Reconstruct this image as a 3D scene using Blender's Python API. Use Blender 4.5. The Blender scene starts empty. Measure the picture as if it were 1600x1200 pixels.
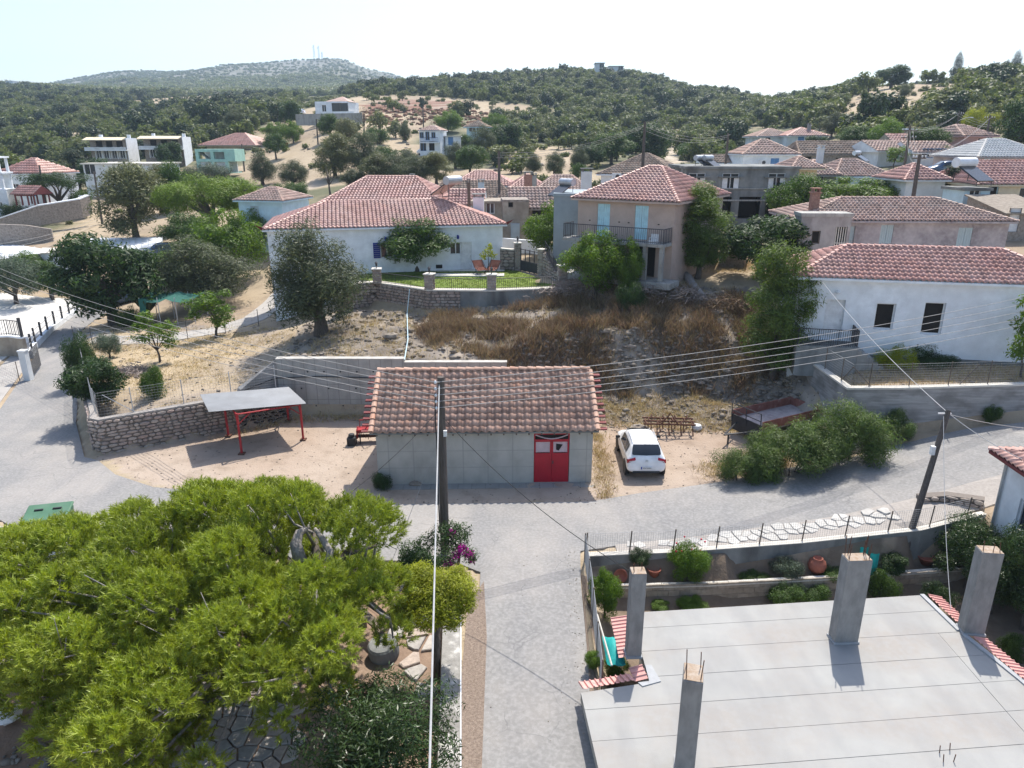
import bpy, bmesh, math, random
import numpy as np
from mathutils import Vector, Matrix
S = bpy.context.scene
COL = S.collection
R = math.radians
# ------------------------------------------------------------------ camera, sky, sun, exposure
FPX, PITCH, CAMH = 1120.0, R(18.5), 14.8          # focal length in px of a 1600 px wide picture
CP, SP = math.cos(PITCH), math.sin(PITCH)
cd = bpy.data.cameras.new('camera')
cam = bpy.data.objects.new('camera', cd)
COL.objects.link(cam)
cam.location = (0, 0, CAMH)
cam.rotation_euler = (R(90) - PITCH, 0, 0)
cd.sensor_width = 36
cd.lens = FPX * 36 / 1600
cd.clip_start = 0.3
cd.clip_end = 9000
S.camera = cam
SUN_EL, SUN_AZ = R(57), R(19)                     # azimuth from +Y towards +X
W = bpy.data.worlds.new('World')
S.world = W
W.use_nodes = True
wn = W.node_tree.nodes
wn.clear()
sky = wn.new('ShaderNodeTexSky')
sky.sky_type = 'NISHITA'
sky.sun_disc = False
sky.sun_elevation = SUN_EL
sky.sun_rotation = SUN_AZ
sky.altitude = 100
sky.air_density = 1.0
sky.dust_density = 1.8
sky.ozone_density = 1.0
bg = wn.new('ShaderNodeBackground')
bg.inputs['Strength'].default_value = 0.15
wo = wn.new('ShaderNodeOutputWorld')
W.node_tree.links.new(sky.outputs[0], bg.inputs[0])
W.node_tree.links.new(bg.outputs[0], wo.inputs[0])
sl = bpy.data.lights.new('sun', 'SUN')
sl.energy = 4.2
sl.angle = R(0.53)
sl.color = (1.0, 0.94, 0.85)
sun = bpy.data.objects.new('sun', sl)
COL.objects.link(sun)
sdir = Vector((math.sin(SUN_AZ) * math.cos(SUN_EL), math.cos(SUN_AZ) * math.cos(SUN_EL), math.sin(SUN_EL)))
sun.rotation_euler = sdir.to_track_quat('Z', 'Y').to_euler()
sun.location = (30, 80, 90)
S.view_settings.view_transform = 'Standard'
S.view_settings.look = 'None'
S.view_settings.exposure = 0.68
S.view_settings.gamma = 1
S.view_settings.use_curve_mapping = False
S.render.engine = 'CYCLES'
S.cycles.max_bounces = 6
S.cycles.diffuse_bounces = 3
S.cycles.glossy_bounces = 2
S.cycles.transmission_bounces = 3
S.cycles.volume_bounces = 0
S.cycles.transparent_max_bounces = 6
S.cycles.caustics_reflective = False
S.cycles.caustics_refractive = False
try:
 S.cycles.use_denoising = True
 S.cycles.denoiser = 'OPENIMAGEDENOISE'
except Exception:
 pass
rnd = random.Random(7)
NR = np.random.RandomState(11)
# ------------------------------------------------------------------ survey: sight lines of the photograph -> points of the place
def sight(u, v):
 a = (u - 800) / FPX
 b = (v - 600) / FPX
 return a, CP - b * SP, -SP - b * CP
def atz(u, v, z):
 a, y, w = sight(u, v)
 t = (z - CAMH) / w
 return Vector((a * t, y * t, z))
def aty(u, v, yy):
 a, y, w = sight(u, v)
 t = yy / y
 return Vector((a * t, yy, CAMH + w * t))
def topix(x, y, z):
 d = y * CP - (z - CAMH) * SP
 up = y * SP + (z - CAMH) * CP
 return 800 + FPX * x / d, 600 - FPX * up / d
# ------------------------------------------------------------------ materials
MATS = {}
def ramp_set(r, cols):
 e = r.color_ramp.elements
 while len(e) > 1:
  e.remove(e[-1])
 e[0].position, e[0].color = cols[0][0], (*cols[0][1], 1)
 for p, c in cols[1:]:
  x = e.new(p)
  x.color = (*c, 1)
def mat(name, cols, scale=3.0, detail=6, rough=0.85, bump=0.0, bscale=None, stretch=(1, 1, 1), spec=0.25,
  tint=None, stain=None, metal=0.0, crack=None, distort=0.0, transl=0.0, attr=None, joint=None):
 """cols: one colour or [(pos, colour), ...] over a noise. tint = (amount) per-piece brightness variation.
 stain = (scale, dark colour, amount, stretch). attr = name of a colour attribute that multiplies."""
 if name in MATS:
  return MATS[name]
 m = bpy.data.materials.new(name)
 m.use_nodes = True
 nt = m.node_tree
 n, l = nt.nodes, nt.links
 n.clear()
 out = n.new('ShaderNodeOutputMaterial')
 b = n.new('ShaderNodeBsdfPrincipled')
 b.inputs['Roughness'].default_value = rough
 b.inputs['Metallic'].default_value = metal
 b.inputs['Specular IOR Level'].default_value = spec
 geo = n.new('ShaderNodeNewGeometry')
 mp = n.new('ShaderNodeMapping')
 mp.inputs['Scale'].default_value = stretch
 l.new(geo.outputs['Position'], mp.inputs['Vector'])
 nz = n.new('ShaderNodeTexNoise')
 nz.inputs['Scale'].default_value = scale
 nz.inputs['Detail'].default_value = detail
 nz.inputs['Roughness'].default_value = 0.62
 nz.inputs['Distortion'].default_value = distort
 l.new(mp.outputs[0], nz.inputs['Vector'])
 if not isinstance(cols[0], (tuple, list)):
  c = cols
  cols = [(0.3, tuple(x * 0.86 for x in c)), (0.7, tuple(min(1, x * 1.12) for x in c))]
 rp = n.new('ShaderNodeValToRGB')
 ramp_set(rp, cols)
 l.new(nz.outputs['Fac'], rp.inputs[0])
 cur = rp.outputs[0]
 def mul(a, bsock, fac=1.0):
  mx = n.new('ShaderNodeMix')
  mx.data_type = 'RGBA'
  mx.blend_type = 'MULTIPLY'
  mx.inputs[0].default_value = fac
  l.new(a, mx.inputs[6])
  l.new(bsock, mx.inputs[7])
  return mx.outputs[2]
 for st in (stain if isinstance(stain, list) else [stain] if stain else []):
  sc, dc, am, sstr = st
  mp2 = n.new('ShaderNodeMapping')
  mp2.inputs['Scale'].default_value = sstr
  mp2.inputs['Location'].default_value = (3.1, 7.7, 1.3)
  l.new(geo.outputs['Position'], mp2.inputs['Vector'])
  n2 = n.new('ShaderNodeTexNoise')
  n2.inputs['Scale'].default_value = sc
  n2.inputs['Detail'].default_value = 5
  l.new(mp2.outputs[0], n2.inputs['Vector'])
  r2 = n.new('ShaderNodeValToRGB')
  ramp_set(r2, [(0.42, (0, 0, 0)), (0.66, (1, 1, 1))])
  l.new(n2.outputs['Fac'], r2.inputs[0])
  mm = n.new('ShaderNodeMath')
  mm.operation = 'MULTIPLY'
  mm.inputs[1].default_value = am
  l.new(r2.outputs[0], mm.inputs[0])
  mx = n.new('ShaderNodeMix')
  mx.data_type = 'RGBA'
  l.new(mm.outputs[0], mx.inputs[0])
  l.new(cur, mx.inputs[6])
  mx.inputs[7].default_value = (*dc, 1)
  cur = mx.outputs[2]
 if tint:
  at = n.new('ShaderNodeAttribute')
  at.attribute_name = 'tint'
  oi = n.new('ShaderNodeObjectInfo')
  ad = n.new('ShaderNodeMath')
  ad.operation = 'ADD'
  l.new(at.outputs['Fac'], ad.inputs[0])
  l.new(oi.outputs['Random'], ad.inputs[1])
  fr = n.new('ShaderNodeMath')
  fr.operation = 'FRACT'
  l.new(ad.outputs[0], fr.inputs[0])
  r3 = n.new('ShaderNodeValToRGB')
  if isinstance(tint, (int, float)):
   ramp_set(r3, [(0, (1 - tint,) * 3), (1, (1 + tint,) * 3)])
  else:
   ramp_set(r3, tint)
  l.new(fr.outputs[0], r3.inputs[0])
  cur = mul(cur, r3.outputs[0])
 if attr:
  at = n.new('ShaderNodeAttribute')
  at.attribute_name = attr
  cur = mul(cur, at.outputs['Color'])
 if joint:      # (axis, spacing, dark colour, width): thin board or lift marks of the formwork
  for ax, sp_, dc, wd in joint:
   sx = n.new('ShaderNodeSeparateXYZ')
   l.new(geo.outputs['Position'], sx.inputs[0])
   d1 = n.new('ShaderNodeMath'); d1.operation = 'DIVIDE'; d1.inputs[1].default_value = sp_
   l.new(sx.outputs[ax], d1.inputs[0])
   d2 = n.new('ShaderNodeMath'); d2.operation = 'FRACT'
   l.new(d1.outputs[0], d2.inputs[0])
   d3 = n.new('ShaderNodeMath'); d3.operation = 'LESS_THAN'; d3.inputs[1].default_value = wd / sp_
   l.new(d2.outputs[0], d3.inputs[0])
   d4 = n.new('ShaderNodeMath'); d4.operation = 'MULTIPLY';
   l.new(d3.outputs[0], d4.inputs[0]); l.new(nz.outputs['Fac'], d4.inputs[1])
   mx = n.new('ShaderNodeMix'); mx.data_type = 'RGBA'
   l.new(d4.outputs[0], mx.inputs[0]); l.new(cur, mx.inputs[6]); mx.inputs[7].default_value = (*dc, 1)
   cur = mx.outputs[2]
 if crack:
  v = n.new('ShaderNodeTexVoronoi'); v.feature = 'DISTANCE_TO_EDGE'; v.inputs['Scale'].default_value = crack[0]
  ad = n.new('ShaderNodeMix'); ad.data_type = 'VECTOR'; ad.inputs[0].default_value = .22
  l.new(geo.outputs['Position'], ad.inputs[4]); l.new(nz.outputs['Color'], ad.inputs[5]); l.new(ad.outputs[1], v.inputs['Vector'])
  r4 = n.new('ShaderNodeValToRGB'); ramp_set(r4, [(0, (1, 1, 1)), (crack[1], (0, 0, 0))]); l.new(v.outputs['Distance'], r4.inputs[0])
  n4 = n.new('ShaderNodeTexNoise'); n4.inputs['Scale'].default_value = .5; l.new(geo.outputs['Position'], n4.inputs['Vector'])
  r5 = n.new('ShaderNodeValToRGB'); ramp_set(r5, [(.5, (0, 0, 0)), (.62, (.75, .75, .75))]); l.new(n4.outputs['Fac'], r5.inputs[0])
  mx = n.new('ShaderNodeMix'); mx.data_type = 'RGBA'; l.new(mul(r4.outputs[0], r5.outputs[0]), mx.inputs[0]); l.new(cur, mx.inputs[6]); mx.inputs[7].default_value = (*crack[2], 1)
  cur = mx.outputs[2]
 l.new(cur, b.inputs['Base Color'])
 if bump:
  bn = n.new('ShaderNodeTexNoise')
  bn.inputs['Scale'].default_value = bscale or scale * 4
  bn.inputs['Detail'].default_value = 4
  l.new(mp.outputs[0], bn.inputs['Vector'])
  bp = n.new('ShaderNodeBump')
  bp.inputs['Strength'].default_value = bump
  bp.inputs['Distance'].default_value = 0.05
  l.new(bn.outputs['Fac'], bp.inputs['Height'])
  l.new(bp.outputs[0], b.inputs['Normal'])
 surf = b.outputs[0]
 if transl:
  tr = n.new('ShaderNodeBsdfTranslucent')
  hs = n.new('ShaderNodeHueSaturation')
  hs.inputs['Hue'].default_value = 0.497
  hs.inputs['Saturation'].default_value = 1.15
  hs.inputs['Value'].default_value = 1.5
  l.new(cur, hs.inputs['Color'])
  l.new(hs.outputs[0], tr.inputs[0])
  ms = n.new('ShaderNodeMixShader')
  ms.inputs[0].default_value = transl
  l.new(surf, ms.inputs[1])
  l.new(tr.outputs[0], ms.inputs[2])
  surf = ms.outputs[0]
 l.new(surf, out.inputs[0])
 MATS[name] = m
 return m
def tv(lo, hi):
 return [(0, (lo,) * 3), (1, (hi,) * 3)]
M = {}
M['asphalt'] = mat('asphalt', [(0.25, (0.20, 0.196, 0.19)), (0.75, (0.265, 0.259, 0.25))], 2.2, 10, 0.9, 0.25, 60, crack=(.8, .012, (.15, .15, .15)),
                   stain=[(0.35, (0.36, 0.33, 0.30), 0.6, (1, 1, 1)), (0.9, (0.19, 0.19, 0.193), 0.5, (1, 0.15, 1)), (9, (0.40, 0.39, 0.38), 0.35, (1, 1, 1))])
M['concrete'] = mat('concrete', [(0.3, (0.33, 0.325, 0.305)), (0.7, (0.44, 0.43, 0.40))], 1.6, 9, 0.9, 0.3, 20,
     stain=[(0.8, (0.2, 0.195, 0.18), 0.55, (1, 1, 0.18)), (2.5, (0.48, 0.47, 0.44), 0.4, (1, 1, 0.4))], joint=[(0, 0.62, (0.2, 0.195, 0.185), 0.05), (2, 0.9, (0.2, 0.195, 0.185), 0.04)])
M['concrete_dark'] = mat('concrete_dark', [(0.3, (0.19, 0.2, 0.2)), (0.7, (0.31, 0.315, 0.30))], 1.1, 9, 0.9, 0.3, 20,
                         stain=[(0.9, (0.07, 0.07, 0.07), 0.75, (1, 1, 0.3))])
M['concrete_board'] = mat('concrete_board', [(0.3, (0.24, 0.235, 0.23)), (0.7, (0.42, 0.41, 0.395))], 1.3, 10, 0.9, 0.35, 12, stretch=(0.5, 0.5, 7),
                          stain=[(1.0, (0.12, 0.115, 0.105), 0.6, (1, 1, 1.5))])
M['kerb'] = mat('kerb_concrete', (0.5, 0.48, 0.44), 4, 8, 0.9, 0.2, 30, stain=(1.5, (0.3, 0.28, 0.25), 0.6, (1, 1, 1)))
M['cap'] = mat('cap_stone', (0.6, 0.57, 0.51), 5, 7, 0.9, 0.2, 25)
M['screed'] = mat('screed', [(0.3, (0.30, 0.30, 0.288)), (0.7, (0.362, 0.36, 0.343))], 0.8, 8, 0.85, 0.08, 40,
                  stain=[(0.5, (0.30, 0.265, 0.235), 0.55, (0.7, 1.3, 1)), (6, (0.33, 0.328, 0.32), 0.5, (1, 1, 1)), (1.4, (0.235, 0.235, 0.235), .4, (1, .3, 1))])
M['white'] = mat('white_render', (0.79, 0.825, 0.86), 1.5, 6, 0.85, 0.08, 30, stain=(0.7, (0.70, 0.72, 0.74), 0.5, (1, 1, 0.35)))
M['white2'] = mat('white_render_worn', (0.72, 0.745, 0.76), 1.2, 8, 0.88, 0.1, 30, stain=(0.6, (0.48, 0.48, 0.47), 0.6, (1, 1, 0.3)))
M['cream'] = mat('cream_render', (0.66, 0.58, 0.42), 1.5, 6, 0.88, 0.08, 30, stain=(0.8, (0.5, 0.44, 0.34), 0.4, (1, 1, 0.35)))
M['pinkish'] = mat('pinkish_render', (0.5, 0.385, 0.325), 1.2, 6, 0.88, 0.08, 30, stain=(0.8, (0.43, 0.34, 0.29), 0.35, (1, 1, 0.35)))
M['rose'] = mat('rose_render', (0.55, 0.37, 0.38), 1.2, 6, 0.88, 0.08, 30)
M['greyblue'] = mat('grey_blue_render', (0.33, 0.385, 0.42), 1.2, 6, 0.88, 0.08, 30, stain=(0.9, (0.27, 0.31, 0.33), 0.4, (1, 1, 0.35)))
M['paleblue'] = mat('pale_blue_render', (0.52, 0.68, 0.75), 1.2, 6, 0.88, 0.08, 30)
M['mint'] = mat('mint_render', (0.40, 0.64, 0.54), 1.2, 6, 0.88, 0.08, 30)
M['grey_render'] = mat('grey_render', [(0.3, (0.28, 0.265, 0.25)), (0.7, (0.42, 0.395, 0.375))], 1.3, 9, 0.9, 0.15, 20,
                       stain=[(0.7, (0.17, 0.155, 0.15), 0.65, (1, 1, 0.6)), (3, (0.5, 0.46, 0.44), 0.4, (1, 1, 0.5))])
M['mauve'] = mat('mauve_plaster', [(0.3, (0.34, 0.29, 0.29)), (0.7, (0.52, 0.46, 0.455))], 1.4, 9, 0.9, 0.15, 20,
                 stain=[(0.8, (0.2, 0.17, 0.175), 0.7, (0.8, 0.8, 0.7)), (5, (0.58, 0.53, 0.51), 0.35, (1, 1, 1))])
M['old_plaster'] = mat('old_plaster', [(0.3, (0.30, 0.255, 0.20)), (0.7, (0.46, 0.41, 0.34))], 1.6, 9, 0.9, 0.2, 14,
                       stain=(0.8, (0.2, 0.16, 0.13), 0.7, (1, 1, 0.6)))
M['rubble'] = mat('rubble_stone', [(0.25, (0.15, 0.125, 0.11)), (0.5, (0.30, 0.26, 0.225)), (0.8, (0.42, 0.38, 0.33))], 5, 6, 0.9, 0.6, 8)
STONE_T = [(0, (0.62, 0.58, 0.54)), (0.3, (0.85, 0.78, 0.74)), (0.6, (1, 0.97, 0.92)), (0.85, (0.95, 0.8, 0.74)), (1, (0.7, 0.68, 0.68))]
M['stone'] = mat('stone', [(0.3, (0.34, 0.30, 0.275)), (0.7, (0.5, 0.455, 0.42))], 6, 6, 0.9, 0.5, 18, tint=STONE_T)
M['stone_dark'] = mat('stone_dark', [(0.3, (0.20, 0.19, 0.18)), (0.7, (0.34, 0.32, 0.295))], 6, 6, 0.9, 0.5, 18, tint=STONE_T)
M['mortar'] = mat('mortar', (0.20, 0.175, 0.155), 8, 6, 0.95, 0.4, 25)
M['mortar_light'] = mat('mortar_light', (0.36, 0.33, 0.30), 8, 6, 0.95, 0.4, 25)
M['flag'] = mat('flagstone', [(0.3, (0.34, 0.325, 0.31)), (0.7, (0.50, 0.48, 0.45))], 5, 6, 0.85, 0.35, 18, tint=[(0, (0.75, 0.74, 0.73)), (0.5, (1, 0.97, 0.94)), (1, (1, 0.84, 0.74))])
M['paving'] = mat('paving_stone', (0.5, 0.485, 0.455), 5, 6, 0.85, 0.3, 18, tint=tv(0.82, 1))
TILE_T = [(0, (0.66, 0.62, 0.6)), (0.25, (0.85, 0.82, 0.8)), (0.7, (1, 1, 1)), (0.9, (1, 0.93, 0.86)), (1, (0.75, 0.7, 0.68))]
M['tile_red'] = mat('tile_red', [(0.3, (0.50, 0.25, 0.205)), (0.7, (0.62, 0.355, 0.30))], 2.5, 6, 0.5, 0.1, 30, spec=0.45, tint=TILE_T, stain=(0.5, (0.55, 0.38, 0.33), 0.45, (1, 1, 1)))
M['tile_pale'] = mat('tile_pale', [(0.3, (0.46, 0.30, 0.245)), (0.7, (0.6, 0.43, 0.36))], 2.5, 6, 0.55, 0.15, 30, tint=TILE_T, stain=(0.6, (0.33, 0.27, 0.23), 0.55, (1, 1, 1)))
M['tile_old'] = mat('tile_old', [(0.3, (0.30, 0.22, 0.17)), (0.7, (0.5, 0.40, 0.32))], 3, 7, 0.9, 0.2, 30, tint=TILE_T, stain=(0.9, (0.18, 0.155, 0.13), 0.65, (1, 1, 1)))
M['tile_garage'] = mat('tile_garage', [(0.3, (0.52, 0.315, 0.225)), (0.7, (0.66, 0.44, 0.335))], 3, 7, 0.6, 0.2, 30,
                       tint=[(0, (0.66, 0.62, 0.6)), (0.3, (0.88, 0.85, 0.83)), (0.8, (1, 1, 1)), (1, (1, 0.85, 0.76))], stain=(1.6, (0.22, 0.14, 0.115), 0.5, (1, 1, 1)))
M['tile_pink'] = mat('tile_pink', (0.66, 0.36, 0.32), 4, 5, 0.7, 0.05, 30, tint=tv(0.88, 1))
M['tile_white'] = mat('tile_white', (0.72, 0.7, 0.66), 3, 6, 0.85, 0.1, 30, tint=tv(0.85, 1))
M['oxblood'] = mat('oxblood_paint', (0.19, 0.05, 0.05), 4, 5, 0.6, 0.05, 20)
M['red_paint'] = mat('red_door_paint', (0.42, 0.012, 0.028), 2, 5, 0.42, 0.03, 20, spec=0.4)
M['red_steel'] = mat('red_steel', (0.36, 0.03, 0.035), 5, 5, 0.5, 0.05, 20)
M['curtain'] = mat('curtain', (0.6, 0.48, 0.5), 3, 4, 0.8)
M['blue'] = mat('blue_shutter_paint', (0.02, 0.035, 0.22), 3, 4, 0.55)
M['midblue'] = mat('mid_blue_paint', (0.12, 0.26, 0.5), 3, 4, 0.6)
M['sky_shutter'] = mat('sky_blue_shutter_paint', (0.50, 0.74, 0.80), 3, 4, 0.6)
M['worn_blue_wood'] = mat('worn_blue_wood', (0.46, 0.54, 0.55), 5, 7, 0.8, 0.2, 20, stretch=(6, 6, 1))
M['glass'] = mat('window_glass', (0.03, 0.035, 0.045), 1, 2, 0.12, spec=0.5)
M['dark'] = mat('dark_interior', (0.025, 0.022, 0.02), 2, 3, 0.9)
M['frame_white'] = mat('frame_white', (0.72, 0.73, 0.74), 3, 3, 0.6)
M['wood'] = mat('weathered_wood', [(0.3, (0.10, 0.08, 0.065)), (0.7, (0.19, 0.155, 0.125))], 4, 8, 0.85, 0.3, 30, stretch=(5, 5, 0.6))
M['pole_wood'] = mat('pole_wood', [(0.3, (0.075, 0.062, 0.055)), (0.7, (0.15, 0.13, 0.115))], 4, 8, 0.85, 0.3, 30, stretch=(7, 7, 0.5))
M['bark'] = mat('bark', [(0.3, (0.06, 0.05, 0.042)), (0.7, (0.16, 0.135, 0.115))], 7, 8, 0.9, 0.6, 14, stretch=(2, 2, 0.6))
M['bark_pale'] = mat('bark_pale', [(0.3, (0.2, 0.18, 0.165)), (0.7, (0.38, 0.35, 0.33))], 7, 8, 0.9, 0.6, 14, stretch=(2, 2, 0.6))
M['brick'] = mat('brick_chimney', [(0.3, (0.26, 0.13, 0.10)), (0.7, (0.42, 0.25, 0.19))], 9, 5, 0.9, 0.3, 20)
M['iron'] = mat('dark_iron', (0.06, 0.06, 0.065), 5, 4, 0.6)
M['rust'] = mat('rusty_iron', [(0.3, (0.07, 0.035, 0.025)), (0.7, (0.17, 0.085, 0.055))], 9, 6, 0.85, 0.2, 30)
M['rust_red'] = mat('rusty_red_sheet', [(0.3, (0.20, 0.075, 0.055)), (0.6, (0.30, 0.13, 0.10)), (0.8, (0.4, 0.33, 0.3))], 3, 7, 0.85, 0.15, 30)
M['steel'] = mat('galvanised_steel', (0.48, 0.5, 0.52), 3, 5, 0.45, metal=0.5)
M['sheet'] = mat('sheet_metal_roof', (0.30, 0.31, 0.32), 1.2, 6, 0.5, spec=0.4, stain=(0.8, (0.24, 0.245, 0.25), 0.6, (1, 1, 1)))
M['wire'] = mat('cable_grey', (0.34, 0.33, 0.32), 3, 3, 0.7)
M['wire_dark'] = mat('cable_black', (0.03, 0.03, 0.03), 3, 3, 0.7)
M['wire_white'] = mat('cable_white', (0.45, 0.45, 0.45), 3, 3, 0.6)
M['mesh_wire'] = mat('fence_wire', (0.27, 0.28, 0.29), 3, 3, 0.6)
M['car_white'] = mat('car_paint_white', (0.78, 0.79, 0.81), 2, 2, 0.22, spec=0.5)
M['car_silver'] = mat('car_paint_silver', (0.55, 0.58, 0.62), 2, 2, 0.25, spec=0.5)
M['car_blue'] = mat('car_paint_blue', (0.05, 0.09, 0.17), 2, 2, 0.22, spec=0.5)
M['car_red'] = mat('car_paint_red', (0.34, 0.03, 0.05), 2, 2, 0.25, spec=0.5)
M['tyre'] = mat('tyre_rubber', (0.025, 0.025, 0.026), 5, 3, 0.85)
M['plastic_dark'] = mat('dark_plastic', (0.035, 0.036, 0.04), 4, 3, 0.6)
M['lamp_red'] = mat('tail_lamp_red', (0.42, 0.01, 0.025), 4, 3, 0.2, spec=0.5)
M['lamp_clear'] = mat('lamp_clear', (0.7, 0.66, 0.68), 4, 3, 0.2, spec=0.5)
M['plate_white'] = mat('plate_white', (0.75, 0.76, 0.78), 4, 3, 0.5)
M['plate_blue'] = mat('plate_blue', (0.01, 0.04, 0.35), 4, 3, 0.5)
M['bin_green'] = mat('bin_green_plastic', (0.075, 0.17, 0.105), 2, 4, 0.55, stain=(1.5, (0.13, 0.21, 0.15), 0.5, (1, 1, 1)))
M['terracotta'] = mat('terracotta', (0.34, 0.12, 0.08), 5, 5, 0.8, 0.1, 20)
M['teal'] = mat('teal_tarp', (0.02, 0.36, 0.34), 4, 5, 0.6, 0.2, 14)
M['net_green'] = mat('green_shade_net', (0.025, 0.11, 0.09), 6, 6, 0.85, 0.2, 30)
M['blue_plastic'] = mat('blue_plastic', (0.05, 0.25, 0.55), 4, 3, 0.5)
M['plastic_white'] = mat('white_plastic', (0.75, 0.75, 0.74), 4, 3, 0.6)
M['lawn'] = mat('lawn_turf', [(0.25, (0.10, 0.16, 0.025)), (0.75, (0.20, 0.27, 0.05))], 2.2, 10, 0.9, 0.6, 50, stain=(0.6, (0.24, 0.28, 0.07), 0.5, (1, 1, 1)))
M['ground'] = mat('ground_soil', [(0.22, (0.62, 0.60, 0.57)), (0.5, (0.92, 0.91, 0.9)), (0.8, (1, 1, 1))], 1.1, 12, 0.95, 0.6, 9, attr='gcol')
M['track'] = mat('dirt_track', [(0.3, (0.40, 0.34, 0.27)), (0.7, (0.5, 0.44, 0.37))], 0.8, 8, 0.95, 0.2, 10)
M['dirt_lot'] = mat('dirt_lot', [(0.25, (0.34, 0.26, 0.195)), (0.55, (0.44, 0.355, 0.28)), (0.8, (0.5, 0.42, 0.345))], 0.9, 12, 0.95, 0.35, 14,
     stain=[(0.35, (0.47, 0.42, 0.37), 0.7, (1, 1, 1)), (14, (0.58, 0.54, 0.48), 0.5, (1, 1, 1)), (1.3, (0.38, 0.25, 0.175), 0.35, (1, 1, 1))])
M['litter'] = mat('leaf_litter', [(0.3, (0.16, 0.12, 0.095)), (0.6, (0.28, 0.22, 0.175)), (0.8, (0.38, 0.32, 0.265))], 14, 10, 0.95, 0.8, 40)
M['conc_path'] = mat('concrete_driveway', [(0.3, (0.33, 0.31, 0.29)), (0.7, (0.42, 0.4, 0.37))], 1.2, 8, 0.9, 0.2, 20, crack=(.6, .02, (.2, .19, .18)))
M['pale_yard'] = mat('pale_concrete_yard', (0.62, 0.6, 0.56), 0.7, 8, 0.9, 0.1, 20)
M['rock'] = mat('rock', [(0.3, (0.20, 0.175, 0.15)), (0.7, (0.38, 0.345, 0.305))], 4, 8, 0.9, 0.6, 9, tint=[(0, (0.55, 0.53, 0.5)), (0.6, (0.9, 0.86, 0.8)), (0.9, (1, 0.95, 0.9)), (1, (1, 1, 1))])
M['dry'] = mat('dry_scrub', [(0.3, (0.205, 0.165, 0.125)), (0.7, (0.33, 0.265, 0.20))], 2, 6, 0.9, transl=0.25,
               tint=[(0, (0.42, 0.35, 0.32)), (0.3, (0.72, 0.62, 0.58)), (0.6, (1, 0.92, 0.82)), (0.85, (0.8, 0.82, 0.55)), (1, (0.62, 0.45, 0.38))])
M['straw'] = mat('straw_grass', [(0.3, (0.44, 0.345, 0.20)), (0.7, (0.56, 0.46, 0.28))], 2, 6, 0.9, transl=0.25, tint=[(0, (0.6, 0.55, 0.5)), (0.7, (1, 1, 1)), (1, (0.75, 0.8, 0.5))])
M['deadleaf'] = mat('dead_branch', [(0.3, (0.20, 0.16, 0.14)), (0.7, (0.36, 0.31, 0.28))], 5, 6, 0.9)
M['red_soil'] = mat('red_soil', [(0.3, (0.19, 0.13, 0.095)), (0.7, (0.31, 0.225, 0.165))], 2, 9, 0.95, 0.5, 8)
def leafm(name, c, var=0.35, transl=0.3, yellow=0.5, rough=0.55):
 lo = tuple(x * (1 - var) for x in c)
 hi = (c[0] * (1 + var * yellow * 1.8), c[1] * (1 + var), c[2] * (1 + var * 0.2))
 return mat(name, [(0.3, lo), (0.7, hi)], 1.3, 5, rough, transl=transl, spec=0.3,
               tint=[(0, (0.55, 0.58, 0.6)), (0.35, (0.8, 0.82, 0.8)), (0.7, (1, 1, 1)), (0.93, (1, 0.97, 0.8)), (1, (0.75, 0.6, 0.5))])
L = {}
L['pine'] = leafm('pine_needles', (0.315, 0.37, 0.06), 0.2, 0.24, 0.5, 0.45)
L['umbrella'] = leafm('umbrella_pine_needles', (0.15, 0.24, 0.02), 0.3, 0.3, 0.6)
L['olive'] = leafm('olive_leaves', (0.10, 0.118, 0.068), 0.35, 0.28, 0.4)
L['broad'] = leafm('broad_leaves', (0.07, 0.125, 0.028), 0.35, 0.3, 0.5)
L['bright'] = leafm('bright_leaves', (0.12, 0.20, 0.03), 0.3, 0.35, 0.5)
L['dark'] = leafm('dark_leaves', (0.05, 0.09, 0.03), 0.35, 0.28, 0.4)
L['citrus'] = leafm('citrus_leaves', (0.05, 0.085, 0.03), 0.35, 0.2, 0.4, 0.35)
L['lime'] = leafm('lime_leaves', (0.30, 0.34, 0.02), 0.25, 0.4, 0.6)
L['maquis'] = leafm('maquis_leaves', (0.13, 0.158, 0.055), 0.4, 0.35, 0.5)
L['maquis2'] = leafm('maquis_olive_leaves', (0.15, 0.168, 0.085), 0.35, 0.35, 0.5)
L['brownish'] = leafm('browning_leaves', (0.155, 0.165, 0.08), 0.35, 0.25, 0.5)
L['grey'] = leafm('grey_green_leaves', (0.11, 0.14, 0.105), 0.3, 0.2, 0.3)
L['oleander'] = leafm('oleander_leaves', (0.11, 0.165, 0.05), 0.35, 0.35, 0.5)
L['feather'] = leafm('feathery_leaves', (0.125, 0.185, 0.045), 0.35, 0.3, 0.5)
L['cactus'] = leafm('cactus_skin', (0.13, 0.145, 0.05), 0.3, 0.0, 0.5)
L['conifer'] = leafm('conifer_leaves', (0.028, 0.05, 0.022), 0.35, 0.15, 0.4)
M['magenta'] = mat('magenta_bracts', (0.48, 0.03, 0.33), 3, 4, 0.7, transl=0.3)
M['rosebloom'] = mat('rose_blooms', (0.5, 0.02, 0.05), 3, 4, 0.7)
M['pinkbloom'] = mat('pink_blooms', (0.7, 0.15, 0.3), 3, 4, 0.7)
L['scree'] = leafm('distant_scrub', (0.07, 0.09, 0.05), 0.35, 0.1, 0.4)
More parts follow.
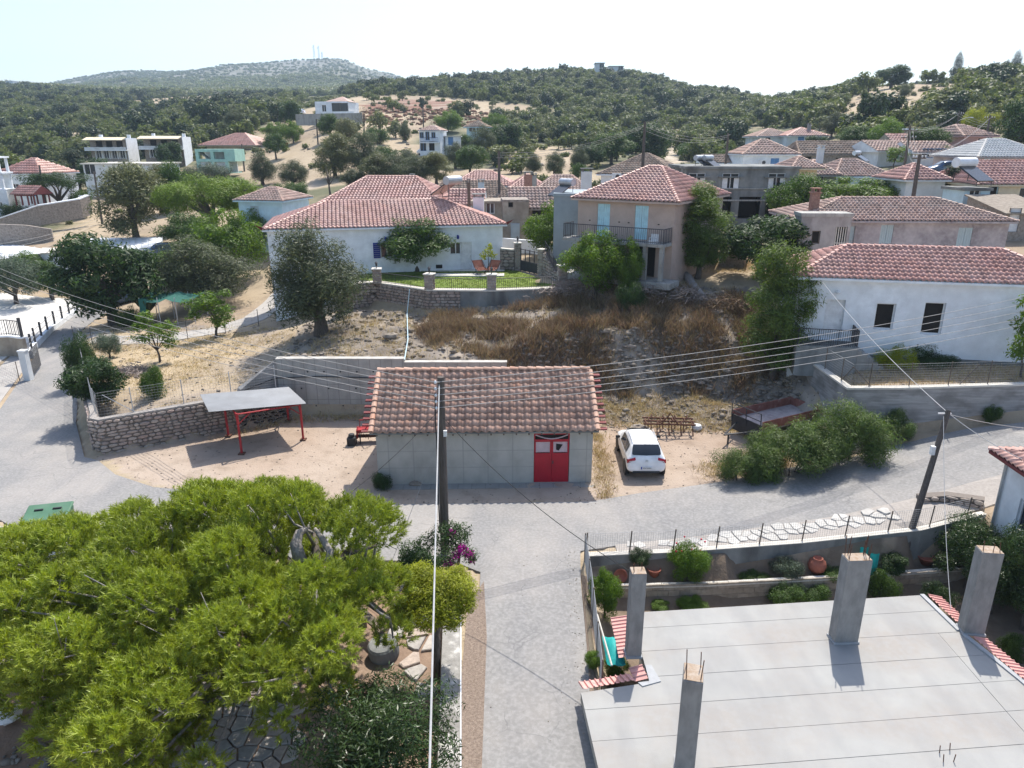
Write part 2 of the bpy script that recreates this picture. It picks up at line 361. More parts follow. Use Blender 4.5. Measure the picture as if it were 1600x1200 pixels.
# ------------------------------------------------------------------ objects and meshes
def tag(o, label=None, cat=None, group=None, kind=None):
 if label: o['label'] = label
 if cat: o['category'] = cat
 if group: o['group'] = group
 if kind: o['kind'] = kind
 return o
def thing(name, label, cat, loc=(0, 0, 0), rz=0.0, group=None, kind=None, sc=None):
 o = bpy.data.objects.new(name, None)
 COL.objects.link(o)
 o.location = loc
 o.rotation_euler = (0, 0, rz)
 if sc: o.scale = sc
 o.empty_display_size = 0.3
 return tag(o, label, cat, group, kind)
def link(name, me, parent=None, loc=None, rot=None, sc=None):
 o = bpy.data.objects.new(name, me)
 COL.objects.link(o)
 if parent is not None: o.parent = parent
 if loc is not None: o.location = loc
 if rot is not None: o.rotation_euler = rot
 if sc is not None: o.scale = sc if hasattr(sc, '__len__') else (sc, sc, sc)
 return o
def npmesh(name, verts, faces, mats, mi=None, tint=None, smooth=False):
 """verts (n,3); faces: array (m,k) or list of arrays with different k."""
 me = bpy.data.meshes.new(name)
 verts = np.asarray(verts, dtype=np.float32).reshape(-1, 3)
 groups = faces if isinstance(faces, list) else [faces]
 groups = [np.asarray(g, dtype=np.int32) for g in groups if len(g)]
 me.vertices.add(len(verts))
 me.vertices.foreach_set('co', verts.ravel())
 nl = sum(g.size for g in groups)
 npoly = sum(len(g) for g in groups)
 me.loops.add(nl)
 me.polygons.add(npoly)
 me.loops.foreach_set('vertex_index', np.concatenate([g.ravel() for g in groups]))
 starts, tot, p = [], [], 0
 for g in groups:
  k = g.shape[1]
  starts.append(p + np.arange(len(g)) * k)
  p += g.size
 me.polygons.foreach_set('loop_start', np.concatenate(starts).astype(np.int32))
 if mi is not None:
  me.polygons.foreach_set('material_index', np.asarray(mi, dtype=np.int32))
 if smooth:
  me.polygons.foreach_set('use_smooth', np.ones(npoly, dtype=bool))
 me.update(calc_edges=True)
 for m in (mats if isinstance(mats, (list, tuple)) else [mats]):
  me.materials.append(m)
 if tint is not None:
  a = me.attributes.new('tint', 'FLOAT', 'POINT')
  a.data.foreach_set('value', np.asarray(tint, dtype=np.float32))
 return me
class MB:
 def __init__(s):
  s.v, s.f, s.m, s.t = [], [], [], []
  s.cur = 0
  s.tint = 0.0
 def add(s, vs, fs):
  o = len(s.v)
  s.v += [tuple(v) for v in vs]
  s.t += [s.tint] * len(vs)
  s.f += [tuple(i + o for i in f) for f in fs]
  s.m += [s.cur] * len(fs)
  return s
 def quad(s, a, b, c, d):
  return s.add([a, b, c, d], [(0, 1, 2, 3)])
 def box(s, c, size, rz=0.0, M4=None):
  x, y, z = size[0] / 2, size[1] / 2, size[2] / 2
  vs = [Vector((i, j, k)) for k in (-z, z) for j in (-y, y) for i in (-x, x)]
  if rz:
   ca, sa = math.cos(rz), math.sin(rz)
   vs = [Vector((v.x * ca - v.y * sa, v.x * sa + v.y * ca, v.z)) for v in vs]
  if M4 is not None: vs = [M4 @ v for v in vs]
  vs = [v + Vector(c) for v in vs]
  return s.add(vs, [(0, 2, 3, 1), (4, 5, 7, 6), (0, 1, 5, 4), (2, 6, 7, 3), (0, 4, 6, 2), (1, 3, 7, 5)])
 def b2(s, lo, hi):
  return s.box([(a + b) / 2 for a, b in zip(lo, hi)], [abs(b - a) for a, b in zip(lo, hi)])
 def prism(s, poly, z0, z1):
  """vertical extrusion of a counter-clockwise polygon; z1 a number or one per vertex"""
  n = len(poly)
  zt = z1 if hasattr(z1, '__len__') else [z1] * n
  zb = z0 if hasattr(z0, '__len__') else [z0] * n
  vs = [(p[0], p[1], zb[i]) for i, p in enumerate(poly)] + [(p[0], p[1], zt[i]) for i, p in enumerate(poly)]
  fs = [tuple(range(n))[::-1], tuple(range(n, 2 * n))]
  fs += [(i, (i + 1) % n, n + (i + 1) % n, n + i) for i in range(n)]
  return s.add(vs, fs)
 def tube(s, pts, r, n=6, cap=True):
  pts = [Vector(p) for p in pts]
  m = len(pts)
  rs = r if hasattr(r, '__len__') else [r] * m
  vs, fs = [], []
  up = Vector((0.13, 0.21, 1)).normalized()
  for i, p in enumerate(pts):
   d = (pts[min(i + 1, m - 1)] - pts[max(i - 1, 0)])
   d = d.normalized() if d.length > 1e-9 else Vector((0, 0, 1))
   a = d.cross(up)
   if a.length < 0.15: a = d.cross(Vector((1, 0.1, 0)))
   a.normalize()
   b = d.cross(a)
   for k in range(n):
    t = 2 * math.pi * k / n
    vs.append(p + (a * math.cos(t) + b * math.sin(t)) * rs[i])
  for i in range(m - 1):
   for k in range(n):
    k2 = (k + 1) % n
    fs.append((i * n + k, (i + 1) * n + k, (i + 1) * n + k2, i * n + k2))
  if cap:
   fs.append(tuple(range(n)))
   fs.append(tuple(range((m - 1) * n, m * n))[::-1])
  return s.add(vs, fs)
 def lathe(s, prof, n=14, c=(0, 0, 0)):
  """prof [(r, z)...] bottom to top"""
  vs, fs = [], []
  for r, z in prof:
   for k in range(n):
    t = 2 * math.pi * k / n
    vs.append((c[0] + r * math.cos(t), c[1] + r * math.sin(t), c[2] + z))
  for i in range(len(prof) - 1):
   for k in range(n):
    k2 = (k + 1) % n
    fs.append((i * n + k, i * n + k2, (i + 1) * n + k2, (i + 1) * n + k))
  if prof[0][0] > 1e-4: fs.append(tuple(range(n))[::-1])
  if prof[-1][0] > 1e-4: fs.append(tuple(range((len(prof) - 1) * n, len(prof) * n)))
  return s.add(vs, fs)
 def mesh(s, name, mats, smooth=False):
  me = bpy.data.meshes.new(name)
  me.from_pydata(s.v, [], s.f)
  mats = mats if isinstance(mats, (list, tuple)) else [mats]
  for m in mats: me.materials.append(m)
  if len(mats) > 1: me.polygons.foreach_set('material_index', s.m)
  if smooth: me.polygons.foreach_set('use_smooth', [True] * len(s.f))
  if any(s.t):
   a = me.attributes.new('tint', 'FLOAT', 'POINT')
   a.data.foreach_set('value', s.t)
  me.update()
  return me
 def build(s, name, mats, parent=None, smooth=False, **kw):
  o = link(name, s.mesh(name, mats, smooth), parent)
  if kw: tag(o, **kw)
  return o
def bevel(o, w=0.01, seg=1):
 b = o.modifiers.new('bevel', 'BEVEL')
 b.width = w
 b.segments = seg
 b.limit_method = 'ANGLE'
 return o
def copy_tree(root, loc, rz=None, label=None, group=None, sc=None):
 r = root.copy()
 COL.objects.link(r)
 r.location = loc
 if rz is not None: r.rotation_euler = (0, 0, rz)
 if sc is not None: r.scale = sc
 if label: r['label'] = label
 if group: r['group'] = group
 def kids(a, b):
  for ch in a.children:
   c = ch.copy()
   COL.objects.link(c)
   c.parent = b
   kids(ch, c)
 kids(root, r)
 return r
# ------------------------------------------------------------------ noise
def hash2(ix, iy, seed):
 h = (ix.astype(np.int64) * 374761393 + iy.astype(np.int64) * 668265263 + seed * 982451653) & 0x7fffffff
 h = (h ^ (h >> 13)) * 1274126177 & 0x7fffffff
 return ((h ^ (h >> 16)) & 0xffff) / 65535.0
def vnoise(x, y, seed=0):
 ix, iy = np.floor(x), np.floor(y)
 fx, fy = x - ix, y - iy
 fx, fy = fx * fx * (3 - 2 * fx), fy * fy * (3 - 2 * fy)
 a, b = hash2(ix, iy, seed), hash2(ix + 1, iy, seed)
 c, d = hash2(ix, iy + 1, seed), hash2(ix + 1, iy + 1, seed)
 return (a * (1 - fx) + b * fx) * (1 - fy) + (c * (1 - fx) + d * fx) * fy
def fbm(x, y, seed=0, octv=4):
 s, a, t = 0, 0.5, 0
 for i in range(octv):
  s = s + a * vnoise(x * 2 ** i, y * 2 ** i, seed + i * 17)
  t += a
  a *= 0.5
 return s / t
def inpoly(x, y, poly):
 x, y = np.asarray(x, float), np.asarray(y, float)
 r = np.zeros(x.shape, bool)
 n = len(poly)
 for i in range(n):
  x1, y1 = poly[i][:2]
  x2, y2 = poly[(i + 1) % n][:2]
  c = ((y1 > y) != (y2 > y)) & (x < (x2 - x1) * (y - y1) / (y2 - y1 + 1e-12) + x1)
  r ^= c
 return r
# ------------------------------------------------------------------ lie of the land
TY = np.array([80, 110, 140, 168, 200, 240, 300, 400, 480, 600, 900, 1300, 1800, 2600.])
TU = np.array([-300, 0, 200, 400, 520, 600, 700, 800, 900, 1000, 1100, 1200, 1400, 1600, 1900.])
TV = np.array([
 [410, 335, 295, 270, 245, 220, 190, 165, 150, 138, 138, 140, 145, 152],
 [412, 338, 295, 268, 242, 220, 193, 166, 152, 140, 138, 140, 145, 152],
 [400, 340, 290, 258, 235, 212, 190, 170, 160, 150, 142, 128, 114, 122],
 [380, 320, 275, 240, 208, 188, 173, 165, 159, 154, 144, 122, 101, 114],
 [370, 300, 255, 215, 179, 167, 158, 153, 152, 150, 144, 122, 93, 112],
 [362, 297, 260, 234, 202, 177, 158, 142, 138, 141, 142, 130, 117, 127],
 [355, 292, 262, 238, 205, 178, 157, 137, 132, 139, 147, 150, 150, 150],
 [350, 290, 262, 240, 215, 190, 161, 129, 124, 136, 147, 152, 152, 152],
 [345, 288, 262, 242, 218, 193, 163, 123, 118, 134, 150, 155, 155, 155],
 [340, 285, 262, 245, 224, 198, 167, 131, 126, 138, 155, 158, 158, 158],
 [332, 280, 260, 243, 225, 200, 173, 154, 147, 154, 165, 165, 165, 165],
 [320, 272, 248, 228, 207, 187, 172, 165, 165, 169, 175, 175, 175, 175],
 [290, 245, 205, 169, 144, 136, 134, 142, 147, 158, 170, 175, 175, 175],
 [280, 235, 191, 156, 136, 127, 124, 131, 136, 150, 165, 170, 175, 175],
 [270, 225, 181, 147, 131, 122, 119, 126, 131, 145, 165, 170, 175, 175.]])
TB = (TV - 600) / FPX
TE = (-SP - TB * CP) / (CP - TB * SP)          # (z - camera height) / y
def smooth_interp_u(u):
 u = np.clip(u, TU[0], TU[-1] - 1e-6)
 i = np.clip(np.searchsorted(TU, u, side='right') - 1, 0, len(TU) - 2)
 f = (u - TU[i]) / (TU[i + 1] - TU[i])
 return i, f * f * (3 - 2 * f) * 0.6 + f * 0.4
def far_z(x, y):
 x, y = np.asarray(x, float), np.asarray(y, float)
 yc = np.clip(y, TY[0], TY[-1])
 ly, lY = np.log(yc), np.log(TY)
 j = np.clip(np.searchsorted(lY, ly, side='right') - 1, 0, len(TY) - 2)
 g = (ly - lY[j]) / (lY[j + 1] - lY[j])
 b = np.full(x.shape, -0.35)
 for _ in range(2):
  u = 800 + FPX * (x / yc) * (CP - b * SP)
  i, f = smooth_interp_u(u)
  e = (TE[i, j] * (1 - f) + TE[i + 1, j] * f) * (1 - g) + (TE[i, j + 1] * (1 - f) + TE[i + 1, j + 1] * f) * g
  b = -(e * CP + SP) / (CP - e * SP)
 amp = np.clip((yc - 90) / 200, 0, 1)
 return CAMH + e * yc + amp * ((fbm(x / 22, y / 22, 5) - 0.5) * 2.6 + np.clip((yc - 600) / 600, 0, 1) * (fbm(x / 150, y / 150, 9) - 0.5) * 22)
GX0, GX1, GY0, GY1, GS = -58.0, 58.0, 3.0, 82.0, 0.5
nx, ny = int((GX1 - GX0) / GS) + 1, int((GY1 - GY0) / GS) + 1
gx = GX0 + np.arange(nx) * GS
gy = GY0 + np.arange(ny) * GS
LINES = []
def bl(*p): LINES.append(p)
bl((-58, 22, 0), (-40, 24, 0), (-20, 25, 0), (-5, 24.3, 0), (3, 24.3, 0))
bl((-58, 33, 0), (-30.1, 39.5, 0), (-33.4, 47, 0), (-37.4, 55.5, 0), (-39.9, 63.4, 0), (-41, 70, 0.2))
bl((-21.2, 32.7, 0), (-24.3, 37.4, 0), (-27.5, 43, 0), (-31.9, 50.1, 0), (-35.4, 56, 0), (-37, 62, 0), (-38, 69, 0.2))
bl((-20, 30, 0), (-10, 28, 0), (0, 28, 0), (5.7, 28.8, 0), (9.7, 29.8, 0.05), (13.2, 31.1, .25), (18.9, 32.6, .9), (22.4, 33.2, 1.3), (25.4, 33, 1.9), (34, 33, 3.1), (58, 34, 5))
bl((4, 24.3, 0), (7.7, 25.2, .1), (13.1, 25.8, .5), (17.4, 26.6, 1), (21.5, 27.4, 1.8), (30, 28.5, 2.9), (58, 30, 5))
bl((-1, 24, 0), (-1, 15, -.05), (-1, 3, -.3))
bl((2.3, 24, 0), (2.3, 15, -.05), (2.0, 3, -.3))
bl((-1.3, 21, 0), (-1.3, 3, -.3))
bl((-2.3, 21, -.25), (-2.0, 14, -.3), (-1.8, 3, -.4))
bl((-24, 21, -.2), (-14, 21.8, -.2), (-3, 22.3, -.2))
bl((-20, 12, -.35), (-8, 12, -.3), (-8, 3, -.4))
bl((-20.9, 32.75, 0), (-16.5, 35.4, 0), (-12.6, 37.7, 0))
bl((-20.6, 33.9, 1.65), (-16.4, 36.2, 1.7), (-13.2, 38.4, 1.8))
bl((-23.6, 38.1, 1.5), (-27, 43.6, 1.2), (-31, 50.1, .75), (-34.2, 56, .4))
bl((-20, 42, 1.75), (-22, 48, 1.6), (-16, 44, 2.0), (-14, 42, 2.5))
bl((-33, 54, .5), (-27, 52.6, .95), (-22, 55, 1.1), (-20.5, 58, 1.1), (-21.5, 64, 1.3))
bl((-18.2, 53.2, 1.55), (-16, 51.5, 2.0), (-13.5, 50.8, 2.9))
bl((-13.4, 46, 2.8), (-11, 48.4, 3.4))
bl((-14.4, 38.4, 0), (-13, 38.6, 0), (-6, 38.6, 0), (-0.4, 38.6, 0))
bl((-14.6, 39.3, 2.0), (-13.2, 39.5, 3.1), (-6.2, 39.5, 3.1), (-0.4, 39.5, 2.8))
bl((-12.0, 50.2, 3.4), (-10.5, 51.3, 3.4), (-5.8, 48.4, 3.7), (-1.4, 48.2, 3.9), (3.3, 49.0, 4.5))
bl((-10.0, 53.2, 5.1), (-5.6, 50.2, 5.1), (-1.3, 49.9, 5.1), (3.3, 51, 5.2))
bl((-10, 57, 5.1), (-1, 59, 5.2), (2, 54, 5.2))
bl((0.6, 39.6, .9), (4, 39.9, .6), (8, 40.1, .7), (12, 39.6, .7), (14.8, 37.9, .8), (16.1, 34.9, .85))
bl((0.6, 37.6, .05), (4, 37.2, .12), (8, 36.9, .15), (11, 36, .2), (14, 34.4, .4))
bl((0.2, 41.6, 3.7), (5, 42.7, 4.1), (10, 42.8, 4.1), (14, 42.0, 3.7), (15.9, 39.8, 2.6))
bl((3.8, 48.6, 5.2), (8, 47.3, 5.5), (12, 46.6, 5.5), (15.5, 46, 5.2))
bl((4, 51, 5.9), (10, 49.5, 5.9), (18, 50, 6.1), (18, 58, 6.3), (4, 60, 5.9))
bl((16.3, 33.1, .8), (19, 33.0, 1.0), (25.4, 33.05, 1.9), (34, 33.05, 3.1))
bl((17.0, 34.1, 3.3), (25.2, 34.0, 3.5), (34, 34.0, 4.0))
bl((16.9, 38.5, 3.3), (20, 38.6, 3.4), (30, 37, 3.6))
bl((16.0, 36, 1.6), (15.9, 38.5, 2.2))
bl((17, 46, 5.6), (30, 46, 6.4), (40, 46, 7))
bl((21, 52, 7.3), (30, 52, 7.6), (44, 52, 7.8))
bl((2.85, 23.4, 0), (6.3, 23.6, .1), (11, 23.95, .3), (15.6, 24.2, .7), (19, 25.2, 1.1), (26, 26.5, 1.8))
bl((3.0, 22.9, -.6), (6.3, 23.1, -.6), (11, 23.45, -.6), (17.4, 23.9, -.6))
bl((3.2, 22.2, -1.2), (7, 22.2, -1.2), (12, 22.5, -1.2), (17.4, 23.2, -1.2))
bl((3.1, 20, -1.2), (3.1, 3, -1.4))
bl((20, 22, -.8), (20, 10, -1.2), (26, 20, -.6))
bl((-46, 60, .1), (-46, 72, .6))
bl((-40, 72, .5), (-30, 68, 1.0), (-20, 68, 2.0), (-8, 69, 5.3), (5, 66, 6.2), (15, 66, 7.0), (25, 63, 8.2), (42, 62, 9.2), (58, 60, 10))
def relax():
 fix = np.full((ny, nx), np.nan)
 for p in LINES:
  for (x1, y1, z1), (x2, y2, z2) in zip(p[:-1], p[1:]):
   n = max(2, int(math.hypot(x2 - x1, y2 - y1) / 0.2))
   for k in range(n + 1):
    t = k / n
    i, j = int(round((x1 + (x2 - x1) * t - GX0) / GS)), int(round((y1 + (y2 - y1) * t - GY0) / GS))
    if 0 <= i < nx and 0 <= j < ny: fix[j, i] = z1 + (z2 - z1) * t
 fix[-1, :] = far_z(gx, np.full(nx, GY1))
 z = None
 for lev in (16, 8, 4, 2, 1):
  h, w = -(-ny // lev), -(-nx // lev)
  pad = np.full((h * lev, w * lev), np.nan)
  pad[:ny, :nx] = fix
  blk = pad.reshape(h, lev, w, lev)
  cnt = (~np.isnan(blk)).sum(axis=(1, 3))
  f = np.where(cnt > 0, np.nansum(blk, axis=(1, 3)) / np.maximum(cnt, 1), 0)
  mk = cnt > 0
  if z is None: z = np.full((h, w), f[mk].mean())
  else:
   z = np.repeat(np.repeat(z, 2, 0), 2, 1)
   z = z[:h, :w] if z.shape[0] >= h and z.shape[1] >= w else np.pad(z, ((0, max(0, h - z.shape[0])), (0, max(0, w - z.shape[1]))), 'edge')[:h, :w]
  z[mk] = f[mk]
  for it in range(220 if lev > 1 else 160):
   p = np.pad(z, 1, 'edge')
   n = (p[:-2, 1:-1] + p[2:, 1:-1] + p[1:-1, :-2] + p[1:-1, 2:]) * 0.25
   n[mk] = f[mk]
   z = n
 return z
GZ = relax()
def near_z(x, y):
 fx = np.clip((np.asarray(x, float) - GX0) / GS, 0, nx - 1.001)
 fy = np.clip((np.asarray(y, float) - GY0) / GS, 0, ny - 1.001)
 i, j = fx.astype(int), fy.astype(int)
 a, b = fx - i, fy - j
 return (GZ[j, i] * (1 - a) + GZ[j, i + 1] * a) * (1 - b) + (GZ[j + 1, i] * (1 - a) + GZ[j + 1, i + 1] * a) * b
def ground_z(x, y):
 x, y = np.asarray(x, float), np.asarray(y, float)
 return np.where(y < GY1, near_z(x, y), far_z(x, y))
def gz(x, y):
 return float(ground_z(np.array([x]), np.array([y]))[0])
def ground(u, v, ymin=9.0):
 """the point of the ground seen along a sight line"""
 a, yy, w = sight(u, v)
 ys = np.exp(np.linspace(math.log(ymin), math.log(2600), 1600))
 t = ys / yy
 zr = CAMH + w * t
 hit = np.nonzero(ground_z(a * t, ys) >= zr)[0]
 k = hit[0] if len(hit) else len(ys) - 1
 return Vector((float(a * t[k]), float(ys[k]), gz(a * t[k], ys[k])))
# ------------------------------------------------------------------ ground, roads
ROAD = [(-41, 70), (-39.9, 63.4), (-37.4, 55.5), (-33.4, 47), (-30.1, 39.5), (-31, 34), (-29, 29.5), (-22, 26.9), (-20, 25.6), (-16, 24.5), (-8, 23.6),
  (-2.2, 23.4), (-1.15, 22.6), (-1.05, 15), (-0.95, 3.2), (2.0, 3.2), (2.2, 15), (2.45, 22), (2.62, 24.0), (4, 24.35), (7.7, 24.9), (13.1, 25.7), (17.4, 26.6),
  (21.5, 27.4), (30, 28.5), (57, 30), (57, 34), (34, 32.7), (25.4, 32.6), (22.4, 32.7), (18.9, 32.1), (15.1, 30.9), (13.2, 30.9), (9.7, 29.85),
  (5.7, 28.8), (3.4, 28.0), (-6.6, 27.7), (-16.3, 29.4), (-18.7, 30.7), (-20.4, 32.3), (-21.3, 32.7), (-24.3, 37.2), (-27.5, 43), (-32.0, 50.1),
  (-35.4, 56), (-37, 62), (-38, 70)]
LOT = [(-20.4, 32.4), (-16.3, 29.3), (-6.6, 27.6), (3.4, 27.9), (5.7, 28.7), (9.7, 29.7), (12, 30.4), (12.6, 33), (11, 35.6), (8.6, 36.6), (4.4, 37.4), (-0.5, 38.6), (-13.4, 38.6), (-12.6, 37.7), (-16.5, 35.3), (-20.8, 32.7)]
BANK = [(-13, 39.2), (-1, 39.2), (3.8, 37.3), (10, 36), (14.5, 35), (16.4, 33.6), (16.6, 38), (17, 46), (15.5, 47.5), (9, 48), (4, 49), (-1, 49), (-6, 48.6), (-11, 51), (-15, 50), (-14, 44)]
PLOT = [(-20.5, 33.5), (-13.2, 38.5), (-13.5, 44), (-16.5, 51), (-21, 55), (-34, 58), (-35, 55.5), (-31.5, 50), (-24, 38)]
TERR = [(16.6, 33.5), (36, 33.5), (36, 38), (16.6, 40)]
YARD = [(-40, 22.2), (-2.2, 22.2), (-1.9, 3), (-40, 3)]
GARDEN = [(3, 23.3), (20, 24.5), (30, 24), (30, 3), (2.8, 3)]
DRIVE = [(-35, 56), (-33.5, 53.0), (-29.5, 50.7), (-25.5, 50.2), (-21.5, 52.4), (-20.0, 56), (-20.0, 66), (-22.3, 66), (-22.3, 58), (-24, 54.6), (-27.5, 53.0), (-31, 54), (-33, 57)]
FIELDS = [[(395, 205), (440, 185), (480, 170), (560, 150), (640, 148), (760, 158), (835, 165), (842, 186), (790, 184), (700, 178), (660, 195), (650, 245), (560, 285), (470, 300), (380, 300), (385, 240)],
          [(175, 160), (270, 152), (380, 147), (425, 151), (300, 172), (195, 170)],
          [(1295, 196), (1330, 152), (1380, 131), (1495, 131), (1505, 150), (1470, 180), (1345, 206)],
          [(775, 285), (795, 238), (850, 228), (905, 232), (935, 285), (900, 320), (785, 320)],
          [(1375, 280), (1420, 242), (1530, 220), (1620, 225), (1620, 290)],
          [(30, 224), (60, 210), (150, 206), (140, 222), (60, 232)],
          [(100, 350), (120, 300), (260, 262), (400, 262), (400, 330), (380, 420), (100, 480), (60, 400)],
          [(640, 330), (640, 268), (800, 262), (800, 340)]]
TRACKS = [[(1036, 262), (1040, 240), (1052, 220), (1058, 208), (1068, 208), (1068, 222), (1062, 240), (1066, 262)],
          [(465, 300), (480, 280), (500, 258), (508, 258), (494, 284), (484, 304)]]
def infield(x, y, z, polys=FIELDS):
 u, v = topix(x, y, z)
 r = np.zeros(u.shape, bool)
 for p in polys: r |= inpoly(u, v, p)
 return r
def lerp3(a, b, f): return a * (1 - f[:, None]) + b * f[:, None]
def ground_colour(x, y, z):
 n1, n2, n3 = fbm(x / 6, y / 6, 1), fbm(x / 1.6, y / 1.6, 2), fbm(x / 30, y / 30, 3)
 straw, soil, grey = np.array([.42, .345, .24]), np.array([.34, .265, .19]), np.array([.29, .265, .235])
 c = lerp3(np.tile(straw, (len(x), 1)), soil, np.clip((n1 - .35) * 2.5, 0, 1))
 def region(poly, col):
  m = inpoly(x + (n2 - .5) * 1.1, y + (n2 - .5) * 1.1, poly)
  c[m] = col[m] if getattr(col, 'ndim', 1) > 1 else col
 region(PLOT, lerp3(np.tile(np.array([.46, .37, .25]), (len(x), 1)), np.array([.30, .255, .215]), np.clip((n1 - .42) * 4, 0, 1)))
 region(BANK, lerp3(np.tile(np.array([.235, .205, .175]), (len(x), 1)), np.array([.40, .345, .285]), np.clip((n2 - .40) * 3, 0, 1)))
 region(LOT, lerp3(np.tile(np.array([.42, .345, .28]), (len(x), 1)), np.array([.37, .285, .22]), np.clip((n1 - .4) * 3, 0, 1)))
 region(TERR, np.array([.40, .32, .235]))
 region(YARD, lerp3(np.tile(np.array([.30, .205, .145]), (len(x), 1)), np.array([.40, .32, .25]), np.clip((n1 - .45) * 4, 0, 1)))
 region(GARDEN, np.array([.20, .155, .115]))
 far = y > 95
 if far.any():
  f = infield(x, y, z)
  floor = lerp3(np.tile(np.array([.14, .145, .085]), (len(x), 1)), np.array([.36, .30, .2]), np.clip((n1 - .55) * 4, 0, 1))
  c[far & ~f] = floor[far & ~f]
  fs = lerp3(np.tile(np.array([.43, .35, .245]), (len(x), 1)), np.array([.31, .245, .175]), np.clip((fbm(x / 12, y / 12, 21) - .42) * 3, 0, 1))
  c[far & f] = fs[far & f]
  red = inpoly(*topix(x, y, z), [(560, 166), (600, 155), (690, 156), (740, 162), (725, 172), (640, 176), (580, 176)]) & far
  c[red] = lerp3(np.tile(np.array([.24, .125, .085]), (len(x), 1)), np.array([.4, .33, .26]), np.clip((n2 - .5) * 5, 0, 1))[red]
  tr = infield(x, y, z, TRACKS) & far
  c[tr] = np.array([.55, .47, .38])
  mt = y > 760
  mc = lerp3(np.tile(np.array([.15, .15, .10]), (len(x), 1)), np.array([.23, .225, .195]), np.clip((fbm(x / 38, y / 38, 31) - .44) * 4, 0, 1))
  c[mt] = mc[mt]
 return np.clip(c, 0.02, 1)
def grid_mesh(name, xs, ys, zf, drop=None):
 X, Y = np.meshgrid(xs, ys)
 x, y = X.ravel(), Y.ravel()
 z = zf(x, y)
 n = len(xs)
 idx = np.arange(len(x)).reshape(len(ys), n)
 f = np.stack([idx[:-1, :-1].ravel(), idx[:-1, 1:].ravel(), idx[1:, 1:].ravel(), idx[1:, :-1].ravel()], 1)
 if drop is not None:
  cx, cy = x[f].mean(1), y[f].mean(1)
  f = f[~drop(cx, cy)]
 me = npmesh(name, np.stack([x, y, z], 1), f, M['ground'], smooth=True)
 a = me.color_attributes.new('gcol', 'FLOAT_COLOR', 'POINT')
 c = ground_colour(x, y, z)
 a.data.foreach_set('color', np.concatenate([c, np.ones((len(c), 1))], 1).astype(np.float32).ravel())
 return me
def near_surface(x, y):
 z = near_z(x, y)
 rough = inpoly(x, y, BANK) | inpoly(x, y, PLOT)
 z = z + np.where(inpoly(x, y, BANK), (fbm(x / 1.3, y / 1.3, 41) - .5) * 0.75, 0) + np.where(rough, (fbm(x / .6, y / .6, 42) - .5) * 0.16, 0)
 z = z + np.where(inpoly(x, y, LOT), (fbm(x / .8, y / .8, 43) - .5) * 0.05, 0)
 return z - np.where(inpoly(x, y, ROAD), 0.10, 0)
gobj = link('ground', grid_mesh('ground', np.arange(-58, 58.01, .25), np.arange(3, 82.01, .25), near_surface))
tag(gobj, 'dry stony ground of the village slope', kind='structure')
hill = link('hillside', grid_mesh('hillside', np.arange(-330, 430.1, 3.5), np.concatenate([np.arange(81.5, 300, 2.5), np.arange(300, 640, 4)]),
   lambda x, y: far_z(x, y) - np.where(y < 82.2, .06, 0), None))
tag(hill, 'scrubby hills behind the village', kind='structure')
side = link('side_slopes', grid_mesh('side_slopes', np.concatenate([np.arange(-330, -57.5, 4.02), np.arange(58, 430, 4.02)]), np.arange(-60, 83, 4.1),
   lambda x, y: np.where(y < 82, near_z(np.clip(x, -58, 58), np.clip(y, 3, 82)) + np.clip(np.abs(x) - 58, 0, 400) * 0.03 * (x > 0), far_z(x, y)),
   lambda cx, cy: np.abs(cx) < 57.9))
tag(side, 'ground to either side of the village', kind='structure')
back = link('back_ground', grid_mesh('back_ground', np.arange(-58, 58.1, 4), np.arange(-60, 3.1, 3.5), lambda x, y: near_z(x, np.full_like(x, 3.0)) - .03), None)
tag(back, 'ground on the near side of the village', kind='structure')
mount = link('mountain', grid_mesh('mountain', np.arange(-2600, 2601, 24.), np.concatenate([np.arange(636, 1200, 14), np.arange(1200, 2700, 30)]),
             lambda x, y: far_z(x, y) - .5))
tag(mount, 'bare stony mountain ridge in the distance', kind='structure')
def drape(name, poly, m, dz=0.03, step=1.0, zf=None, **kw):
 bm = bmesh.new()
 vs = [bm.verts.new((p[0], p[1], 0)) for p in poly]
 bm.faces.new(vs).normal_update()
 bmesh.ops.triangulate(bm, faces=bm.faces[:])
 xs, ys = [p[0] for p in poly], [p[1] for p in poly]
 for ax, lo, hi in ((0, min(xs), max(xs)), (1, min(ys), max(ys))):
  k = math.ceil(lo / step) * step
  while k < hi:
   co = (k, 0, 0) if ax == 0 else (0, k, 0)
   no = (1, 0, 0) if ax == 0 else (0, 1, 0)
   bmesh.ops.bisect_plane(bm, geom=bm.verts[:] + bm.edges[:] + bm.faces[:], plane_co=co, plane_no=no, dist=1e-5)
   k += step
 for v in bm.verts:
  z = zf(v.co.x, v.co.y) if zf else gz(v.co.x, v.co.y)
  v.co.z = z + dz
 bmesh.ops.recalc_face_normals(bm, faces=bm.faces[:])
 if sum(f.normal.z for f in bm.faces) < 0: bmesh.ops.reverse_faces(bm, faces=bm.faces[:])
 be = [e for e in bm.edges if e.is_boundary]
 r = bmesh.ops.extrude_edge_only(bm, edges=be)
 for v in [g for g in r['geom'] if isinstance(g, bmesh.types.BMVert)]: v.co.z -= 0.14
 me = bpy.data.meshes.new(name)
 bm.to_mesh(me)
 bm.free()
 me.materials.append(m)
 o = link(name, me)
 tag(o, **kw)
 return o
drape('road', ROAD, M['asphalt'], 0.03, 1.0, label='worn grey asphalt village road and its side lane', kind='structure')
drape('driveway', DRIVE, M['conc_path'], 0.035, 1.0, label='concrete driveway rising beside the white house', kind='structure')
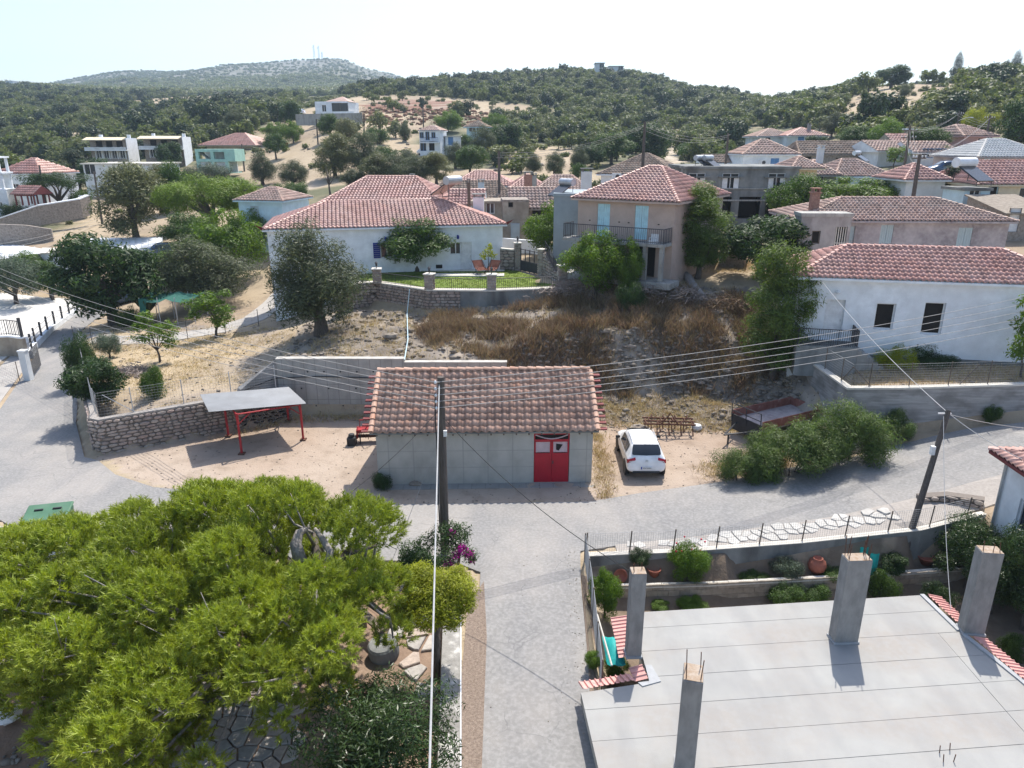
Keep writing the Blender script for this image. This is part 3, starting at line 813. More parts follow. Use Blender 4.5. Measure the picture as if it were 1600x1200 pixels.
drape('verge', [(-1.5, 20.6), (-1.45, 13), (-1.4, 3.2), (-0.62, 3.2), (-0.75, 13), (-0.8, 19), (-1.0, 22)], M['litter'], 0.045, 1.0, label='strip of brown dry leaves along the lane', kind='structure')
drape('verge', [(2.5, 22.4), (2.3, 18), (2.15, 15.5), (2.5, 15.2), (2.75, 18), (2.8, 22.8)], M['litter'], 0.05, 1.0, label='strip of dirt and leaves by the lane fence', kind='structure')
drape('pavement', [(-30, 29), (-22, 26.6), (-20, 25.3), (-16.5, 24.2), (-20, 22.6), (-34, 24)], M['pale_yard'], 0.07, 1.0, label='pale concrete apron beside the road bend', kind='structure')
drape('pavement', [(-30.3, 39.3), (-33.6, 47), (-37.6, 55.5), (-38.6, 55.2), (-35.2, 46.4), (-32.6, 39)], M['conc_path'], 0.05, 1.0, label='dusty pavement along the left of the road', kind='structure')
drape('yard', [(-38.2, 55.3), (-40.4, 63.4), (-41.5, 69), (-55, 70), (-55, 47), (-36, 46.8)], M['pale_yard'], 0.06, 2.0, label='bright concrete yard beside the road', kind='structure')
# ------------------------------------------------------------------ loose stone meshes shared by walls, heaps, paths
def stone_mesh(name, m, seed, rough=0.16, n=8):
 r = random.Random(seed)
 mb = MB()
 back, mid, front = [], [], []
 for k in range(n):
  t = 2 * math.pi * (k + .5) / n
  q = max(abs(math.cos(t)), abs(math.sin(t)))
  e = 0.5 / q * (1 - rough * r.random())
  x, z = e * math.cos(t), e * math.sin(t)
  back.append((x, 0.0, z))
  mid.append((x, -0.75 + .15 * r.random(), z))
  front.append((x * .8, -1.0 + .2 * r.random(), z * .76))
 fs = [tuple(range(2 * n, 3 * n))]
 for a in (0, n):
  for k in range(n):
   k2 = (k + 1) % n
   fs.append((a + k, a + k2, a + n + k2, a + n + k)[::-1])
 mb.add(back + mid + front, fs)
 return mb.mesh(name, m)
STONES = [stone_mesh('stone', M['stone'], 100 + i) for i in range(7)]
STONES_D = [stone_mesh('stone_dark', M['stone_dark'], 200 + i) for i in range(7)]
def path_len(pts):
 return [0.0] + list(np.cumsum([math.hypot(b[0] - a[0], b[1] - a[1]) for a, b in zip(pts[:-1], pts[1:])]))
def on_path(pts, ls, s):
 for i in range(len(pts) - 1):
  if s <= ls[i + 1] or i == len(pts) - 2:
   t = (s - ls[i]) / max(1e-6, ls[i + 1] - ls[i])
   a, b = pts[i], pts[i + 1]
   return [a[k] + (b[k] - a[k]) * t for k in range(len(a))], math.atan2(b[1] - a[1], b[0] - a[0])
def stone_face(parent, pts, course, mw, pool, depth=.10, limit=300, seed=1, seg=None, gap=.02):
 """stones on the outer side (right of the direction of travel) of a wall path of (x, y, zbottom, ztop)"""
 r = random.Random(seed)
 ls = path_len(pts)
 items = []
 lo, hi = seg or (0, ls[-1])
 zmin, zmax = min(p[2] for p in pts), max(p[3] for p in pts)
 zc = zmin
 while zc < zmax - .04:
  h = course * r.uniform(.75, 1.25)
  s = lo
  while s < hi - .04:
   w = min(mw * r.uniform(.5, 1.6), hi - s)
   p, an = on_path(pts, ls, s + w / 2)
   z0, z1 = max(zc, p[2]), min(zc + h, p[3])
   if z1 - z0 > .05: items.append((p[0], p[1], (z0 + z1) / 2 + r.uniform(-.015, .015), an, w - gap, z1 - z0 - gap, depth * r.uniform(.75, 1.25)))
   s += w
  zc += h
 items.sort(key=lambda t: t[1] - .5 * abs(t[4]))
 for it in items[:limit]:
  o = link('stone', r.choice(pool), parent, (it[0], it[1], it[2]), (r.uniform(-.05, .05), r.uniform(-.06, .06), it[3]), (it[4], it[6], it[5]))
 rest = items[limit:]
 if rest:
  V, F, T, MI = [], [], [], []
  off = 0
  F8, F4 = [], []
  for it in rest:
   me = r.choice(pool)
   co = np.empty(len(me.vertices) * 3, np.float32)
   me.vertices.foreach_get('co', co)
   co = co.reshape(-1, 3) * np.array([it[4], it[6], it[5]])
   ca, sa = math.cos(it[3]), math.sin(it[3])
   co = np.stack([co[:, 0] * ca - co[:, 1] * sa + it[0], co[:, 0] * sa + co[:, 1] * ca + it[1], co[:, 2] + it[2]], 1)
   V.append(co)
   T.append(np.full(len(co), r.random()))
   for p in me.polygons:
    (F8 if len(p.vertices) == 8 else F4).append([i + off for i in p.vertices])
   off += len(co)
  o = link('stones', npmesh('stones', np.concatenate(V), [np.array(F4), np.array(F8)], pool[0].materials[0], tint=np.concatenate(T)), parent)
  o['kind'] = 'stuff'
def ribbon(mb, pts, th, inward=True):
 """a wall along (x, y, zb, zt); thickness th to the left of travel; mitred"""
 n = len(pts)
 fr, bk = [], []
 for i in range(n):
  a, b = pts[max(i - 1, 0)], pts[min(i + 1, n - 1)]
  d1 = Vector((pts[i][0] - a[0], pts[i][1] - a[1])) if i > 0 else None
  d2 = Vector((b[0] - pts[i][0], b[1] - pts[i][1])) if i < n - 1 else None
  n1 = Vector((-d1.y, d1.x)).normalized() if d1 else None
  n2 = Vector((-d2.y, d2.x)).normalized() if d2 else None
  m = (n1 + n2) if n1 and n2 else (n1 or n2)
  m = m.normalized()
  k = th / max(.35, m.dot(n2 or n1))
  bk.append((pts[i][0] + m.x * k, pts[i][1] + m.y * k))
  fr.append((pts[i][0], pts[i][1]))
 vs = []
 for i in range(n):
  vs += [(*fr[i], pts[i][2]), (*fr[i], pts[i][3]), (*bk[i], pts[i][3]), (*bk[i], pts[i][2])]
 fs = []
 for i in range(n - 1):
  a, b = i * 4, i * 4 + 4
  fs += [(a, b, b + 1, a + 1), (a + 1, b + 1, b + 2, a + 2), (a + 2, b + 2, b + 3, a + 3), (a + 3, b + 3, b, a)]
 fs += [(0, 1, 2, 3), ((n - 1) * 4 + 3, (n - 1) * 4 + 2, (n - 1) * 4 + 1, (n - 1) * 4)]
 return mb.add(vs, fs)
def offset_path(pts, d):
 """the same path moved d to the right of travel"""
 out = []
 n = len(pts)
 for i in range(n):
  a, b = pts[max(i - 1, 0)], pts[min(i + 1, n - 1)]
  t = Vector((b[0] - a[0], b[1] - a[1])).normalized()
  out.append((pts[i][0] + t.y * d, pts[i][1] - t.x * d, *pts[i][2:]))
 return out
# ------------------------------------------------------------------ wall materials of the place: walls as things
w1 = thing('stone_wall', 'curved pinkish rubble stone retaining wall at the road bend', 'wall')
P1 = [(-31.6, 50.1, 0.0, .85), (-27.2, 43.0, 0.0, 1.3), (-24.05, 38.0, 0, 1.6), (-21.6, 34.2, -.05, 1.75), (-21.15, 33.35, -.05, 1.78), (-20.5, 33.1, -.05, 1.78), (-16.4, 35.55, -.05, 1.8), (-12.5, 38.0, -.05, 1.82)]
mb = MB(); ribbon(mb, P1, .42); mb.build('core', M['mortar'], w1)
l1 = path_len(P1)
stone_face(w1, P1, .19, .36, STONES, .09, 300, 3, (l1[2], l1[-1]))
mb = MB(); ribbon(mb, [(p[0], p[1], p[3], p[3] + .05) for p in offset_path(P1, -.06)], .32); mb.build('coping', M['mortar_light'], w1)
w2 = thing('retaining_wall', 'tall grey concrete retaining wall behind the carport and garage', 'wall')
mb = MB()
mb.b2((-13.3, 38.7, -.3), (-6.1, 39.1, 3.3)); mb.build('main_wall', M['concrete'], w2)
mb = MB(); mb.b2((-6.1, 38.72, -.3), (-0.3, 39.08, 3.1)); mb.build('step_wall', M['concrete'], w2)
mb = MB()
mb.add([(-15.6, 37.75, -.2), (-13.3, 38.71, -.2), (-13.3, 38.71, 3.3), (-15.2, 38.0, 1.75), (-15.9, 38.0, -.2), (-13.3, 39.05, -.2), (-13.3, 39.05, 3.3), (-15.5, 38.3, 1.75)],
       [(0, 1, 2, 3), (7, 6, 5, 4), (3, 2, 6, 7), (0, 3, 7, 4), (1, 5, 6, 2)])
mb.build('wing_wall', M['concrete_board'], w2)
mb = MB()
mb.b2((-13.32, 38.68, 3.3), (-6.08, 39.12, 3.36)); mb.b2((-6.08, 38.7, 3.1), (-.28, 39.1, 3.15)); mb.build('coping', M['kerb'], w2)
for zz, off in ((.55, 0), (1.6, .8), (2.6, .3)):
 for k in range(8 if zz < 2 else 14):
  x = -12.8 + off + k * (1.55 if zz < 2 else .93)
  if x < -.6 and not (-5.8 < x < -0.5 and zz < 2):
   mb = MB(); mb.tube([(x, 38.75, zz), (x, 38.66, zz - .01)], .045, 8); mb.build('weep_pipe', M['plastic_dark'], w2)
mb = MB(); mb.tube([(-15.0, 37.7, 1.75), (-14.3, 38.0, 2.0), (-13.4, 38.55, 2.25), (-11, 38.66, 2.32), (-7, 38.66, 2.2), (-6, 38.6, 2.15)], .03, 6)
o = mb.build('water_pipe', M['plastic_dark']); tag(o, 'black plastic water pipe strung along the concrete retaining wall', 'pipe')
P3 = [(-12.2, 50.15, 2.6, 5.15), (-11.0, 51.5, 2.7, 5.2), (-9.9, 51.75, 2.8, 5.22), (-5.75, 48.85, 3.0, 5.22), (-1.42, 48.65, 3.4, 5.22), (3.55, 49.6, 4.0, 5.22), (3.75, 50.6, 4.4, 5.22)]
w3 = thing('garden_wall', 'stone retaining wall with pillars and black railing round the green lawn', 'wall')
mb = MB(); ribbon(mb, P3, .45); mb.build('core', M['mortar'], w3)
l3 = path_len(P3)
stone_face(w3, P3, .21, .36, STONES, .09, 300, 5, (0, l3[3] + 2.2))
mb = MB(); ribbon(mb, [p for p in offset_path([on_path(P3, l3, l3[3] + 2.2)[0]] + P3[4:], .05)], .05); mb.build('plaster_face', M['concrete_dark'], w3)
mb = MB(); ribbon(mb, [(p[0], p[1], p[3], p[3] + .09) for p in offset_path(P3, .10)], .62); mb.build('coping', M['cap'], w3)
def lantern_parts(parent, x, y, z, m='iron'):
 mb = MB()
 mb.lathe([(.05, 0), (.03, .04), (.025, .12), (.07, .16), (.09, .34), (.13, .37), (.03, .47), (0, .5)], 8, (x, y, z))
 mb.build('lantern', M[m], parent)
def stone_pillar(parent, x, y, z0, z1, w, rz=0.0, pool=STONES, lamp=True, seed=1):
 r = random.Random(seed)
 mb = MB(); mb.box((x, y, (z0 + z1) / 2), (w - .08, w - .08, z1 - z0), rz)
 p = mb.build('pillar', M['mortar_light'], parent)
 h = .17
 k = 0
 V, z = 0, z0
 while z < z1 - .05:
  hh = min(h, z1 - z)
  for f in range(4):
   a = rz + f * math.pi / 2
   split = r.uniform(.35, .65)
   for s0, s1 in ((0, split), (split, 1)):
    c = (s0 + s1) / 2 - .5
    px = x + math.cos(a) * c * w - math.sin(a) * -(w / 2 - .07)
    py = y + math.sin(a) * c * w + math.cos(a) * -(w / 2 - .07)
    if f in (0, 3, 1):
     link('stone', r.choice(pool), p, (px, py, z + hh / 2), (0, 0, a), ((s1 - s0) * w - .012, .08, hh - .012))
  z += h
 mb = MB(); mb.box((x, y, z1 + .045), (w + .1, w + .1, .09), rz); bevel(mb.build('pillar_cap', M['cap'], parent), .02)
 if lamp: lantern_parts(parent, x, y, z1 + .09)
for i, (x, y, t) in enumerate(((-9.75, 51.55, 6.25), (-5.68, 49.1, 6.3), (-1.4, 48.95, 6.3), (3.5, 49.9, 6.75))):
 stone_pillar(w3, x, y, 5.25, t, .62, (.1, -.3, .05, .15)[i], seed=i)
def railing(parent, a, b, z0, z1, step=.13, m='iron', r=.012, posts=3, name='railing', zb=None):
 """a picket railing between two ground points; z may differ at the ends"""
 A, B = Vector(a), Vector(b)
 n = max(2, int((B - A).length / step))
 mb = MB()
 zb0, zb1 = (z0, z0) if zb is None else zb
 for k in range(n + 1):
  p = A.lerp(B, k / n)
  d = zb0 + (zb1 - zb0) * k / n - z0
  rr = r * 1.7 if posts and k % max(1, n // posts) == 0 else r
  mb.tube([(p.x, p.y, z0 + d + .02), (p.x, p.y, z1 + d)], rr, 4)
 mb.tube([(A.x, A.y, z1 + zb0 - z0), (B.x, B.y, z1 + zb1 - z0)], r * 1.8, 4)
 mb.tube([(A.x, A.y, z0 + .1 + zb0 - z0), (B.x, B.y, z0 + .1 + zb1 - z0)], r * 1.4, 4)
 return mb.build(name, M[m], parent)
for a, b in (((-9.4, 51.3, 0), (-6.0, 49.2, 0)), ((-5.35, 48.95, 0), (-1.75, 48.85, 0)), ((-1.1, 48.95, 0), (3.15, 49.75, 0))):
 railing(w3, a, b, 5.3, 6.05)
LAWN = [(-9.6, 51.9), (-5.7, 49.35), (-1.4, 49.15), (3.35, 50.1), (2.9, 52), (0.2, 57.3), (-1.2, 58.2), (-6, 57.4), (-11, 56.4), (-12.2, 54)]
o = drape('lawn', LAWN, M['lawn'], 0, 1.0, lambda x, y: 5.22 + .06 * (fbm(np.array([x]) / 2, np.array([y]) / 2, 3)[0]), label='watered green lawn on the terrace of the white house', kind='structure')
mb = MB(); mb.b2((-6.0, 54.2, 5.2), (-.6, 55.3, 5.34)); mb.b2((-9, 56.6, 5.2), (-.6, 58.0, 5.30)); o = mb.build('path', M['cap']); tag(o, 'pale paved path between lawn and white house', kind='structure')
w4 = thing('retaining_wall', 'long board marked concrete retaining wall below the white house with dark windows', 'wall')
P4 = [(16.45, 38.6, 1.4, 3.35), (16.5, 33.35, 0.4, 3.36), (19, 33.2, .6, 3.42), (25.4, 33.25, 1.4, 3.6), (34, 33.3, 2.6, 4.1), (45, 34, 3.4, 4.8)]
mb = MB(); ribbon(mb, P4, .35); mb.build('wall_body', M['concrete_board'], w4)
mb = MB(); ribbon(mb, [(p[0], p[1], p[3], p[3] + .09) for p in offset_path(P4, .05)], .36); mb.build('coping', M['cap'], w4)
def mesh_fence(label, pts, h, posts=2.0, m='mesh_wire', sp=.12, r=.004, pr=.025, braces=(), group=None, pm='wood', name='wire_fence', tilt=0):
 """pts (x, y, z): wire fence with posts (each a part) and one net (a part)"""
 f = thing(name, label, 'fence', group=group)
 ls = path_len(pts)
 n = max(1, round(ls[-1] / posts))
 for k in range(n + 1):
  p, an = on_path(pts, ls, ls[-1] * k / n)
  mb = MB(); mb.tube([(p[0], p[1], p[2] - .1), (p[0] + tilt * h, p[1], p[2] + h + .05)], pr, 6); mb.build('post', M[pm], f)
 for s, d in braces:
  p, an = on_path(pts, ls, s)
  q, _ = on_path(pts, ls, max(0, min(ls[-1], s + d)))
  mb = MB(); mb.tube([(p[0], p[1], p[2] + h * .9), (q[0], q[1] + .02, q[2])], pr * .8, 6); mb.build('brace', M[pm], f)
 V, E = [], []
 mb = MB()
 nz = int(h / sp)
 nn = max(2, int(ls[-1] / sp))
 for k in range(nn + 1):
  p, an = on_path(pts, ls, ls[-1] * k / nn)
  mb.tube([(p[0], p[1] - .01, p[2] + .03), (p[0], p[1] - .01, p[2] + h)], r, 3, False)
 for j in range(nz + 1):
  mb.tube([(p[0], p[1] - .012, p[2] + .03 + (h - .03) * j / nz) for p in pts], r if j not in (0, nz) else r * 1.8, 3, False)
 mb.build('netting', M[m], f)
 return f
mesh_fence('thin wire fence on posts along the long board marked retaining wall', [(16.65, 38.4, 3.4), (16.7, 33.5, 3.44), (19, 33.38, 3.5), (25.4, 33.42, 3.68), (33, 33.5, 4.1)], 1.15, 1.9, braces=((4.9, -1.0), (4.9, 1.0), (11.0, -.8), (14.5, -.8)))
w5 = thing('garden_wall', 'grey rendered wall between the road pavement and the sunken garden', 'wall')
P5 = [(2.85, 23.3, -.75, .22), (6.3, 23.5, -.75, .27), (11, 23.85, -.75, .45), (15.6, 24.1, -.75, .85), (18.5, 24.9, -.75, 1.1)]
mb = MB(); ribbon(mb, P5, .22); mb.build('wall_body', M['concrete_dark'], w5)
mb = MB(); ribbon(mb, [(p[0], p[1], p[3], p[3] + .03) for p in offset_path(P5, .01)], .25); mb.build('coping', M['cap'], w5)
w6 = thing('block_wall', 'low block wall edging the raised flower bed in the garden', 'wall')
P6 = [(3.5, 22.4, -1.3, -.55), (7.1, 22.55, -1.3, -.55), (12.0, 22.95, -1.3, -.53), (17.3, 23.5, -1.3, -.5)]
mb = MB(); ribbon(mb, P6, .2); mb.build('core', M['mortar_light'], w6)
M['block'] = mat('cement_block', [(0.3, (0.30, 0.26, 0.21)), (0.7, (0.44, 0.39, 0.32))], 5, 6, 0.9, 0.3, 20, tint=tv(.75, 1))
mb = MB(); mb.box((0, -.02, 0), (1, 1, 1)); blk = mb.mesh('block', M['block'])
l6 = path_len(P6)
for row in range(3):
 s = .02 + (row % 2) * .2
 while s < l6[-1] - .4:
  p, an = on_path(P6, l6, s + .2)
  link('block', blk, w6, (p[0], p[1], -1.17 + row * .25 + .12), (rnd.uniform(-.02, .02), 0, an + rnd.uniform(-.03, .03)), (.39, .05 + rnd.uniform(0, .02), .235))
  s += .402
for k in range(int(l6[-1] / .5)):
 p, an = on_path(P6, l6, .25 + k * .5)
 mb = MB(); mb.box((0, .09, .02), (.49, .26, .045)); o = mb.build('cap_slab', M['cap'], w6); o.location = (p[0], p[1], p[3]); o.rotation_euler = (rnd.uniform(-.03, .03), 0, an + rnd.uniform(-.03, .03))
mesh_fence('low wire garden fence on the grey wall beside the pavement', [(2.75, 23.45, .24), (6.3, 23.62, .3), (11, 23.97, .47), (15.6, 24.22, .87), (17.6, 24.7, 1.05)], .85, 1.75, tilt=.06, sp=.09)
mesh_fence('leaning dark wire fence between the lane and the garden', [(2.72, 23.4, .0), (2.7, 21.0, 0), (2.62, 18.6, -.05), (2.55, 16.6, -.05)], 1.1, 1.6, m='mesh_wire', sp=.07, r=.005, pm='wood')
def clip_poly(poly, a, b, c):
 out = []
 for i in range(len(poly)):
  p, q = poly[i], poly[(i + 1) % len(poly)]
  dp, dq = a * p[0] + b * p[1] - c, a * q[0] + b * q[1] - c
  if dp <= 0: out.append(p)
  if (dp < 0 < dq) or (dq < 0 < dp):
   t = dp / (dp - dq)
   out.append((p[0] + (q[0] - p[0]) * t, p[1] + (q[1] - p[1]) * t))
 return out
def crazy_paving(parent, region, size, gap, h, m, seed, zf, name='paving_stone', keep=1.0):
 r = random.Random(seed)
 xs, ys = [p[0] for p in region], [p[1] for p in region]
 pts = []
 y = min(ys) - size
 while y < max(ys) + size:
  x = min(xs) - size
  while x < max(xs) + size:
   pts.append((x + r.uniform(-.42, .42) * size, y + r.uniform(-.42, .42) * size))
   x += size
  y += size
 n = 0
 for i, p in enumerate(pts):
  if not inpoly(np.array([p[0]]), np.array([p[1]]), region)[0]: continue
  cell = [(p[0] - size * 1.5, p[1] - size * 1.5), (p[0] + size * 1.5, p[1] - size * 1.5), (p[0] + size * 1.5, p[1] + size * 1.5), (p[0] - size * 1.5, p[1] + size * 1.5)]
  for j, q in enumerate(pts):
   if j == i: continue
   dx, dy = q[0] - p[0], q[1] - p[1]
   d = math.hypot(dx, dy)
   if d > size * 3 or d < 1e-6: continue
   cell = clip_poly(cell, dx / d, dy / d, (dx * (p[0] + q[0]) / 2 + dy * (p[1] + q[1]) / 2) / d - gap / 2)
   if len(cell) < 3: break
  if len(cell) < 3 or r.random() > keep: continue
  z = zf(*p)
  mb = MB()
  k = len(cell)
  tp = r.uniform(-.006, .006)
  cx, cy = sum(c[0] for c in cell) / k - p[0], sum(c[1] for c in cell) / k - p[1]
  base = [(c[0] - p[0], c[1] - p[1], -.03) for c in cell]
  rim = [(c[0] - p[0], c[1] - p[1], h * .7 + tp) for c in cell]
  top = [(cx + (c[0] - p[0] - cx) * .93, cy + (c[1] - p[1] - cy) * .93, h + tp) for c in cell]
  fs = [tuple(range(2 * k, 3 * k))]
  for a in (0, k): fs += [(a + q, a + (q + 1) % k, a + k + (q + 1) % k, a + k + q) for q in range(k)]
  mb.add(base + rim + top, fs)
  o = mb.build(name, m, parent)
  o.location = (p[0], p[1], z)
  n += 1
 return n
pv = drape('pavement', [(4.0, 23.85), (7.7, 24.05), (11, 24.2), (15.6, 24.5), (18.5, 25.3), (23, 26.9), (22, 27.6), (17.4, 26.7), (13.1, 25.75), (7.7, 24.95), (4, 24.4)], M['mortar_light'], .05, 1.0, label='narrow pavement of white crazy paving beside the garden wall', kind='structure')
crazy_paving(pv, [(4.2, 24.0), (11, 24.55), (15.4, 25.2), (15.2, 26.0), (11, 25.3), (4.2, 24.38)], .42, .03, .035, M['paving'], 4, lambda x, y: gz(x, y) + .05)
cy_ = drape('courtyard', [(-8.6, 17.5), (-3.4, 20.4), (-2.4, 20.4), (-2.2, 12.5), (-5, 12), (-8.8, 12)], M['red_soil'], .02, 1.0, label='courtyard of irregular flagstones under the pine', kind='structure')
crazy_paving(cy_, [(-8.4, 17.0), (-6.3, 17.2), (-5.6, 15.4), (-6.0, 12.2), (-8.6, 12.2)], .42, .05, .05, M['flag'], 9, lambda x, y: gz(x, y) + .03, 'flagstone')
crazy_paving(cy_, [(-4.2, 19.9), (-2.5, 20.2), (-2.3, 16.9), (-3.0, 16.4), (-3.4, 18.2)], .62, .09, .07, M['flag'], 12, lambda x, y: gz(x, y) + .03, 'flagstone', .85)
w7 = thing('low_wall', 'low whitewashed plaster topped wall along the lane beneath the trees', 'wall')
P7 = [(-2.35, 21.3, -.5, .3), (-2.25, 19.5, -.5, .3), (-2.05, 16.5, -.5, .28), (-1.85, 13.5, -.5, .25), (-1.6, 3.2, -.6, .1)]
M['patchy'] = mat('patchy_whitewash', [(0.35, (0.22, 0.21, 0.195)), (0.52, (0.31, 0.30, 0.28)), (0.66, (0.6, 0.58, 0.55))], 1.9, 8, 0.9, 0.3, 20)
mb = MB(); ribbon(mb, P7[::-1], .0001 + .55);
mb.v = [(x + .58, y, z) for x, y, z in mb.v]
mb.build('wall_body', M['patchy'], w7)
mb = MB(); ribbon(mb, [(p[0] + .615, p[1], p[2], p[3] + .02) for p in P7[::-1]], .03); mb.build('white_face', M['white'], w7)
w8 = thing('parapet_wall', 'white painted low parapet with black posts along the road', 'wall')
P8 = [(-34.9, 50.2, -.1, .55), (-36.3, 53, -.1, .5), (-38.0, 57.5, -.1, .45), (-39.6, 63.0, -.1, .4), (-40.2, 65.5, -.1, .38)]
mb = MB(); ribbon(mb, P8, .3); mb.build('wall_body', M['white'], w8)
l8 = path_len(P8)
for k in range(8):
 p, an = on_path(P8, l8, .8 + k * (l8[-1] - 1.2) / 7)
 mb = MB(); mb.box((p[0] - .12, p[1], p[3] + .55), (.13, .13, 1.1), an); mb.build('post', M['iron'], w8)
mb = MB()
for hh in (.45, .85): mb.tube([(p[0] - .12, p[1], p[3] + hh) for p in P8], .025, 4)
mb.build('rail', M['steel'], w8)
w9 = thing('yard_wall', 'pinkish rendered yard wall under the black railing at the left edge', 'wall')
P9 = [(-50, 50.2, -.2, 1.5), (-41, 49.6, -.2, 1.5), (-36.6, 50.5, -.2, 1.5), (-35.3, 50.0, -.1, 1.5)]
mb = MB(); ribbon(mb, P9, .25); mb.build('wall_body', M['old_plaster'], w9)
mb = MB(); ribbon(mb, [(p[0], p[1], p[3], p[3] + .1) for p in offset_path(P9, .06)], .4); mb.build('coping', M['white'], w9)
rl = thing('railing', 'black iron picket railing on the pinkish yard wall', 'railing')
for a, b in zip(P9[:-1], P9[1:]):
 railing(rl, (a[0], a[1] + .12, 0), (b[0], b[1] + .12, 0), 1.62, 2.75, .16, r=.018, name='picket_panel')
mb = MB(); mb.box((-35.4, 50.2, 2.25), (.16, .16, 1.5)); mb.build('post', M['iron'], rl)
gp = thing('gate_post', 'white square gate post carrying an open grey metal gate by the road', 'gate')
mb = MB(); mb.box((-31.9, 45.0, .95), (.42, .42, 2.1)); mb.box((-31.9, 45.0, 2.04), (.5, .5, .08)); mb.build('pillar', M['white2'], gp)
mb = MB()
A, B = Vector((-31.8, 45.2, 0)), Vector((-32.9, 47.9, 0))
for k in range(15):
 p = A.lerp(B, k / 14); mb.tube([(p.x, p.y, .2), (p.x, p.y, 1.75)], .02, 4)
for z in (.2, 1.75): mb.tube([(A.x, A.y, z), (B.x, B.y, z)], .035, 4)
mb.build('gate_leaf', M['iron'], gp)
mesh_fence('short wire fence with a strut at the left edge below the gate', [(-33.3, 39.6, 0), (-33.2, 42.5, 0), (-32.4, 44.8, 0)], 1.3, 1.8, braces=((2, 1.2),))
mesh_fence('wire fence on metal posts along the curved stone wall', [(-31.3, 50.3, .85), (-26.95, 43.1, 1.33), (-23.85, 38.2, 1.65), (-21.3, 34.3, 1.8), (-20.6, 33.45, 1.82), (-16.5, 35.9, 1.84), (-13.2, 37.95, 1.85)], 1.3, 2.4, pm='steel', sp=.14, braces=((l1[4], -1.3), (l1[4] + .5, 1.3)), name='wire_fence')
f2 = mesh_fence('dark post and wire fence along the concrete driveway', [(-33, 52.3, .6), (-29.3, 49.9, 1.0), (-25.4, 49.5, 1.3), (-21.4, 51.6, 1.5), (-19.4, 53.5, 1.6)], 1.25, 2.6, pm='iron', sp=.25, braces=((4.6, -1.1),))
# ------------------------------------------------------------------ roofs of curved tiles
TPROF = [(0, .012), (.14, .0), (.30, .0), (.42, .045), (.58, .072), (.76, .055), (.9, .014), (1, .012)]
TPROF_LO = [(0, .01), (.3, .0), (.45, .055), (.68, .065), (.9, .012), (1, .01)]
TPROF_MIN = [(0, .0), (.35, .0), (.62, .075), (.88, .0), (1, .0)]
def tile_arrays(s0, t0, t1, cw, prof, lift=.045):
 """local verts/faces for tiles at (s0, t0..t1) in roof-plane coordinates (s along the eave, t up the slope, h off the plane)"""
 s0, t0, t1 = map(np.asarray, (s0, t0, t1))
 n, k = len(s0), len(prof)
 px = np.array([p[0] for p in prof]) * cw
 ph = np.array([p[1] for p in prof]) * (cw / .24)
 lo = np.stack([s0[:, None] + px, np.repeat(t0[:, None], k, 1), ph[None] + lift + np.zeros((n, 1))], 2)
 hi = np.stack([s0[:, None] + px, np.repeat(t1[:, None], k, 1), ph[None] * .92 + .006 + np.zeros((n, 1))], 2)
 lip = np.stack([s0[:, None] + px, np.repeat(t0[:, None], k, 1), ph[None] + lift - .035 + np.zeros((n, 1))], 2)
 V = np.concatenate([lo, hi, lip], 1).reshape(-1, 3)
 b = np.arange(n)[:, None] * (3 * k)
 i = np.arange(k - 1)[None]
 F1 = np.stack([b + i, b + i + 1, b + k + i + 1, b + k + i], 2).reshape(-1, 4)
 F2 = np.stack([b + 2 * k + i, b + 2 * k + i + 1, b + i + 1, b + i], 2).reshape(-1, 4)
 return V, np.concatenate([F1, F2])
def roof_plane(parent, A, B, C, D, cw, ch, prof, m, name='roof_tiles', seed=0, phase=0.0):
 """tiles on the plane with eave A->B (left to right seen from outside) and top D->C; D, C may coincide (hip end)"""
 A, B, C, D = map(Vector, (A, B, C, D))
 ex = (B - A)
 Ln = ex.length
 ex.normalize()
 nrm = ex.cross(((C + D) / 2 - (A + B) / 2)).normalized()
 ey = nrm.cross(ex).normalized()
 T = (D - A).dot(ey)
 a, b = (D - A).dot(ex), (B - C).dot(ex)
 ncol = max(1, round(Ln / cw))
 cw = Ln / ncol
 nrow = max(1, math.ceil(T / ch))
 s0, t0, t1, tn = [], [], [], []
 r = random.Random(seed)
 for c in range(ncol):
  s = (c + .5) * cw
  tm = T
  if a > 1e-3: tm = min(tm, T * s / a)
  if b > 1e-3: tm = min(tm, T * (Ln - s) / b)
  for q in range(nrow):
   x0 = q * ch
   if x0 > tm - .05: break
   s0.append(c * cw); t0.append(x0 + r.uniform(-.012, .012)); t1.append(min(x0 + ch * 1.16, tm + .03)); tn.append(r.random())
 V, F = tile_arrays(s0, t0, t1, cw, prof)
 W_ = np.array(A)[None] + V[:, :1] * np.array(ex) + V[:, 1:2] * np.array(ey) + V[:, 2:] * np.array(nrm)
 o = link(name, npmesh(name, W_, F, m, tint=np.repeat(tn, 3 * len(prof))), parent)
 o['kind'] = 'stuff'
 return o
def cap_row(mb, a, b, r=.13, seg=.36, n=5):
 a, b = Vector(a), Vector(b)
 d = b - a
 k = max(1, round(d.length / seg))
 dn = d.normalized()
 side = dn.cross(Vector((0, 0, 1)))
 side = side.normalized() if side.length > .01 else Vector((1, 0, 0))
 up = side.cross(dn).normalized()
 for i in range(k):
  p, q = a + d * (i / k), a + d * ((i + 1.12) / k)
  vs = []
  for c, rr, lf in ((p, r * 1.06, .035), (q, r * .9, .0)):
   for j in range(n + 1):
    t = math.pi * j / n
    vs.append(c + side * (rr * math.cos(t)) + up * (rr * .8 * math.sin(t) + lf - .02))
  fs = [(j, j + 1, n + 2 + j, n + 1 + j) for j in range(n)] + [tuple(range(n + 1))]
  mb.tint = (hash((i, round(a.x * 10))) % 97) / 97
  mb.add(vs, fs)
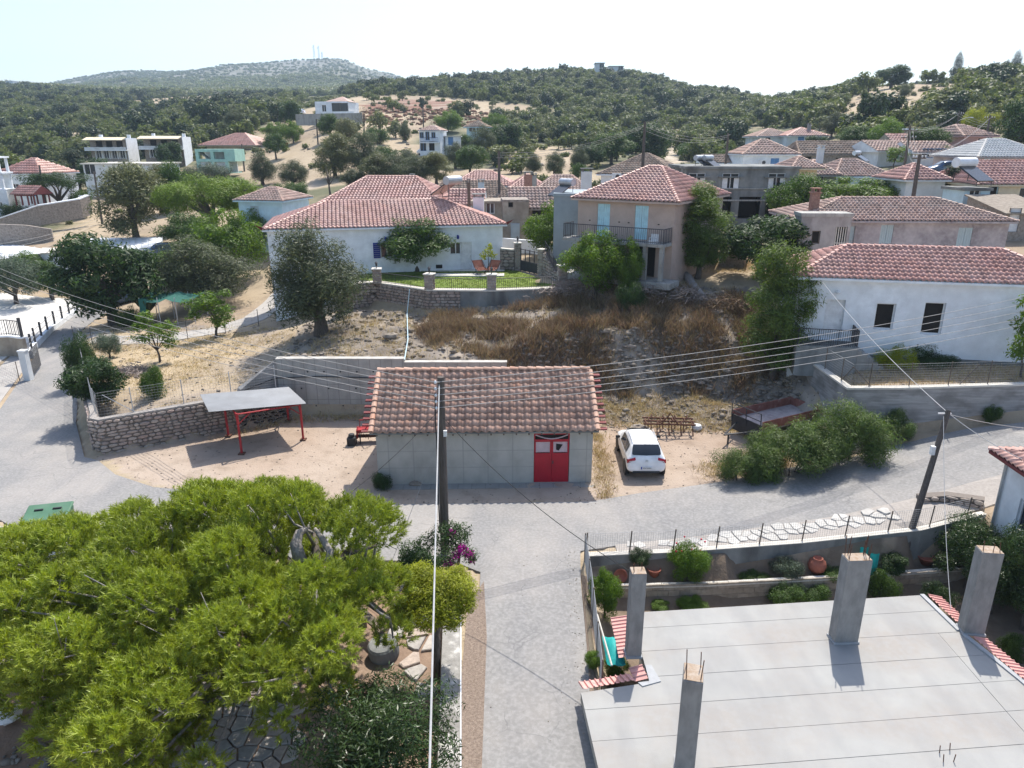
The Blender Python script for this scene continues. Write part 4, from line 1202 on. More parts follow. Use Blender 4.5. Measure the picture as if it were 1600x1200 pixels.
# ------------------------------------------------------------------ walls with real openings
def wall_panel(mb, p0, p1, z0, z1, ops, reveal=.16):
 """outer face from p0 to p1 (outside on the right), openings (x, z, w, h) measured along it; reveals go inwards"""
 p0, p1 = Vector((p0[0], p0[1], 0)), Vector((p1[0], p1[1], 0))
 d = p1 - p0
 Ln = d.length
 d.normalize()
 nin = Vector((-d.y, d.x, 0))
 xs = sorted(set([0, Ln] + [min(max(v, 0), Ln) for o in ops for v in (o[0] - o[2] / 2, o[0] + o[2] / 2)]))
 zs = sorted(set([z0, z1] + [min(max(v, z0), z1) for o in ops for v in (o[1], o[1] + o[3])]))
 P = lambda x, z, k=0: p0 + d * x + nin * k + Vector((0, 0, z))
 for i in range(len(xs) - 1):
  for j in range(len(zs) - 1):
   cx, cz = (xs[i] + xs[i + 1]) / 2, (zs[j] + zs[j + 1]) / 2
   if any(abs(cx - o[0]) < o[2] / 2 and o[1] < cz < o[1] + o[3] for o in ops): continue
   mb.quad(P(xs[i], zs[j]), P(xs[i + 1], zs[j]), P(xs[i + 1], zs[j + 1]), P(xs[i], zs[j + 1]))
 for x, z, w, h in ops:
  a, b, c, e = x - w / 2, x + w / 2, z, z + h
  mb.quad(P(a, c), P(a, e), P(a, e, reveal), P(a, c, reveal))
  mb.quad(P(b, e), P(b, c), P(b, c, reveal), P(b, e, reveal))
  mb.quad(P(a, e), P(b, e), P(b, e, reveal), P(a, e, reveal))
  mb.quad(P(b, c), P(a, c), P(a, c, reveal), P(b, c, reveal))
 return P
def opening_parts(root, P, o, style, M_fr, M_leaf, reveal, detail=1):
 """P(x, z, depth) of the wall; builds window or door parts into the opening"""
 x, z, w, h = o
 def slab(mb, a, b, c, e, k0, k1):
  vs = [P(a, c, k0), P(b, c, k0), P(b, e, k0), P(a, e, k0), P(a, c, k1), P(b, c, k1), P(b, e, k1), P(a, e, k1)]
  mb.add(vs, [(0, 1, 2, 3), (7, 6, 5, 4), (0, 4, 5, 1), (3, 2, 6, 7), (0, 3, 7, 4), (1, 5, 6, 2)])
 l, r_, b, t = x - w / 2, x + w / 2, z, z + h
 if style in ('win', 'grid', 'shutwin', 'dark'):
  fm = M_fr
  mb = MB()
  f = min(.07, w * .12)
  k0, k1 = reveal * .55, reveal * .55 + .05
  for a_, b_, c_, e_ in ((l, l + f, b, t), (r_ - f, r_, b, t), (l + f, r_ - f, b, b + f), (l + f, r_ - f, t - f, t)): slab(mb, a_, b_, c_, e_, k0, k1)
  if style != 'dark': slab(mb, x - f / 2, x + f / 2, b + f, t - f, k0 + .004, k1)
  if style == 'grid':
   slab(mb, l + f, r_ - f, b + h * .5 - f / 3, b + h * .5 + f / 3, k0 + .006, k1)
  win = mb.build('window', fm, root)
  mb = MB(); slab(mb, l + .01, r_ - .01, b + .01, t - .01, k1 + .01, k1 + .02)
  mb.build('pane', M['dark'] if style == 'dark' else M['glass'], win)
  if style == 'shutwin':
   for sx in (-1, 1):
    mb = MB()
    a_ = x + sx * (w / 2 + .02)
    b_ = a_ + sx * w * .52
    lo, hi = min(a_, b_), max(a_, b_)
    for q in range(8):
     slab(mb, lo + .03, hi - .03, b + h * q / 8 + .012, b + h * (q + 1) / 8 - .012, -.05, -.02)
    slab(mb, lo, lo + .04, b, t, -.055, -.01); slab(mb, hi - .04, hi, b, t, -.055, -.01)
    mb.build('shutter', M_leaf, root)
 elif style == 'shut':
  for sx in (-1, 1):
   mb = MB()
   lo, hi = (l, x - .01) if sx < 0 else (x + .01, r_)
   n = 3
   for q in range(n):
    a_ = lo + (hi - lo) * q / n
    slab(mb, a_ + .008, lo + (hi - lo) * (q + 1) / n - .008, b, t, reveal * .3, reveal * .5)
   slab(mb, lo, hi, b, t, reveal * .5, reveal * .6)
   mb.build('shutter', M_leaf, root)
 elif style in ('door', 'panel'):
  mb = MB()
  slab(mb, l, r_, b, t, reveal * .7, reveal * .7 + .05)
  if style == 'panel':
   for q in range(3): slab(mb, l + w * .15, r_ - w * .15, b + h * (.08 + .3 * q), b + h * (.08 + .3 * q + .22), reveal * .7 - .018, reveal * .7)
  d = mb.build('door', M_leaf, root)
  mb = MB(); slab(mb, r_ - .13, r_ - .09, b + 1.0, b + 1.12, reveal * .7 - .05, reveal * .7)
  mb.build('handle', M['steel'], d)
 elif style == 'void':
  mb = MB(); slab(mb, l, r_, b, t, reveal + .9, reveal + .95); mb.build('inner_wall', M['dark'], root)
 elif style == 'slats':
  mb = MB()
  n = max(3, int(w / .14))
  for q in range(n): slab(mb, l + w * (q + .3) / n, l + w * (q + .7) / n, b, t, reveal * .4, reveal * .5)
  slab(mb, l, r_, b + h * .5 - .03, b + h * .5 + .03, reveal * .5, reveal * .6)
  g = mb.build('grille', M_fr, root)
  mb = MB(); slab(mb, l, r_, b, t, reveal, reveal + .03); mb.build('pane', M['dark'], g)
def house(name, label, loc, w, d, h, rz=0.0, wall='white', roof='hip', pitch=.36, over=.3, tile='tile_red', tw=.28, th=.4, prof=TPROF_LO,
          ops=(), frame='frame_white', leaf='frame_white', base=1.5, reveal=.16, cat='house', group=None, ridge=None, eave_h=.12, caps=True, rot_ridge=False, chimney=(), caproof=None, backside=True):
 """front wall along local y = 0, x from -w/2 to w/2, depth d; ops: (face, x, z, w, h, style[, leaf[, frame]]) with x from the middle of the face"""
 root = thing(name, label, cat, loc, rz, group)
 mb = MB()
 faces = {'f': ((-w / 2, 0), (w / 2, 0), w), 'r': ((w / 2, 0), (w / 2, d), d), 'b': ((w / 2, d), (-w / 2, d), w), 'l': ((-w / 2, d), (-w / 2, 0), d)}
 todo = []
 gable = roof == 'gable'
 for k, (a, b, ln) in faces.items():
  o = [(q[1] + ln / 2, q[2], q[3], q[4]) for q in ops if q[0] == k]
  P = wall_panel(mb, a, b, -base, h, o, reveal)
  for q, oo in zip([q for q in ops if q[0] == k], o): todo.append((P, oo, q))
 rise = pitch * d / 2
 if gable:
  for sx in (-1, 1):
   vs = [(sx * w / 2, 0, h), (sx * w / 2, d, h), (sx * w / 2, d / 2, h + rise)]
   mb.add(vs, [(0, 1, 2) if sx > 0 else (2, 1, 0)])
 mb.quad((-w / 2 + .02, .02, h - .02), (w / 2 - .02, .02, h - .02), (w / 2 - .02, d - .02, h - .02), (-w / 2 + .02, d - .02, h - .02))
 mb.build('wall', M[wall], root)
 for P, oo, q in todo:
  opening_parts(root, P, oo, q[5], M[q[7] if len(q) > 7 else frame], M[q[6] if len(q) > 6 else leaf], reveal)
 x0, x1, y0, y1 = -w / 2 - over, w / 2 + over, -over, d + over
 ze = h + .02 - pitch * over * .3
 T = M[tile]
 if roof in ('hip', 'gable'):
  hd = (y1 - y0) / 2
  zr = ze + pitch * hd
  ym = (y0 + y1) / 2
  ins = (hd if ridge is None else ((x1 - x0) - ridge) / 2) if roof == 'hip' else 0.0
  ins = min(ins, (x1 - x0) / 2)
  a, b, c, e = (x0, y0, ze), (x1, y0, ze), (x1, y1, ze), (x0, y1, ze)
  r0, r1 = (x0 + ins, ym, zr), (x1 - ins, ym, zr)
  mb = MB()
  dz = Vector((0, 0, -.03))
  A, B, C, E, R0, R1 = [Vector(q) + dz for q in (a, b, c, e, r0, r1)]
  mb.quad(A, B, R1, R0); mb.quad(C, E, R0, R1); mb.add([B, C, R1], [(0, 1, 2)]); mb.add([E, A, R0], [(0, 1, 2)])
  lo = Vector((0, 0, -eave_h))
  for p, q in ((A, B), (B, C), (C, E), (E, A)): mb.quad(p + lo, q + lo, q, p)
  mb.quad(E + lo, C + lo, B + lo, A + lo)
  rf = mb.build('roof', M[caproof] if caproof else M[wall], root)
  roof_plane(rf, a, b, r1, r0, tw, th, prof, T, 'roof_tiles', 1)
  if roof == 'hip':
   roof_plane(rf, b, c, r1, r1, tw, th, prof, T, 'roof_tiles', 2)
   roof_plane(rf, e, a, r0, r0, tw, th, prof, T, 'roof_tiles', 3)
  if backside: roof_plane(rf, c, e, r0, r1, tw, th, TPROF_MIN, T, 'roof_tiles', 4)
  if caps:
   mb = MB()
   cap_row(mb, r0, r1)
   if roof == 'hip':
    for p, q in ((a, r0), (b, r1), (c, r1), (e, r0)): cap_row(mb, p, q)
   mb.build('ridge_caps', T, rf)
 elif roof == 'flat':
  mb = MB()
  mb.b2((x0, y0, h), (x1, y1, h + .22)); rf = mb.build('roof', M[caproof or wall], root)
 elif roof == 'shed':
  mb = MB()
  z2 = h + pitch * d
  mb.prism([(x0, y0), (x1, y0), (x1, y1), (x0, y1)], [h, h, z2, z2], [h + .1, h + .1, z2 + .1, z2 + .1])
  rf = mb.build('roof', M[caproof or tile], root)
  if tile and not caproof:
   roof_plane(rf, (x0, y0, h + .11), (x1, y0, h + .11), (x1, y1, z2 + .11), (x0, y1, z2 + .11), tw, th, prof, T, 'roof_tiles', 1)
  for sx in (-1, 1):
   mb = MB()
   vs = [(sx * w / 2, 0, h), (sx * w / 2, d, h), (sx * w / 2, d, z2)]
   mb.add(vs, [(0, 1, 2) if sx > 0 else (2, 1, 0)])
   mb.build('gable_wall', M[wall], root)
 for cx, cy, cz, cw, chh, cm in chimney:
  mb = MB(); mb.box((cx, cy, cz + chh / 2), (cw, cw * .9, chh)); mb.box((cx, cy, cz + chh + .04), (cw + .14, cw + .1, .08))
  for q in (-1, 1): mb.box((cx + q * cw * .35, cy, cz + chh + .19), (.1, cw * .8, .22))
  mb.box((cx, cy, cz + chh + .33), (cw + .1, cw + .06, .06))
  mb.build('chimney', M[cm], rf)
 return root
# ------------------------------------------------------------------ the concrete garage with its tiles laid one by one
gr = thing('garage', 'bare concrete garage with red double door and old tiled roof', 'garage', (-1.22, 29.78, 0), R(1.6))
GW, GD, GH = 9.75, 5.8, 2.72
mb = MB()
ox = 3.02
Pw = wall_panel(mb, (-GW / 2, 0), (GW / 2, 0), -.3, GH, [(ox + GW / 2, 0.04, 1.62, 2.42)], .1)
wall_panel(mb, (GW / 2, 0), (GW / 2, GD), -.3, GH, [])
wall_panel(mb, (GW / 2, GD), (-GW / 2, GD), -.3, GH, [])
wall_panel(mb, (-GW / 2, GD), (-GW / 2, 0), -.3, GH, [])
GP = .595
for sx in (-1, 1):
 mb.add([(sx * GW / 2, 0, GH), (sx * GW / 2, GD, GH), (sx * GW / 2, GD / 2, GH + GP * GD / 2)], [(0, 1, 2) if sx > 0 else (2, 1, 0)])
M['garage_wall'] = mat('garage_concrete', [(0.3, (0.38, 0.37, 0.335)), (0.7, (0.49, 0.475, 0.435))], 1.4, 9, 0.9, 0.25, 20,
                       stain=[(0.9, (0.29, 0.28, 0.255), 0.5, (1, 1, 0.5)), (2.2, (0.52, 0.505, 0.465), 0.4, (1, 1, 0.6))],
                       joint=[(0, 1.12, (0.30, 0.29, 0.27), 0.06), (2, .82, (0.31, 0.30, 0.28), .045)])
wl = mb.build('wall', M['garage_wall'], gr)
mb = MB(); mb.b2((-GW / 2 - .02, -.5, -.25), (GW / 2 + .15, -.0, .02)); mb.build('plinth', M['concrete'], gr)
dz0 = .04
for sx in (-1, 1):
 mb = MB()
 a, b = (ox - .79, ox - .005) if sx < 0 else (ox + .005, ox + .79)
 mb.b2((a, .03, dz0), (b, .07, dz0 + 1.45))
 for q0, q1, z0, z1 in ((a, a + .07, 1.45, 2.04), (b - .07, b, 1.45, 2.04), (a, b, 2.0, 2.06)): mb.b2((q0, .03, dz0 + z0), (q1, .07, dz0 + z1))
 lf = mb.build('door_leaf', M['red_paint'], gr)
 mb = MB()
 for k in range(9):
  x = a + .07 + (b - a - .14) * k / 9
  mb.b2((x, .075 + .012 * (k % 2), dz0 + 1.47), (x + (b - a - .14) / 9, .085 + .012 * (k % 2), dz0 + 2.0))
 mb.build('curtain', M['curtain'], lf)
 if sx > 0:
  mb = MB(); mb.add([(a + .2, .068, dz0 + 1.9), (a + .2, .068, dz0 + 1.6), (a + .32, .068, dz0 + 1.55), (a + .5, .068, dz0 + 1.85)], [(0, 1, 2, 3)]); mb.build('broken_pane', M['dark'], lf)
  mb = MB(); mb.box((a + .06, .02, dz0 + 1.0), (.05, .03, .14)); mb.build('handle', M['iron'], lf)
mb = MB()
for q in ((ox - .81, ox + .81, 2.06, 2.12), (ox - .81, ox + .81, 2.36, 2.42), (ox - .81, ox - .75, 2.12, 2.36), (ox + .75, ox + .81, 2.12, 2.36)): mb.b2((q[0], .03, dz0 + q[2]), (q[1], .07, dz0 + q[3]))
fl = mb.build('fanlight', M['red_paint'], gr)
mb = MB(); mb.b2((ox - .75, .08, dz0 + 2.1), (ox + .75, .09, dz0 + 2.37)); mb.build('pane', M['dark'], fl)
mb = MB()
pts = [(ox - .74 + 1.48 * k / 10, .06, dz0 + 2.34 - .2 * math.sin(math.pi * k / 10)) for k in range(11)]
mb.tube(pts, .03, 5); mb.build('sagging_cloth', M['curtain'], fl)
OV = .28
hd = GD / 2 + OV
ze = GH - .06
zr = ze + GP * hd
mb = MB()
x0, x1 = -GW / 2 - .22, GW / 2 + .22
yf, yb, ym = -OV, GD + OV, GD / 2
mb.add([(x0, yf, ze), (x1, yf, ze), (x1, ym, zr), (x0, ym, zr), (x1, yb, ze), (x0, yb, ze), (x0, yf, ze - .06), (x1, yf, ze - .06), (x1, yb, ze - .06), (x0, yb, ze - .06), (x1, ym, zr - .07), (x0, ym, zr - .07)],
       [(0, 1, 2, 3), (3, 2, 4, 5), (6, 7, 1, 0), (8, 9, 5, 4), (7, 10, 2, 1), (10, 8, 4, 2), (9, 11, 3, 5), (11, 6, 0, 3), (6, 11, 10, 7), (9, 8, 10, 11)])
rf = mb.build('roof', M['concrete_dark'], gr)
for k in range(18):
 mb = MB(); mb.box((x0 + .3 + k * (x1 - x0 - .6) / 17, yf + .12, ze - .10), (.07, .26, .08)); mb.build('rafter_end', M['wood'], rf)
ncol, cw, chh = 30, (x1 - x0 - .1) / 30, .355
sl_len = math.hypot(hd, zr - ze)
nrow = math.ceil((sl_len - .05) / chh)
V, F = tile_arrays([-cw / 2], [0], [chh * 1.17], cw, TPROF)
tile_me = npmesh('tile', V, F, M['tile_garage'])
an = math.atan2(zr - ze, hd)
n_t = 0
rest_s, rest_t, rest_e = [], [], []
for q in range(nrow):
 for c in range(ncol):
  t = q * chh
  if t > sl_len - .08: continue
  s = x0 + .05 + (c + .5) * cw
  if n_t < 300:
   link('roof_tile', tile_me, rf, (s, yf - .03 + t * math.cos(an), ze + .005 + t * math.sin(an)), (an + rnd.uniform(-.012, .012), rnd.uniform(-.02, .02), rnd.uniform(-.012, .012)))
   n_t += 1
  else:
   rest_s.append(s - cw / 2); rest_t.append(t + rnd.uniform(-.01, .01)); rest_e.append(min(t + chh * 1.17, sl_len + .02))
def plane_pts(V, o, ex, ey, nn): return np.array(o)[None] + V[:, :1] * np.array(ex) + V[:, 1:2] * np.array(ey) + V[:, 2:] * np.array(nn)
V, F = tile_arrays(rest_s, rest_t, rest_e, cw, TPROF)
o = link('roof_tiles', npmesh('roof_tiles', plane_pts(V, (0, yf - .03, ze + .005), (1, 0, 0), (0, math.cos(an), math.sin(an)), (0, -math.sin(an), math.cos(an))), F, M['tile_garage'], tint=np.repeat(NR.rand(len(rest_s)), 24)), rf); o['kind'] = 'stuff'
roof_plane(rf, (x1, yb, ze), (x0, yb, ze), (x0, ym, zr), (x1, ym, zr), .33, .36, TPROF_MIN, M['tile_garage'], 'roof_tiles', 3)
for k in range(int((x1 - x0) / .42)):
 mb = MB(); mb.tint = rnd.random()
 xa = x0 + k * .42
 cap_row(mb, (xa, ym, zr + .05), (xa + .42, ym, zr + .05), .15, .42, 6); mb.build('ridge_tile', M['tile_garage'], rf)
for sx in (-1, 1):       # verge tiles: a row of roll tiles over each gable edge, butt ends showing as dark red slats
 for k in range(int(sl_len / .355)):
  p = Vector((sx * (GW / 2 + .16), yf + (k * .355) * math.cos(an), ze + .06 + k * .355 * math.sin(an)))
  q = p + Vector((0, .36 * math.cos(an), .36 * math.sin(an)))
  mb = MB(); mb.tint = rnd.random(); cap_row(mb, p, q, .13, .5, 6); mb.build('verge_tile', M['tile_garage'], rf)
  mb = MB(); mb.box((sx * (GW / 2 + .37), p.y + .14, p.z + .01), (.44, .27, .06)); mb.build('verge_batten', M['oxblood'], rf)
# ------------------------------------------------------------------ the white house with blue shutters behind the lawn
BL = Vector((-18.25, 54.2, 5.25)); BR = Vector((-.75, 58.0, 5.25))
rz = math.atan2(BR.y - BL.y, BR.x - BL.x)
wB = (BR - BL).length
cB = (BL + BR) / 2
def bx(u, v=400):                       # distance along the blue house's front of a sight line
 a, y, w = sight(u, v)
 s = a / y
 t = (s * BL.y - BL.x) / ((BR.x - BL.x) - s * (BR.y - BL.y))
 return (t - .5) * wB
hB = 3.55
bh = house('white_house', 'long white house with blue shutters and red hipped roof above the lawn', cB, wB, 8.6, hB, rz, 'white', 'hip', .36, .32, 'tile_red', .31, .40, TPROF,
           ops=[('f', bx(604, 380), 1.15, 1.0, 1.2, 'shutwin', 'blue'), ('f', bx(712, 380), 1.25, .95, .95, 'win'), ('f', bx(728, 395), 0.02, .95, 2.15, 'panel'),
    ('f', bx(470, 380), 1.15, 1.0, 1.2, 'shutwin', 'blue'), ('l', 1.6, .9, .9, 1.25, 'shutwin', 'blue'), ('l', -2.0, .9, .9, 1.25, 'shutwin', 'blue'), ('l', 1.6, -2.2, .9, 1.2, 'shutwin', 'blue')],
           base=5.2)
for u in (602, 715):
 mb = MB(); mb.box((bx(u, 365), -.08, 2.62), (.1, .16, .3)); mb.lathe([(.09, 0), (.1, .18), (.02, .26)], 8, (bx(u, 365), -.2, 2.5)); mb.build('wall_lamp', M['blue'], bh)
mb = MB(); mb.box((bx(686, 415), -.03, .35), (.5, .06, .28)); mb.build('wall_vent', M['dark'], bh)
mb = MB(); mb.box((bx(661, 412), -.03, .55), (.45, .05, .6)); mb.build('meter_box', M['frame_white'], bh)
for sx in (-1, 1):
 for y in (-.32,):
  mb = MB(); mb.add([(sx * (wB / 2 + .32), y, hB - .05), (sx * (wB / 2 + .75), y - .45, hB + .42), (sx * (wB / 2 + .2), y - .1, hB + .16), (sx * (wB / 2 + .1), y + .3, hB + .08)], [(0, 1, 2), (0, 2, 3), (2, 1, 0), (3, 2, 0)])
  mb.build('eave_horn', M['oxblood'], bh)
# ------------------------------------------------------------------ solar water heaters
def solar_heater(label, loc, rz, s=1.0, tank='steel'):
 t = thing('solar_water_heater', label, 'water heater', loc, rz, 'solar water heaters on roofs', sc=(s, s, s))
 mb = MB(); mb.tube([(-.75, 0, .95), (.75, 0, .95)], .3, 14); mb.build('tank', M[tank], t)
 mb = MB(); mb.add([(-.65, -.2, .75), (.65, -.2, .75), (.65, -1.6, -.05), (-.65, -1.6, -.05), (-.65, -.16, .68), (.65, -.16, .68), (.65, -1.56, -.12), (-.65, -1.56, -.12)],
                      [(3, 2, 1, 0), (4, 5, 6, 7), (0, 1, 5, 4), (1, 2, 6, 5), (2, 3, 7, 6), (3, 0, 4, 7)]); mb.build('collector', M['glass'], t)
 mb = MB()
 for x in (-.6, .6):
  mb.tube([(x, .1, -.15), (x, .05, .7)], .025, 5); mb.tube([(x, -1.5, -.35), (x, -1.5, -.05)], .025, 5); mb.tube([(x, .1, -.1), (x, -1.5, -.3)], .02, 5)
 mb.build('stand', M['iron'], t)
 return t
p = aty(708, 303, 61.0)
solar_heater('solar heater with blue ended tank on the white house roof ridge', (p.x, p.y, p.z), R(-125), 1.15)
gw = thing('stone_wall', 'short stone walls and pillars either side of the black garden gate', 'wall')
G = [(-.9, 57.6), (.25, 57.55), (2.35, 54.7), (3.65, 50.4)]
mb = MB(); ribbon(mb, [(-.95, 57.3, 5.0, 6.9), (.2, 57.15, 5.0, 6.8)], .4); mb.build('core', M['mortar'], gw)
stone_face(gw, [(-.95, 57.25, 5.1, 6.88), (.2, 57.1, 5.1, 6.78)], .24, .4, STONES, .08, 60, 8)
mb = MB(); mb.add(*(lambda m: (m.v, m.f))(ribbon(MB(), [(-.95, 57.2, 6.9, 6.99), (.15, 57.1, 6.8, 6.9)], .5))); mb.build('coping', M['cap'], gw)
mb = MB(); ribbon(mb, [(2.4, 54.5, 5.0, 7.1), (3.45, 50.5, 4.6, 5.7)], .35); mb.build('core', M['mortar'], gw)
stone_face(gw, [(2.38, 54.5, 5.1, 7.08), (3.43, 50.5, 4.6, 5.68)], .24, .4, STONES, .08, 80, 9)
stone_pillar(gw, .45, 57.25, 5.2, 7.35, .5, .2, seed=11)
stone_pillar(gw, 2.25, 54.75, 5.2, 7.2, .5, -.6, lamp=False, seed=12)
railing(gw, (2.5, 54.4, 0), (3.35, 50.7, 0), 6.3, 7.1, zb=(7.1, 5.75), name='railing')
ga = thing('gate', 'black iron garden gate with solid lower panels between stone pillars', 'gate')
A, B = Vector((.7, 57.0, 5.25)), Vector((2.05, 55.0, 5.25))
mb = MB(); mb.box(((A + B) / 2 + Vector((0, 0, .42))), ((B - A).length, .05, .75), math.atan2(B.y - A.y, B.x - A.x)); mb.build('lower_panel', M['iron'], ga)
mb = MB()
for k in range(5):
 p = A.lerp(B, k / 4); mb.tube([p, p + Vector((0, 0, 1.75))], .045, 5)
for z in (.82, 1.7): mb.tube([A + Vector((0, 0, z)), B + Vector((0, 0, z))], .03, 5)
mb.build('gate_frame', M['iron'], ga)
cw_ = thing('boundary_wall', 'curved white rendered boundary wall behind the garden gate', 'wall')
pp = [aty(785, 372, 64), aty(830, 376, 63), aty(860, 384, 60.5), aty(890, 396, 57)]
mb = MB(); ribbon(mb, [(p.x, p.y, p.z - 2.4, p.z) for p in pp], .3); mb.build('wall_body', M['white'], cw_)
cz_ = thing('boundary_wall', 'short grey blue boundary wall stub beside the white curved wall', 'wall')
pp = [aty(798, 350, 65), aty(812, 350, 65)]
mb = MB(); ribbon(mb, [(p.x, p.y, p.z - 2.0, p.z) for p in pp], .5); mb.build('wall_body', M['greyblue'], cz_)
# ------------------------------------------------------------------ the rest of the village
def hp(uL, uR, ve, vb, y):
 """foot, width and wall height of a front whose left/right/eave/foot were read off the photograph, at distance y"""
 a, b = aty(uL, vb, y), aty(uR, vb, y)
 t = aty((uL + uR) / 2, ve, y)
 return (a + b) / 2, (b - a).length, t.z - a.z
def fx(loc, rz, u):
 """local x on a front line through loc turned by rz, seen along column u (level sight)"""
 a, y, w = sight(u, 330)
 s = a / y
 c, sn = math.cos(rz), math.sin(rz)
 return (s * loc.y - loc.x) / (c - s * sn)
lc = Vector((7.55, 49.3, 6.3)); rz = R(-34)
ph = house('pink_house', 'salmon pink two storey house with pale blue shutters and front balcony', lc, 7.1, 9.4, 5.0, rz, 'pinkish', 'hip', .40, .38, 'tile_red', .30, .40, TPROF,
           ops=[('f', -1.55, 2.45, .95, 2.2, 'shut', 'sky_shutter'), ('f', 1.25, 2.45, .95, 2.2, 'shut', 'sky_shutter'), ('f', 1.6, 0.0, 1.6, 2.05, 'dark', 'wood', 'wood')], base=3, ridge=1.0)
mb = MB(); mb.b2((-3.9, -1.45, 2.2), (3.5, -.01, 2.38)); bal = mb.build('balcony', M['concrete'], ph)
railing(bal, (-3.85, -1.4, 0), (3.45, -1.4, 0), 2.4, 3.35, .14, r=.014)
railing(bal, (-3.85, -1.36, 0), (-3.85, -.05, 0), 2.4, 3.35, .14, r=.014); railing(bal, (3.45, -1.36, 0), (3.45, -.05, 0), 2.4, 3.35, .14, r=.014)
for x in (-.6, 2.2, 3.35):
 mb = MB(); mb.b2((x - .13, -1.35, -.8), (x + .13, -1.1, 2.2)); mb.build('column', M['concrete'], ph)
mb = MB(); mb.b2((-4.2, -1.7, -.4), (4.2, -.02, -.02)); mb.build('terrace_slab', M['concrete'], ph)
for x in (-2.6, -.35, .35, 2.5):
 mb = MB(); mb.box((x, -.015, 3.5), (.12, .03, .06)); mb.build('wall_vent', M['dark'], ph)
mb = MB(); mb.b2((2.3, -1.1, 2.38), (2.8, -.6, 2.55)); mb.b2((2.3, -.65, 2.55), (2.8, -.6, 2.95)); mb.b2((2.32, -1.08, 2.7), (2.36, -.6, 2.74)); mb.b2((2.74, -1.08, 2.7), (2.78, -.6, 2.74))
for q in ((2.32, -1.08), (2.75, -1.08)): mb.b2((q[0], q[1], 2.38), (q[0] + .04, q[1] + .04, 2.74))
o = mb.build('chair', M['plastic_white']); tag(o, 'small white chair at the right end of the pink house balcony', 'chair'); o.location = lc; o.rotation_euler = (0, 0, rz)
lc2, w2_, h2_ = hp(864, 906, 307, 395, 54)
house('annexe', 'flat roofed grey blue annexe on the left of the pink house', lc2, w2_, 5, h2_, R(-10), 'greyblue', 'flat', over=.08, base=3)
p = aty(886, 303, 55.5)
solar_heater('white solar heater tank on the flat grey blue annexe', (p.x, p.y, p.z), R(-50), .9)
lr = Vector((22.35, 37.6, 3.35)); rz = R(-12)
rw = house('white_house', 'white house with dark recessed windows and red roof above the board marked wall', lr, 13.6, 5.6, 4.65, rz, 'white', 'hip', .44, .34, 'tile_red', .29, .38, TPROF,
           ops=[('f', fx(lr, rz, 1410), 1.85, .98, 1.45, 'dark'), ('f', fx(lr, rz, 1490), 1.7, 1.02, 1.75, 'dark'), ('f', fx(lr, rz, 1327), 1.15, 1.0, 2.25, 'panel'), ('l', 1.4, 2.2, .7, 1.2, 'dark'), ('l', -.6, 2.5, .5, .7, 'win')], base=2, reveal=.28)
xd = fx(lr, rz, 1327)
mb = MB(); mb.b2((xd - 2.0, -1.5, -.6), (xd + 1.1, -.01, 1.1)); pc = mb.build('porch', M['concrete_dark'], rw)
railing(pc, (xd - 1.95, -1.45, 0), (xd + 1.05, -1.45, 0), 1.12, 2.05, .11, r=.013); railing(pc, (xd + 1.05, -1.4, 0), (xd + 1.05, -.05, 0), 1.12, 2.05, .11, r=.013); railing(pc, (xd - 1.95, -1.4, 0), (xd - 1.95, -.05, 0), 1.12, 2.05, .11, r=.013)
for k in range(5):
 mb = MB(); mb.b2((xd + 1.1 + k * .3, -1.2, -.6), (xd + 1.4 + k * .3, -.05, .9 - k * .2)); mb.build('step', M['concrete'], pc)
mb = MB(); mb.b2((fx(lr, rz, 1360), -.05, -.6), (6.8, -.01, .42)); mb.build('plinth', M['concrete_dark'], rw)
mb = MB(); mb.lathe([(.1, 0), (.12, .1), (.03, .2)], 8, (xd, -.13, 3.75)); mb.box((xd, -.06, 3.8), (.08, .12, .08)); mb.build('wall_lamp', M['frame_white'], rw)
lo, wo, ho = hp(1250, 1562, 344, 398, 49.5)
om = house('old_house', 'weathered mauve plaster house with pale tiled roof and brick chimney', lo, wo, 6.4, ho, R(-3), 'mauve', 'hip', .36, .35, 'tile_pale', .27, .38, TPROF,
           ops=[('f', fx(lo, R(-3), 1391), .75, .85, 1.25, 'shut', 'worn_blue_wood'), ('f', fx(lo, R(-3), 1515), .55, .95, 1.3, 'shut', 'worn_blue_wood'), ('f', fx(lo, R(-3), 1330), -.2, .9, 2.1, 'door', 'worn_blue_wood')], base=2, ridge=6.6,
           chimney=[(-wo / 2 + 1.2, 1.6, ho + .4, .55, 1.25, 'brick')])
lo2, wo2, ho2 = hp(1246, 1322, 341, 400, 48.0)
house('lean_to', 'grey rendered lean-to with barred door against the mauve house', lo2, wo2, 1.45, ho2 + .1, R(-3), 'grey_render', 'flat', over=.06, base=2, caproof='concrete',
      ops=[('f', -.55, .8, .55, .85, 'dark', 'wood', 'wood'), ('f', 1.05, -.2, .75, 2.1, 'slats', 'frame_white', 'cap')])
lg, wg, hg = hp(1066, 1238, 264, 345, 66)
gb = house('concrete_building', 'two storey raw grey concrete building with flat roof and white shutters', lg, wg, 8, hg, R(-2), 'concrete_dark', 'flat', over=.15, base=3, caproof='concrete_dark',
           ops=[('f', fx(lg, R(-2), u), 3.05 + (hg - 4.75), 1.5, 1.35, 'win', 'frame_white', 'frame_white') for u in (1085, 1137, 1208)] + [('f', fx(lg, R(-2), u), .2, 1.9, 1.9, 'void') for u in (1125, 1170, 1212)])
mb = MB(); mb.b2((-wg / 2 - .05, -.12, hg - 2.75), (wg / 2 + .05, -.005, hg - 2.62)); mb.b2((-wg / 2 - .05, -.1, hg - 1.72), (wg / 2 + .05, -.003, hg - 1.64)); mb.build('string_course', M['concrete'], gb)
